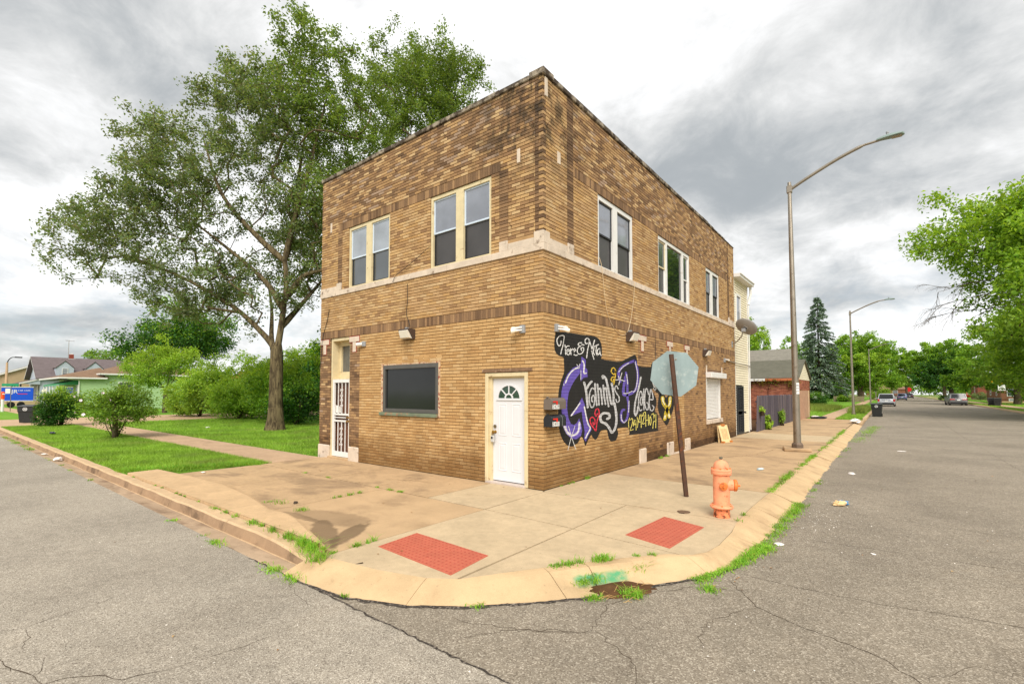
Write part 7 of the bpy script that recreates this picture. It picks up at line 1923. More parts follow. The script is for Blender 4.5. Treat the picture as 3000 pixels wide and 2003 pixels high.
T_ = [(-7.9, -4.16, -0.1, -4.19, 420, 0.012, 0.06, 0.0), (-3.3, -4.17, -0.1, -4.22, 620, 0.03, 0.10, 0.0), (-0.6, -4.2, 0.15, -4.36, 330, 0.05, 0.10, -0.02), (0.07, -4.2, 0.075, -3.55, 170, 0.018, 0.07, 0.0),
      (-3.2, -1.68, -1.2, -1.66, 150, 0.02, 0.05, 0.0), (-2.42, -3.5, -2.42, -1.7, 130, 0.02, 0.06, 0.0), (-5.9, -1.67, -3.4, -1.68, 60, 0.02, 0.05, 0.0), (-2.1, -3.45, -2.0, -3.4, 60, 0.04, 0.08, 0.0), (-3.0, -3.45, -2.7, -3.4, 80, 0.05, 0.07, 0.0),
      (3.23, 2.35, 3.22, 4.9, 1000, 0.035, 0.07, 0.0), (3.23, 5.5, 3.25, 8.5, 800, 0.035, 0.07, 0.0), (3.25, 9.0, 3.26, 20, 1200, 0.045, 0.09, 0.0), (3.36, -2.2, 3.72, -0.6, 2600, 0.055, 0.055, -0.125), (3.68, -0.5, 3.7, 2.2, 1900, 0.06, 0.055, -0.125), (3.75, 2.6, 3.72, 5.2, 200, 0.04, 0.05, -0.13),
      (3.85, 15, 4.3, 26, 1600, 0.16, 0.08, -0.13), (3.7, 8, 3.8, 13, 120, 0.05, 0.06, -0.13), (2.2, -3.02, 2.62, -2.36, 420, 0.035, 0.075, 0.0), (2.7, -2.25, 2.95, -1.95, 70, 0.02, 0.05, 0.0), (2.5, -3.0, 2.62, -2.86, 260, 0.05, 0.07, -0.09), (2.72, -2.5, 2.84, -2.35, 220, 0.05, 0.07, -0.07), (2.95, -2.95, 3.05, -2.87, 260, 0.045, 0.07, -0.12), (2.72, -3.2, 2.78, -3.16, 120, 0.035, 0.05, -0.125),
      (3.5, -2.35, 3.55, -2.3, 120, 0.04, 0.06, -0.13), (3.26, -0.05, 3.24, 0.5, 60, 0.03, 0.07, 0.0), (0.03, 0.55, 0.03, 1.6, 130, 0.02, 0.08, 0.0), (0.05, 4.4, 0.08, 6.0, 120, 0.025, 0.08, 0.0), (0.5, -0.0, 0.5, -0.02, 10, 0.02, 0.03, 0),
      (-26, -4.55, -17, -4.6, 700, 0.06, 0.08, -0.13), (-16, -4.6, -6, -4.64, 150, 0.03, 0.06, -0.13), (-3.5, -4.64, -3.4, -4.64, 80, 0.04, 0.05, -0.13), (-2.3, -4.64, -1.5, -4.68, 160, 0.04, 0.05, -0.13), (-0.6, -4.64, 0.35, -4.66, 260, 0.045, 0.07, -0.13), (0.9, -4.58, 0.92, -4.56, 40, 0.02, 0.04, -0.13), (2.0, -3.98, 2.05, -3.92, 60, 0.03, 0.05, -0.13)]
tufts(T_, 5)
# silt and dead straw in the storm inlet
q = MB(); r0 = random.Random(4); n_ = 14; vs = []; fs = []
cxy = (2.90, -2.80)
for i in range(n_ + 1):
    for j in range(n_ + 1):
        u, v = i / n_ - 0.5, j / n_ - 0.5
        x = cxy[0] + u * 0.40 * 0.82 + v * 0.85 * 0.57; y = cxy[1] - u * 0.40 * 0.57 + v * 0.85 * 0.82
        k = max(0, 1 - (2 * u) ** 2) * max(0, 1 - (2 * v) ** 2)
        vs.append((x, y, -0.150 + 0.058 * k ** 0.6 * (0.8 + 0.5 * math.sin(7 * v + 2) * 0.3) + r0.uniform(-.004, .004) - 0.02 * u))
for i in range(n_):
    for j in range(n_): fs.append((i * (n_ + 1) + j, i * (n_ + 1) + j + 1, (i + 1) * (n_ + 1) + j + 1, (i + 1) * (n_ + 1) + j))
q.add(vs, fs); o = q.build('dirt', M_soil, smooth='all'); o['kind'] = 'stuff'
q = MB()
for k in range(15):
    x, y = cxy[0] + 0.06 + rng.uniform(-.16, .1), cxy[1] - 0.1 + rng.uniform(-.3, .3); a = rng.uniform(0.6, 1.5); L = rng.uniform(0.06, 0.16)
    q.tube([(x, y, -0.10), (x + L * math.cos(a) * .5, y + L * math.sin(a) * .5, -0.085 + rng.uniform(-.01, .03)), (x + L * math.cos(a), y + L * math.sin(a), -0.10)], 0.0022, 3)
o = q.build('straw', pm('straw', (180, 146, 92), 0.9, 0.1)); o['kind'] = 'stuff'
# ------------------------------------------------------------------ houses down both streets
def siding_mat(name, c): return pm(name, c, 0.7, 0.25, var=0.06, scale=2)
M_green = siding_mat('siding_green', (158, 186, 136)); M_grayb = siding_mat('siding_bluegray', (168, 176, 186)); M_tan = siding_mat('siding_tan', (176, 152, 122))
M_awn = pm('awning_green', (60, 132, 88), 0.6, 0.3, var=0.08)
M_brickfar = brick_mat('brick_far_brown', (142, 96, 70))
def clap(parent, mp, u0, u1, z0, z1, m, ex=0.2, th=0.02):
    k = 0; z = z0; pk_ = {}
    while z < z1 - 0.01:
        h = min(ex, z1 - z); key = round(h, 3)
        if key not in pk_:
            q = MB(); q.add([mp(a, b, c) for a, b, c in ((u0, th, 0), (u1, th, 0), (u1, 0.004, h), (u0, 0.004, h), (u0, 0, 0), (u1, 0, 0))], [(0, 1, 2, 3), (4, 5, 1, 0)])
            pk_[key] = q.mesh('plank', m)
        o = bpy.data.objects.new('plank', pk_[key]); link(o, parent); o.location = (0, 0, z); z += ex
def win(parent, mp, u0, u1, z0, z1, fm=None, gm=None, bars=1, fw=0.08):
    fm = fm or M_white; gm = gm or M_glass
    w_ = bpy.data.objects.new('window', None); link(w_, parent)
    q = MB()
    for a, b, c, d in ((u0, u0 + fw, z0, z1), (u1 - fw, u1, z0, z1), (u0 + fw, u1 - fw, z0, z0 + fw), (u0 + fw, u1 - fw, z1 - fw, z1)): q.box(a, b, -0.02, 0.05, c, d, 0, mp)
    for k in range(bars): zc_ = z0 + (z1 - z0) * (k + 1) / (bars + 1); q.box(u0 + fw, u1 - fw, -0.02, 0.045, zc_ - fw * .35, zc_ + fw * .35, 0, mp)
    q.build('frame', fm, w_); q = MB(); q.box(u0 + fw, u1 - fw, -0.02, 0.03, z0 + fw, z1 - fw, 0, mp); q.build('pane', gm, w_)
    return w_
def slope(q, x0, x1, ya, za, yb, zb, th=0.12):
    """roof plane running along x from x0 to x1, from (ya, za) up to (yb, zb)"""
    q.add([(x0, ya, za), (x1, ya, za), (x1, yb, zb), (x0, yb, zb), (x0, ya, za + th), (x1, ya, za + th), (x1, yb, zb + th), (x0, yb, zb + th)], [(0, 1, 2, 3), (7, 6, 5, 4), (0, 4, 5, 1), (1, 5, 6, 2), (2, 6, 7, 3), (3, 7, 4, 0)])

# green one-storey house: east wall in view (local x = 0 is that wall, y north, origin at its street corner)
gh = thing('house', 'low green clapboard house with a brown hip roof and a scalloped green awning', 'house', (-57, 3.05, 0), 0, 'houses along the left street')
q = MB(); q.box(-10, -0.03, 0.02, 11, 0, 3.12); q.box(-9, -0.25 + 0.22, 2.0, 11, 3.1, 3.6); q.build('wall', M_green, gh)
mE = lambda u, w, z: (w, u, z); mS_ = lambda u, w, z: (u, -w, z)
clap(gh, mE, 0.0, 11, 0.05, 3.12, M_green, 0.2); clap(gh, mE, 1.95, 11, 3.14, 3.6, M_green, 0.2)
q = MB(); q.add([(-11, -1.4, 3.2), (0.4, -1.4, 3.2), (0.4, 2.2, 3.2), (-3.2, 2.2, 4.35), (-7, 2.2, 4.35)], [(0, 1, 3, 4), (1, 2, 3)]); q.box(-10.6, 0.36, -1.36, 2.0, 3.12, 3.19)
q.add([(-10.4, 1.6, 3.62), (0.4, 1.6, 3.62), (0.4, 11.4, 3.62), (-10.4, 11.4, 3.62), (-4.6, 6.4, 5.6), (-5.4, 6.4, 5.6)], [(0, 1, 4, 5), (1, 2, 4), (2, 3, 5, 4), (3, 0, 5)])
q.build('roof', M_roof_brown, gh)
q = MB(); q.box(-11, 0.45, -1.47, -1.36, 3.08, 3.22); q.box(0.36, 0.47, -1.36, 2.05, 3.08, 3.22); q.box(0.36, 0.47, 1.5, 11.4, 3.52, 3.66); q.box(-2, 0.47, 1.42, 1.52, 3.52, 3.66)
q.build('gutter', M_white, gh)
q = MB(); q.tube([(0.36, -0.9, 3.1), (0.1, 0.0, 2.95), (0.09, 0.02, 0.1)], 0.05, 6); q.build('downspout', M_white, gh)
win(gh, mE, 3.0, 4.3, 1.5, 2.85); win(gh, mS_, -0.9, -0.25, 1.2, 2.6, None, M_glass_lt, 2); win(gh, mS_, -5.8, -2.2, 1.0, 2.4, None, M_glass_lt, 0)
aw = bpy.data.objects.new('awning', None); link(aw, gh)
q = MB(); n_ = 14
for i in range(n_):
    a, b = -7.5 + 7.3 * i / n_, -7.5 + 7.3 * (i + 1) / n_
    q.add([(a, 0.02, 2.98), (b, 0.02, 2.98), (b, -1.5, 2.52), (a, -1.5, 2.52), (a, -1.55, 2.40), ((a + b) / 2, -1.56, 2.36), (b, -1.55, 2.40)], [(0, 1, 2, 3), (3, 2, 6, 5, 4)])
q.add([(-0.2, 0.02, 2.98), (-0.2, 0.02, 2.5), (-0.2, -1.5, 2.50), (-0.2, -1.5, 2.52)], [(0, 1, 2, 3)])
q.build('canopy', M_awn, aw)
for x in (-7.3, -5.6, -3.9, -2.2, -0.4):
    q = MB(); q.tube([(x, -1.5, 2.42), (x, -1.5, 0.0)], 0.045, 6); q.build('awning_post', M_white, aw)

# grey house with two dormers
hh_ = thing('house', 'grey house with a steep dark roof, two dormers and a brick chimney', 'house', (-82, 3.4, 0), 0, 'houses along the left street')
q = MB(); q.box(-9, -0.03, 0.02, 9.0, 0, 3.75); q.add([(-9, 0.03, 3.7), (-0.03, 0.03, 3.7), (-4.5, 0.03, 6.4)], [(0, 1, 2)]); q.build('wall', M_grayb, hh_)
clap(hh_, mE, 0.0, 9.0, 0.3, 3.7, M_grayb, 0.22)
q = MB()
for s1, xa in ((1, 0.45), (-1, -9.45)):
    q.add([(xa, -0.5, 3.62), (xa, 9.4, 3.62), (-4.5, 9.4, 6.62), (-4.5, -0.5, 6.62), (xa, -0.5, 3.5), (xa, 9.4, 3.5), (-4.5, 9.4, 6.5), (-4.5, -0.5, 6.5)], [(0, 1, 2, 3), (7, 6, 5, 4), (0, 4, 5, 1), (3, 2, 6, 7), (0, 3, 7, 4), (1, 5, 6, 2)])
q.build('roof', M_roof_dark, hh_)
q = MB(); q.add([(0.46, -0.52, 3.5), (0.46, -0.52, 3.66), (-4.5, -0.52, 6.66), (-4.5, -0.52, 6.5)], [(0, 1, 2, 3)]); q.add([(-9.46, -0.52, 3.5), (-9.46, -0.52, 3.66), (-4.5, -0.52, 6.66), (-4.5, -0.52, 6.5)], [(0, 1, 2, 3)]); q.build('bargeboard', M_white, hh_)
for yc_, gl in ((2.35, 1), (5.4, 1)):
    dm_ = bpy.data.objects.new('dormer', None); link(dm_, hh_)
    q = MB(); x1 = -0.15
    q.prism([(yc_ - 0.88, 4.0), (yc_ + 0.88, 4.0), (yc_ + 0.88, 5.02), (yc_, 5.92), (yc_ - 0.88, 5.02)], -3.0, x1, lambda u, w, z: (w, u, z)); q.build('wall', M_grayb, dm_)
    q = MB()
    for s1 in (-1, 1): q.add([(x1 + 0.1, yc_ + s1 * 1.02, 4.94), (x1 + 0.1, yc_, 5.98), (-3.6, yc_, 5.98), (-3.6, yc_ + s1 * 1.02, 4.94), (x1 + 0.1, yc_ + s1 * 1.02, 5.02), (x1 + 0.1, yc_, 6.06), (-3.6, yc_, 6.06), (-3.6, yc_ + s1 * 1.02, 5.02)], [(4, 5, 6, 7), (0, 1, 5, 4)])
    q.build('roof', M_roof_dark, dm_)
    q = MB(); zz_ = ((4.08, 4.94),)
    for a, b, c, d in ((-0.31, -0.25, 4.05, 4.98), (0.25, 0.31, 4.05, 4.98), (-0.25, 0.25, 4.05, 4.11), (-0.25, 0.25, 4.92, 4.98), (-0.25, 0.25, 4.32, 4.35), (-0.25, 0.25, 4.5, 4.53), (-0.25, 0.25, 4.7, 4.73)): q.box(x1, x1 + 0.06, yc_ + a, yc_ + b, c, d)
    q.build('window_frame', M_white, dm_); q = MB(); q.box(x1, x1 + 0.02, yc_ - 0.25, yc_ + 0.25, 4.11, 4.92); q.build('pane', M_glass_lt, dm_)
ch_ = MB(); ch_.box(-4.9, -4.4, 3.4, 3.85, 6.3, 7.15); ch_.build('chimney', brick_mat('brick_chimney', (156, 76, 58)), hh_)
q = MB(); q.box(-5.05, -4.25, 3.25, 4.0, 6.25, 6.5); q.box(-4.82, -4.5, 3.47, 3.77, 7.15, 7.3); q.build('chimney_cap', M_white, hh_)
q = MB(); q.tube([(-4.6, 3.3, 6.2), (-4.6, 3.3, 9.15)], 0.03, 5); q.tube([(-4.6, 2.9, 9.1), (-4.6, 3.9, 9.05)], 0.02, 4); q.tube([(-4.9, 3.1, 9.0), (-4.3, 3.1, 9.12)], 0.015, 4); q.build('aerial', M_steel, hh_)
pr_ = bpy.data.objects.new('porch', None); link(pr_, hh_)
q = MB(); q.add([(0.3, 0, 3.55), (-8, 0, 3.55), (-8, -1.9, 2.95), (0.3, -1.9, 2.95), (0.3, 0, 3.43), (-8, 0, 3.43), (-8, -1.9, 2.83), (0.3, -1.9, 2.83)], [(0, 1, 2, 3), (7, 6, 5, 4), (3, 2, 6, 7), (0, 3, 7, 4)]); q.build('porch_roof', M_roof_dark, pr_)
q = MB(); q.add([(0.31, 0, 3.56), (0.31, -1.95, 2.96), (0.31, -1.95, 2.82), (0.31, 0, 3.42)], [(0, 1, 2, 3)]); q.build('bargeboard', M_white, pr_)
q = MB(); q.add([(0.2, -0.02, 3.4), (0.2, -1.8, 2.85), (0.2, -0.02, 2.8)], [(0, 1, 2)]); q.build('gable', M_grayb, pr_)
q = MB(); q.box(-8, 0.3, -1.9, 0, 0, 0.65); q.build('deck', M_tan, pr_)
for x in (0.15, -2.6, -5.4, -7.9):
    q = MB(); q.box(x - 0.07, x + 0.07, -1.85, -1.71, 0.65, 2.86); q.build('porch_post', M_black, pr_)
q = MB()
for k in range(16): q.tube([(0.2, -1.75 + k * 0.11, 0.65), (0.2, -1.75 + k * 0.11, 1.45)], 0.012, 3)
q.tube([(0.2, -1.8, 1.45), (0.2, -0.1, 1.45)], 0.025, 4); q.build('railing', M_black, pr_)
q = MB(); q.box(-2.2, -1.2, -0.06, -0.02, 0.65, 2.6); q.build('door', M_white, pr_)
# tan house beyond, with a brown roof
th_ = thing('house', 'tan house with a wide gable and brown roof behind the blue trailer', 'house', (-100, -0.2, 0), 0, 'houses along the left street')
q = MB(); q.prism([(-4.5, 0), (9.5, 0), (9.5, 3.2), (5.4, 6.0), (5.1, 6.0), (-4.5, 1.8)], -12, -0.02, lambda u, w, z: (w, u, z)); q.build('wall', M_tan, th_)
q = MB(); q.add([(0.3, -5.2, 1.6), (0.3, 5.3, 6.2), (-12, 5.3, 6.2), (-12, -5.2, 1.6)], [(0, 1, 2, 3)]); q.add([(0.3, 5.3, 6.2), (0.3, 10, 3.2), (-12, 10, 3.2), (-12, 5.3, 6.2)], [(0, 1, 2, 3)]); q.build('roof', M_roof_brown, th_)
q = MB(); q.add([(0.32, -5.2, 1.45), (0.32, 5.3, 6.05), (0.32, 5.3, 6.25), (0.32, -5.2, 1.65)], [(0, 1, 2, 3)]); q.add([(0.32, 5.3, 6.05), (0.32, 10, 3.05), (0.32, 10, 3.25), (0.32, 5.3, 6.25)], [(0, 1, 2, 3)]); q.build('bargeboard', M_white, th_)
win(th_, mE, -1.8, 0.2, 1.0, 2.4); win(th_, mE, 2.4, 3.6, 1.0, 2.4)
# more roofs showing through the thicket
hx = thing('house', 'house with an orange tiled roof and chimney half hidden behind the thicket', 'house', (-55, 21, 0), 0, 'houses along the left street')
q = MB(); q.box(-5, 5, -4, 4, 0, 3.4); q.build('wall', M_tan, hx)
q = MB(); q.add([(-5.5, -4.5, 3.3), (5.5, -4.5, 3.3), (5.5, 4.5, 3.3), (-5.5, 4.5, 3.3), (-1.5, 0, 5.5), (1.5, 0, 5.5)], [(0, 1, 5, 4), (1, 2, 5), (2, 3, 4, 5), (3, 0, 4)]); q.build('roof', M_roof_red, hx)
q = MB(); q.box(1.6, 2.4, -1.4, -0.6, 4, 6.1); q.build('chimney', M_brickfar, hx)
up = thing('utility_pole', 'wooden utility pole with a crossarm rising over the thicket', 'utility pole', (-62, 26, 0), R(20))
q = MB(); q.tube([(0, 0, 0), (0, 0, 7.3)], [0.15, 0.11], 8); q.build('pole', K_dark, up); q = MB(); q.box(-1.6, 1.6, -0.06, 0.06, 6.85, 7.0); q.build('crossarm', K_dark, up)
q = MB()
for x in (-1.5, -0.6, 0.6, 1.5): q.tube([(x, 0, 7.0), (x, 0, 7.18)], 0.05, 6)
q.build('insulators', M_gray, up)
# blue trailer with a white lettered banner
tb = thing('trailer', 'blue box trailer with white lettering parked before the tan house', 'trailer', (-75, -0.5, 0), R(-6))
q = MB(); q.box(-2.2, -0.01, -0.1, 2.5, 0.8, 2.35, 0, None, 0.03); q.build('body', pm('trailer_blue', (18, 78, 200), 0.4, 0.4, var=0.05), tb)
q = MB(); q.box(-2.2, 0.02, -0.12, 2.52, 2.33, 2.40); q.box(-2.2, 0.02, -0.12, 2.52, 0.76, 0.82); q.build('rail', M_white, tb)
text_on(tb, 'JR', 0.62, lambda u, v: (0.004, 0.95 + u, 1.85 + v), M_signwhite)
text_on(tb, 'CAR CARE', 0.22, lambda u, v: (0.004, 1.72 + u, 1.98 + v), M_signwhite); 
q = MB(); q.box(0.0, 0.006, 0.22, 0.6, 1.62, 2.2); q.build('panel', M_signwhite, tb)
q = MB(); q.box(0.0, 0.005, 1.2, 2.0, 1.55, 1.62); q.build('stripe', M_red, tb)
for y in (0.7, 1.5):
    q = MB(); q.lathe([(0.34, 0), (0.34, 0.2), (0, 0.2)], 16, 0, (-0.1, y, 0.34), 'x'); q.build('wheel', M_rubber, tb)
# front-yard posts on the left
pz = thing('marker_post', 'white marker post with an orange top at the left edge', 'post', (-59.5, -1.75, -0.01))
q = MB(); q.tube([(0, 0, 0), (0, 0, 1.15)], 0.11, 12); q.build('post', M_white, pz); q = MB(); q.tube([(0, 0, 1.15), (0, 0, 1.78)], 0.13, 12); q.tube([(0, 0, 1.78), (0, 0, 1.84)], [0.13, 0.09], 12); q.build('sleeve', pm('sleeve_orange', (232, 84, 30), 0.5, 0.3), pz)
q = MB(); q.tube([(-0.25, -0.05, 1.62), (0.45, 0.05, 1.62)], 0.06, 6); q.build('arm', M_white, pz)
yb = thing('bollard', 'short yellow bollard beyond the bin on the left', 'bollard', (-93, 2.2, -0.01)); q = MB(); q.lathe([(0.16, 0), (0.16, 1.15), (0.11, 1.26), (0, 1.28)], 14); q.build('tube', pm('bollard_yellow', (240, 182, 24), 0.5, 0.3), yb)
gl_ = thing('globe_lamp', 'white globe lamp on a thin black post in front of the grey house', 'lamp', (-72.0, 2.57, 0)); q = MB(); q.tube([(0, 0, 0), (0, 0, 1.7)], 0.06, 8); q.build('post', M_black, gl_); q = MB(); q.lathe([(0.06, 1.68), (0.2, 1.78), (0.24, 1.92), (0.2, 2.06), (0.06, 2.14), (0, 2.15)], 16); q.build('globe', M_bulb, gl_, True)
ll = thing('street_lamp', 'pale concrete street lamp with a hooked dark head at the left edge', 'street lamp', (-98.0, 1.75, 0)); q = MB(); q.tube([(0, 0, 0), (0, 0, 6.2)], [0.24, 0.12], 12); q.build('pole', M_conc_walk, ll); q = MB(); q.tube(catmull([(0, 0, 6.1), (0.1, 0.15, 6.6), (0.3, 0.45, 6.95), (0.5, 0.8, 7.0)], 4), 0.06, 6); q.box(0.2, 0.7, 0.7, 1.5, 6.92, 7.08, 0, None, 0.03); q.build('lamp_head', M_black, ll)
sg = thing('street_name_sign', 'small green street name sign at the left edge above the trailer', 'street sign', (-60, -1.2, 0)); q = MB(); q.tube([(0, 0, 0), (0, 0, 2.4)], 0.03, 6); q.build('post', M_steel, sg); q = MB(); q.box(-0.02, 0.0, -0.6, 0.5, 2.35, 2.58); q.build('plate', pm('sign_green', (40, 150, 110), 0.5, 0.3), sg)

# right-hand side street: houses
def simple_house(label, loc, wx_, wy_, he, hr, wm, rm, rz=0, wins=(), ridge='x', grp='houses along the side street'):
    h_ = thing('house', label, 'house', loc, rz, grp)
    q = MB(); q.box(-wx_, wx_, -wy_, wy_, 0, he)
    if ridge == 'x':
        for s1 in (-1, 1): q.add([(s1 * wx_, -wy_, he), (s1 * wx_, wy_, he), (s1 * wx_, 0, hr - 0.15)], [(0, 1, 2)])
    else:
        for s1 in (-1, 1): q.add([(-wx_, s1 * wy_, he), (wx_, s1 * wy_, he), (0, s1 * wy_, hr - 0.15)], [(0, 1, 2)])
    q.build('wall', wm, h_)
    q = MB(); e = 0.4
    for s1 in (-1, 1):
        if ridge == 'x': q.add([(-wx_ - e, s1 * (wy_ + e), he - 0.15), (wx_ + e, s1 * (wy_ + e), he - 0.15), (wx_ + e, 0, hr), (-wx_ - e, 0, hr)], [(0, 1, 2, 3)])
        else: q.add([(s1 * (wx_ + e), -wy_ - e, he - 0.15), (s1 * (wx_ + e), wy_ + e, he - 0.15), (0, wy_ + e, hr), (0, -wy_ - e, hr)], [(0, 1, 2, 3)])
    q.build('roof', rm, h_)
    for face, u0, u1, z0, z1 in wins:
        mp = {'w': lambda u, w, z: (-wx_ - w, u, z), 's': lambda u, w, z: (u, -wy_ - w, z), 'e': lambda u, w, z: (wx_ + w, u, z)}[face]
        win(h_, mp, u0, u1, z0, z1, None, None, 1)
    q = MB(); q.box(-wx_ - 0.02, wx_ + 0.02, -wy_ - 0.02, wy_ + 0.02, 0, 0.3); q.build('foundation', M_conc_old, h_)
    return h_
simple_house('low brown brick house behind the speed sign under the maples', (24.5, 113, 0), 5.0, 7.0, 3.1, 5.4, M_brickfar, M_roof_brown, 0, (('w', -4.5, -3.2, 1.2, 2.4), ('w', 1.5, 3.0, 1.2, 2.4), ('s', -4.2, -2.6, 1.1, 2.4), ('s', 0.4, 1.8, 1.1, 2.4), ('s', -4.0, -3.0, 0.3, 0.75)), 'y')
simple_house('red brick house with a white porch roof beyond the stop sign', (26.0, 152, 0), 5.0, 6.0, 4.4, 7.2, brick_mat('brick_far_red', (150, 84, 66)), M_white, 0, (('s', -3, -1.5, 1.4, 3), ('s', 1, 2.5, 1.4, 3), ('w', -2, -0.6, 1.4, 3)), 'y')
simple_house('small brick house closing the view at the far end of the street', (4.0, 290, 0), 8.0, 5.0, 3.4, 6.0, M_brickfar, M_roof_brown, 0, (('s', -5, -3, 1.2, 2.6), ('s', 2, 4, 1.2, 2.6)))
simple_house('white house mostly hidden behind the spruce', (-10.5, 108, 0), 4.5, 5.0, 3.6, 6.0, M_white, M_roof_gray, 0, (('s', -2.8, -1.6, 1.2, 2.6), ('s', 0.6, 1.8, 1.2, 2.6), ('e', -2.8, -1.6, 1.2, 2.6)), 'y')
gh2 = simple_house('house with a grey hip roof rising over the garage', (-7.2, 47.5, 0), 4.4, 3.2, 4.3, 6.15, siding_mat('siding_sage', (150, 146, 112)), pm('shingle_ash', (126, 122, 112), 0.95, 0.1, var=0.12, scale=3, fine=0.2), 0, (('e', -1.5, -0.3, 1.8, 3.2),))
q = MB(); q.add([(-2.0, -3.7, 4.2), (1.4, -3.7, 4.2), (0.0, -3.0, 6.1), (-0.6, -3.0, 6.1), (-0.3, 0.4, 6.25)], [(0, 1, 2, 3), (1, 4, 2), (0, 3, 4)]); q.build('roof_gable', M_roof_red, gh2)
yf = thing('yard_fence', 'weathered wooden yard fence beyond the second lamp', 'fence', (-3.4, 100, 0.0))
bmx = None
for k in range(26):
    if bmx is None: q = MB(); q.box(0.01, 0.17, 0, 0.025, 0, 1.05); bmx = q.mesh('board', pm('weathered_wood', (132, 122, 96), 0.9, 0.1, var=0.2))
    o = bpy.data.objects.new('board', bmx); link(o, yf); o.location = (k * 0.18, 0, 0)
q = MB(); q.box(0, 4.7, 0.026, 0.07, 0.25, 0.34); q.box(0, 4.7, 0.026, 0.07, 0.8, 0.89); q.build('rail', K_dark, yf)

# far-off woods that close the view
def wood_mass(name, x0, x1, y0, y1, hgt, n, ls, lm, seed):
    r_ = np.random.default_rng(seed); k = int(n / 400); cx_ = r_.uniform(x0, x1, k); cy_ = r_.uniform(y0, y1, k); ch_ = hgt * r_.uniform(0.55, 1.0, k); cr_ = r_.uniform(0.28, 0.42, k) * hgt
    i = r_.integers(0, k, n); d = unit(r_.normal(size=(n, 3))) * r_.uniform(0.5, 1.0, (n, 1))
    C = np.stack([cx_[i] + d[:, 0] * cr_[i], cy_[i] + d[:, 1] * cr_[i], np.maximum(0.3, ch_[i] * 0.52 + d[:, 2] * ch_[i] * 0.5)], 1)
    o = np_mesh(name, leaf_quads(C, ls, r_), 4, lm); o['kind'] = 'stuff'
wood_mass('woods', -60, 70, 300, 330, 13, 26000, 1.1, L_maple2, 1)
wood_mass('woods', 22, 60, 165, 260, 9, 12000, 0.8, L_maple2, 2)
wood_mass('woods', -50, -6, 135, 240, 9, 14000, 0.8, L_maple2, 3)
wood_mass('woods', 70, 100, 5, 260, 10, 16000, 0.9, L_maple2, 5)
wood_mass('woods', -330, -190, -40, 60, 9, 14000, 1.2, L_maple2, 4)
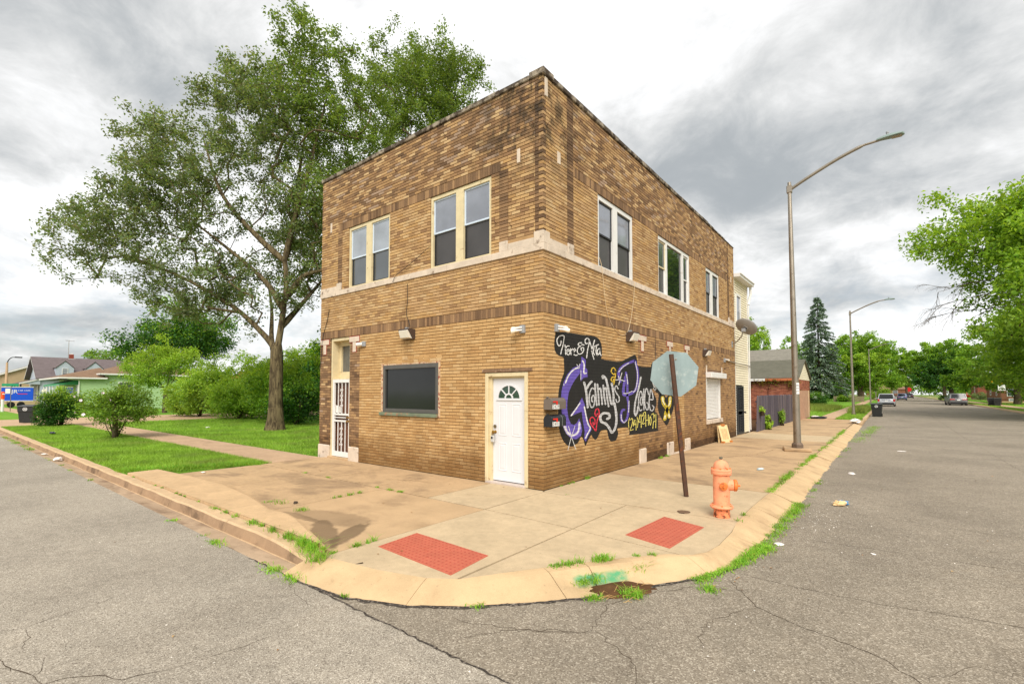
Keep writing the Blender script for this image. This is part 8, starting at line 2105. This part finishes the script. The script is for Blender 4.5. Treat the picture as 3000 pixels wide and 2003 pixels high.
# ------------------------------------------------------------------ vehicles, built tail first along +y, origin under the rear bumper
M_tyre = M_rubber
M_rim = pm('wheel_rim', (150, 152, 156), 0.35, 0.5, 0.6)
def carpaint(name, c, metal=0.35): return pm(name, c, 0.28, 0.6, metal, var=0.03)
M_tail = pm('tail_lamp', (186, 26, 22), 0.25, 0.6, var=0.05)
M_plate_w = M_signwhite
def vehicle(name, label, loc, rz, paint_m, L, W_, H_, belt, kind='van', cat='car', facing=1, group='vehicles on the side street', lower=None):
    r_ = thing(name, label, cat, loc, rz, group)
    hw = W_ / 2
    # body: stacked cross-sections (y, half-width, z) lofted from sill to belt line with rounded shoulders
    def ring(z, ins_y0, ins_y1, w, cr_=0.22):
        y0, y1 = ins_y0, L - ins_y1; p = []
        for (cx_, cy_, a0) in ((w - cr_, y0 + cr_, -90), (w - cr_, y1 - cr_, 0), (-(w - cr_), y1 - cr_, 90), (-(w - cr_), y0 + cr_, 180)):
            for k in range(5): a = R(a0 + k * 22.5); p.append((cx_ + cr_ * math.cos(a), cy_ + cr_ * math.sin(a), z))
        return p
    def loft(rings, m, nm, cap=True):
        q = MB(); n = len(rings[0]); vs = [p for r0 in rings for p in r0]; fs = []
        for i in range(len(rings) - 1):
            for k in range(n): fs.append((i * n + k, i * n + (k + 1) % n, (i + 1) * n + (k + 1) % n, (i + 1) * n + k))
        if cap: fs.append(tuple(range(n))[::-1]); fs.append(tuple((len(rings) - 1) * n + k for k in range(n)))
        q.add(vs, fs); return q.build(nm, m, r_, True)
    g = 0.20
    loft([ring(g, 0.12, 0.12, hw * 0.93), ring(g + 0.10, 0.03, 0.03, hw * 0.98), ring(0.5, 0.0, 0.0, hw), ring(0.72, 0.04, 0.03, hw), ring(belt - 0.08, 0.09, 0.12, hw * 0.985), ring(belt, 0.13, 0.22, hw * 0.95)], paint_m, 'body')
    hood = {'van': 1.15, 'suv': 1.45, 'sedan': 1.45, 'pickup': 1.5}[kind]; slant = {'van': 0.32, 'suv': 0.42, 'sedan': 0.95, 'pickup': 1.9}[kind]; wsl = 0.85
    back0 = {'van': 0.14, 'suv': 0.16, 'sedan': 0.75, 'pickup': 1.7}[kind]
    def gh_ring(z, f_): # greenhouse between belt and roof
        return ring(z, back0 + (slant - 0.14 if kind != 'sedan' else slant) * f_, hood + wsl * f_, hw * (0.94 - 0.14 * f_), 0.16)
    zr = H_
    loft([gh_ring(belt, 0), gh_ring(belt + (zr - 0.10 - belt) * 0.5, 0.5), gh_ring(zr - 0.10, 0.93)], M_glass_dk, 'window', False)
    loft([gh_ring(zr - 0.11, 0.93), gh_ring(zr - 0.04, 1.02), ring(zr, back0 + slant + 0.15, hood + wsl + 0.25, hw * 0.70, 0.2)], paint_m, 'roof')
    # pillars in body colour
    q = MB()
    for s1 in (-1, 1):
        def pt(f_, y_off, base_):    # a strip up the corner
            z = belt + (zr - 0.1 - belt) * f_; return z
        for yb_, yt_ in ((back0, back0 + slant - (0.14 if kind != 'sedan' else 0)), (L - hood, L - hood - wsl * 0.95), (L * 0.5, L * 0.5)):
            w0, w1 = hw * 0.945, hw * 0.805
            q.add([(s1 * w0, yb_ - 0.06, belt - 0.02), (s1 * w0, yb_ + 0.08, belt - 0.02), (s1 * w1, yt_ + 0.08, zr - 0.08), (s1 * w1, yt_ - 0.06, zr - 0.08)], [(0, 1, 2, 3)])
            if yb_ == back0: q.add([(s1 * w0, yb_ - 0.03, belt - 0.02), (s1 * (w0 - 0.11), yb_ - 0.035, belt - 0.02), (s1 * (w1 - 0.09), yt_ - 0.05, zr - 0.08), (s1 * w1, yt_ - 0.04, zr - 0.08)], [(0, 1, 2, 3)])
    q.build('pillar', paint_m, r_)
    for y in (0.75, L - 0.9):
        for s1 in (-1, 1):
            w_ = bpy.data.objects.new('wheel', None); link(w_, r_); w_.location = (s1 * (hw - 0.10), y, 0.33)
            q = MB(); q.lathe([(0.20, -0.11), (0.30, -0.115), (0.33, -0.08), (0.33, 0.08), (0.30, 0.115), (0.20, 0.11)], 20, 0, (0, 0, 0), 'x'); q.build('tyre', M_tyre, w_)
            q = MB(); q.lathe([(0.20, -0.09), (0.20, 0.09), (0.05, 0.10), (0, 0.10)], 14, 0, (0, 0, 0), 'x'); q.build('rim', M_rim, w_)
    lw = lower or M_black
    q = MB(); q.box(-hw * 0.86, hw * 0.86, -0.05, 0.16, g + 0.02, 0.50, 0, None, 0.05); q.build('bumper', lw, r_)
    q = MB(); q.box(-hw * 0.8, hw * 0.8, L - 0.14, L + 0.04, g + 0.02, 0.48, 0, None, 0.05); q.build('bumper', lw, r_)
    for s1 in (-1, 1):
        q = MB()
        if kind == 'suv': q.box(s1 * hw * 0.38, s1 * hw * 0.95, 0.02, 0.16, belt - 0.24, belt - 0.12, 0, None, 0.02)
        else: q.box(s1 * hw * 0.74, s1 * hw * 0.965, 0.015, 0.22, belt - 0.36, belt - 0.02, 0, None, 0.03)
        q.build('tail_light', M_tail, r_)
        q = MB(); q.box(s1 * hw * 0.62, s1 * hw * 0.93, L - 0.22, L - 0.02, 0.62, 0.78, 0, None, 0.03); q.build('headlight', M_lens, r_)
        q = MB(); q.box(s1 * hw * 0.96, s1 * (hw + 0.20), L - hood - 0.55, L - hood - 0.40, belt - 0.02, belt + 0.15, 0, None, 0.03); q.build('mirror', paint_m, r_)
    q = MB(); q.box(-0.17, 0.17, 0.005, 0.05, belt - 0.34, belt - 0.19); q.build('number_plate', M_plate_w, r_)
    q = MB(); q.box(-hw * 0.5, hw * 0.5, 0.03, 0.1, belt - 0.155, belt - 0.12); q.build('trim', M_rim, r_)
    if kind == 'suv':
        for s1 in (-1, 1):
            q = MB(); q.tube([(s1 * hw * 0.62, 1.0, zr + 0.04), (s1 * hw * 0.62, L - 2.4, zr + 0.04)], 0.02, 5); q.build('roof_rail', M_black, r_)
    return r_
P_silver = carpaint('paint_silver', (176, 178, 182)); P_silver2 = carpaint('paint_silver_dark', (112, 110, 110)); P_blue = carpaint('paint_blue', (112, 132, 170)); P_navy = carpaint('paint_navy', (52, 54, 68)); P_red = carpaint('paint_red', (206, 30, 40), 0.1); P_white = carpaint('paint_white', (206, 206, 208), 0.1)
RZ = -0.128
vehicle('minivan', 'silver minivan parked at the left kerb behind the dark bin', (4.55, 74.5, RZ), 0, P_silver, 5.1, 1.95, 1.72, 1.0, 'van')
vehicle('parked_car', 'pale grey car parked in front of the silver minivan', (4.6, 113, RZ), 0, P_white, 4.8, 1.85, 1.6, 0.98, 'suv')
vehicle('parked_car', 'dark car farthest along the left kerb, tucked behind the pale grey one', (5.0, 140, RZ), 0, P_navy, 4.8, 1.85, 1.62, 0.98, 'suv')
vehicle('car', 'blue car driving in the middle of the street', (7.25, 140.5, RZ), 0, P_blue, 4.7, 1.85, 1.62, 0.98, 'suv')
vehicle('car', 'dark car on the road just beyond the blue one', (9.9, 190, RZ), R(-2), P_navy, 4.7, 1.9, 1.6, 0.98, 'suv')
vehicle('suv', 'silver grey suv parked by the right kerb near the paired bins', (12.75, 86.5, RZ), R(3), P_silver2, 4.9, 1.98, 1.74, 1.05, 'suv')
vehicle('pickup_truck', 'bright red pickup standing sideways on a drive beyond the dark maple', (27.0, 205, 0.0), R(100), P_red, 5.4, 1.95, 1.8, 1.1, 'pickup', 'truck')

# ------------------------------------------------------------------ bins
def wheelie(label, loc, rz, emblem=True, proto=None):
    if proto is not None:
        r_ = copy_tree(proto); r_.location = loc; r_.rotation_euler = (0, 0, rz); r_['label'] = label; return r_
    r_ = thing('wheelie_bin', label, 'bin', loc, rz, 'wheeled rubbish bins')
    q = MB(); a0, a1 = 0.265, 0.325
    vs = []
    for z, f_ in ((0.03, 0), (0.62, 0.72), (0.66, 0.8), (0.95, 1.0)):
        w = a0 + (a1 - a0) * f_ + (0.018 if z in (0.66, 0.95) else 0); d0 = -0.27 - 0.07 * f_ - (0.018 if z > 0.64 else 0); d1 = 0.27 + 0.06 * f_
        vs += [(-w, d0, z), (w, d0, z), (w, d1, z), (-w, d1, z)]
    q.add(vs, [(3, 2, 1, 0)] + [(r * 4 + k, r * 4 + (k + 1) % 4, (r + 1) * 4 + (k + 1) % 4, (r + 1) * 4 + k) for r in range(3) for k in range(4)] + [(12, 13, 14, 15)])
    q.build('tub', M_dkplastic, r_)
    q = MB(); q.add([(-0.37, -0.40, 0.96), (0.37, -0.40, 0.96), (0.36, 0.36, 0.97), (-0.36, 0.36, 0.97), (-0.36, -0.38, 1.0), (0.36, -0.38, 1.0), (0.33, 0.33, 1.055), (-0.33, 0.33, 1.055)], [(3, 2, 1, 0), (4, 5, 6, 7), (0, 1, 5, 4), (1, 2, 6, 5), (2, 3, 7, 6), (3, 0, 4, 7)]); q.build('lid', M_dkplastic, r_)
    q = MB(); q.tube([(-0.26, 0.40, 0.96), (0.26, 0.40, 0.96)], 0.018, 8); q.box(-0.27, -0.23, 0.3, 0.41, 0.94, 0.98); q.box(0.23, 0.27, 0.3, 0.41, 0.94, 0.98); q.build('handle', M_dkplastic, r_)
    for s1 in (-1, 1):
        q = MB(); q.lathe([(0.05, -0.03), (0.12, -0.03), (0.13, -0.01), (0.13, 0.03), (0.05, 0.035), (0, 0.03)], 16, 0, (s1 * 0.29, 0.27, 0.13), 'x'); q.build('wheel', M_rubber, r_)
    if emblem:      # round crest moulded on the front: ring with a little skyline
        q = MB()
        for i in range(20):
            b0, b1 = R(i * 18), R((i + 1) * 18)
            q.add([(0.10 * math.cos(b0), -0.3605, 0.81 + 0.10 * math.sin(b0)), (0.10 * math.cos(b1), -0.3605, 0.81 + 0.10 * math.sin(b1)), (0.078 * math.cos(b1), -0.3605, 0.81 + 0.078 * math.sin(b1)), (0.078 * math.cos(b0), -0.3605, 0.81 + 0.078 * math.sin(b0))], [(0, 1, 2, 3)])
        for x, w, h in ((-0.04, 0.03, 0.05), (0.0, 0.03, 0.09), (0.04, 0.025, 0.06), (0.0, 0.12, 0.015)): q.box(x - w / 2, x + w / 2, -0.361, -0.3595, 0.765, 0.765 + h)
        q.build('emblem', M_signwhite, r_)
    return r_
b1 = wheelie('dark bin with a round white emblem on the verge at the left edge', (-35.0, -2.75, -0.02), R(62))
wheelie('dark bin with a round white emblem standing in the gutter by the second lamp', (4.12, 39.6, RZ), R(-4), proto=b1)
b3 = wheelie('dark bin at the front of the pair on the far right verge', (15.75, 79.0, 0.03), R(0), False)
wheelie('dark bin half hidden at the back of the pair on the far right verge', (15.35, 80.0, 0.03), R(0), False, b3)
wheelie('distant dark bin beside the far red stop sign', (23.6, 160, 0.0), R(0), False, b3)
# ------------------------------------------------------------------ signs on the far right
M_yel = pm('sign_yellow', (246, 172, 24), 0.45, 0.3); 
sp1 = thing('speed_sign', 'yellow diamond sign above a white speed limit plate reading 20', 'street sign', (16.9, 85.5, 0.0))
q = MB(); q.tube([(0.1, 0, 0), (-0.05, 0, 3.5)], 0.04, 6); q.build('post', M_rust, sp1)
q = MB(); cxx = -0.10; s_ = 0.78; q.add([(cxx, -0.05, 2.78), (cxx + s_, -0.05, 2.78 + s_ * 0.62), (cxx, -0.05, 2.78 + s_ * 1.24), (cxx - s_, -0.05, 2.78 + s_ * 0.62)], [(0, 1, 2, 3)]); q.build('warning_plate', M_yel, sp1)
q = MB(); q.box(-0.22, 0.52, -0.052, -0.04, 2.02, 2.80); q.M = None; q.build('speed_plate', M_signwhite, sp1)
text_on(sp1, '20', 0.46, lambda u, v: (0.15 + u, -0.056, 2.22 + v), M_black); text_on(sp1, 'SPEED', 0.15, lambda u, v: (0.15 + u, -0.056, 2.69 + v), M_black); text_on(sp1, 'LIMIT', 0.13, lambda u, v: (0.15 + u, -0.056, 2.54 + v), M_black)
text_on(sp1, 'SPEED', 0.24, lambda u, v: (cxx + u, -0.056, 3.38 + v), M_black); text_on(sp1, 'HUMP', 0.24, lambda u, v: (cxx + u, -0.056, 3.12 + v), M_black)
fs_ = thing('stop_sign', 'small distant red stop sign facing the camera beyond the dark maple', 'street sign', (21.8, 150, 0.0))
q = MB(); q.box(-0.12, 0.12, 0.0, 0.1, 0, 2.1); q.build('post', M_cream, fs_)
oc_ = [(0.62 * math.cos(R(22.5 + 45 * k)), 2.55 + 0.62 * math.sin(R(22.5 + 45 * k))) for k in range(8)]
q = MB(); q.add([(a, -0.02, b) for a, b in oc_], [tuple(range(8))]); q.build('plate', M_signwhite, fs_); q = MB(); q.add([(a * .92, -0.03, 2.55 + (b - 2.55) * .92) for a, b in oc_], [tuple(range(8))]); q.build('face', M_stopred, fs_)
text_on(fs_, 'STOP', 0.42, lambda u, v: (u, -0.04, 2.55 + v), M_signwhite)
fs2 = thing('stop_sign', 'tiny orange red octagonal sign at the far end of the street by the brick house', 'street sign', (11.5, 262, 0.0)); q = MB(); q.tube([(0, 0, 0), (0, 0, 2.4)], 0.05, 5); q.build('post', M_steel, fs2); q = MB(); q.add([(a, -0.06, b) for a, b in [(1.0 * math.cos(R(22.5 + 45 * k)), 3.0 + 1.0 * math.sin(R(22.5 + 45 * k))) for k in range(8)]], [tuple(range(8))]); q.build('face', M_stopred, fs2)
# ------------------------------------------------------------------ litter and small things
def crumple(name, label, loc, size, m, seed, flat_=0.35, cat='litter', group=None, m2=None):
    r0 = random.Random(seed); q = MB(); n1, n2 = 6, 9; vs = []; fs = []
    for i in range(n1 + 1):
        for k in range(n2):
            a = 2 * math.pi * k / n2; t_ = math.pi * i / n1
            rr = 1 + r0.uniform(-.28, .28)
            vs.append((size[0] * rr * math.sin(t_) * math.cos(a), size[1] * rr * math.sin(t_) * math.sin(a), max(0.0, size[2] * (0.6 + rr * 0.6 * math.cos(t_)))))
    for i in range(n1):
        for k in range(n2): fs.append((i * n2 + k, i * n2 + (k + 1) % n2, (i + 1) * n2 + (k + 1) % n2, (i + 1) * n2 + k))
    q.add(vs, fs); 
    if m2 is not None:
        q.m = [1 if (j % n2) in (3, 4, 5, 6, 7) else 0 for j in range(len(fs))]
    o = q.build(name, [m] + ([m2] if m2 else []), None, loc=loc); tag(o, label, cat, group); o.rotation_euler = (0, 0, r0.uniform(0, 6))
    return o
M_paper = pm('litter_white', (232, 226, 220), 0.7, 0.2, var=0.06, scale=20); M_bagblue = pm('litter_blue', (70, 150, 206), 0.5, 0.3); M_bagtan = pm('litter_tan', (222, 190, 140), 0.6, 0.3)
crumple('plastic_bag', 'blue and cream plastic wrapper lying in the side street', (4.25, 2.60, RZ), (0.15, 0.085, 0.07), M_bagtan, 1, m2=M_bagblue)
crumple('paper_scrap', 'crumpled white paper scrap in the street beyond the blue wrapper', (4.2, 6.45, RZ), (0.12, 0.06, 0.035), M_paper, 2)
crumple('paper_scrap', 'flat pale scrap in the middle of the street', (5.2, 12.6, RZ), (0.11, 0.05, 0.02), M_paper, 3)
crumple('paper_scrap', 'white tissue at the weedy gutter behind the hydrant', (3.82, -0.38, RZ), (0.05, 0.035, 0.025), M_paper, 4)
crumple('plastic_bag', 'white plastic bag caught at the far end of the kerb', (3.35, 26.3, 0.0), (0.42, 0.25, 0.22), M_paper, 5)
crumple('foam_cup', 'white foam box in the left gutter below the grass', (-13.3, -4.5, RZ), (0.14, 0.09, 0.08), M_paper, 6)
crumple('paper_scrap', 'small white scrap in the left gutter farther along than the foam box', (-15.4, -4.5, RZ), (0.12, 0.07, 0.03), M_paper, 7)
crumple('paper_scrap', 'white scrap on the lawn in front of the thicket', (-22.0, 2.2, -0.01), (0.10, 0.07, 0.05), M_paper, 8)
crumple('plastic_bag', 'white bag beside the garage door', (0.9, 31.4, 0.0), (0.3, 0.2, 0.14), M_paper, 9)
crumple('rubbish_bag', 'flattened black bag on the path in front of the verge', (1.15, 30.6, 0.0), (0.62, 0.28, 0.13), M_black, 10)
crumple('stone', 'small broken stone on the stained slab near the kerb strip', (-2.55, -3.25, 0.0), (0.035, 0.03, 0.03), M_coping, 11)
crumple('paper_scrap', 'white scrap by the grass corner on the paved strip', (-7.0, -3.05, 0.0), (0.06, 0.04, 0.02), M_paper, 12)
crumple('paper_scrap', 'pale crumb of paper in the road under the lowest crack', (4.75, -0.07, RZ), (0.03, 0.02, 0.008), M_paper, 13)
pb = thing('plastic_bottle', 'small clear bottle on the pavement between the hydrant and the lamp', 'bottle', (2.6, 4.9, 0.018), R(60)); q = MB(); q.lathe([(0.0, -0.1), (0.028, -0.098), (0.03, 0.03), (0.012, 0.07), (0.012, 0.09), (0, 0.09)], 10, 0, (0, 0, 0.012), 'x'); q.build('body', pm('bottle_clear', (190, 206, 210), 0.15, 0.6), pb)
br = thing('bottle', 'dark bottle lying on the far parkway lawn', 'bottle', (-22.6, -3.35, 0.05), R(20)); q = MB(); q.lathe([(0.0, -0.14), (0.05, -0.13), (0.05, 0.05), (0.02, 0.1), (0.02, 0.17), (0, 0.17)], 10, 0, (0, 0, 0.03), 'x'); q.build('body', pm('bottle_dark', (28, 30, 44), 0.2, 0.6), br)
tg = MB(); tg.tube(catmull([(-0.15, -4.55, -0.122), (0.2, -4.42, -0.09), (0.5, -4.25, -0.02), (0.62, -4.16, 0.012)], 4), 0.006, 4); o = tg.build('twig', K_dark); tag(o, 'thin dry twig lying across the ramp end of the left kerb', 'twig')
# leaves, twigs and grit drifted on the roads and pavement
r_ = np.random.default_rng(90); cc = []
for x0, x1, y0, y1, z, n in ((-26, -14, -4.5, -4.42, -0.13, 60), (3.4, 3.9, -2.2, 2.0, -0.125, 70), (-0.5, 3.2, 24, 31, 0.004, 120), (3.6, 6.5, 29, 33, -0.12, 90), (-7, 3, -4, 0, 0.004, 26), (-8, 8, -6.6, -4.7, -0.124, 8), (4, 9, -4, 18, -0.122, 20), (3.6, 9, 18, 60, -0.12, 60)):
    cc.append(np.stack([r_.uniform(x0, x1, n), r_.uniform(y0, y1, n), np.full(n, z + 0.004)], 1))
cc = np.concatenate(cc)
V = leaf_quads(cc, 0.035, r_, 6.0); V[:, 2] = np.maximum(V[:, 2], cc.repeat(4, 0)[:, 2] - 0.002)
o = np_mesh('fallen_leaves', V, 4, leaf_mat('leaf_fallen', [(150, 108, 66), (176, 132, 84), (120, 80, 50), (196, 168, 120)], 0.1)); o['kind'] = 'stuff'
n = 900; gx = np.concatenate([r_.uniform(3.0, 7.5, 300), r_.normal(4.1, 0.25, 250), r_.uniform(-3, 3, 40)]); gy = np.concatenate([r_.uniform(-4.4, 6, 300), r_.normal(1.4, 0.6, 250), r_.uniform(-6, -4.7, 40)])
keep = ~((gx < 3.75) & (gy > -4.4)); gx, gy = gx[keep], gy[keep]
V = leaf_quads(np.stack([gx, gy, np.full(len(gx), -0.121)], 1), 0.012, r_, 3.0, 0.9, 0.7)
o = np_mesh('grit', V, 4, pm('grit', (226, 218, 206), 0.9, 0.1)); o['kind'] = 'stuff'
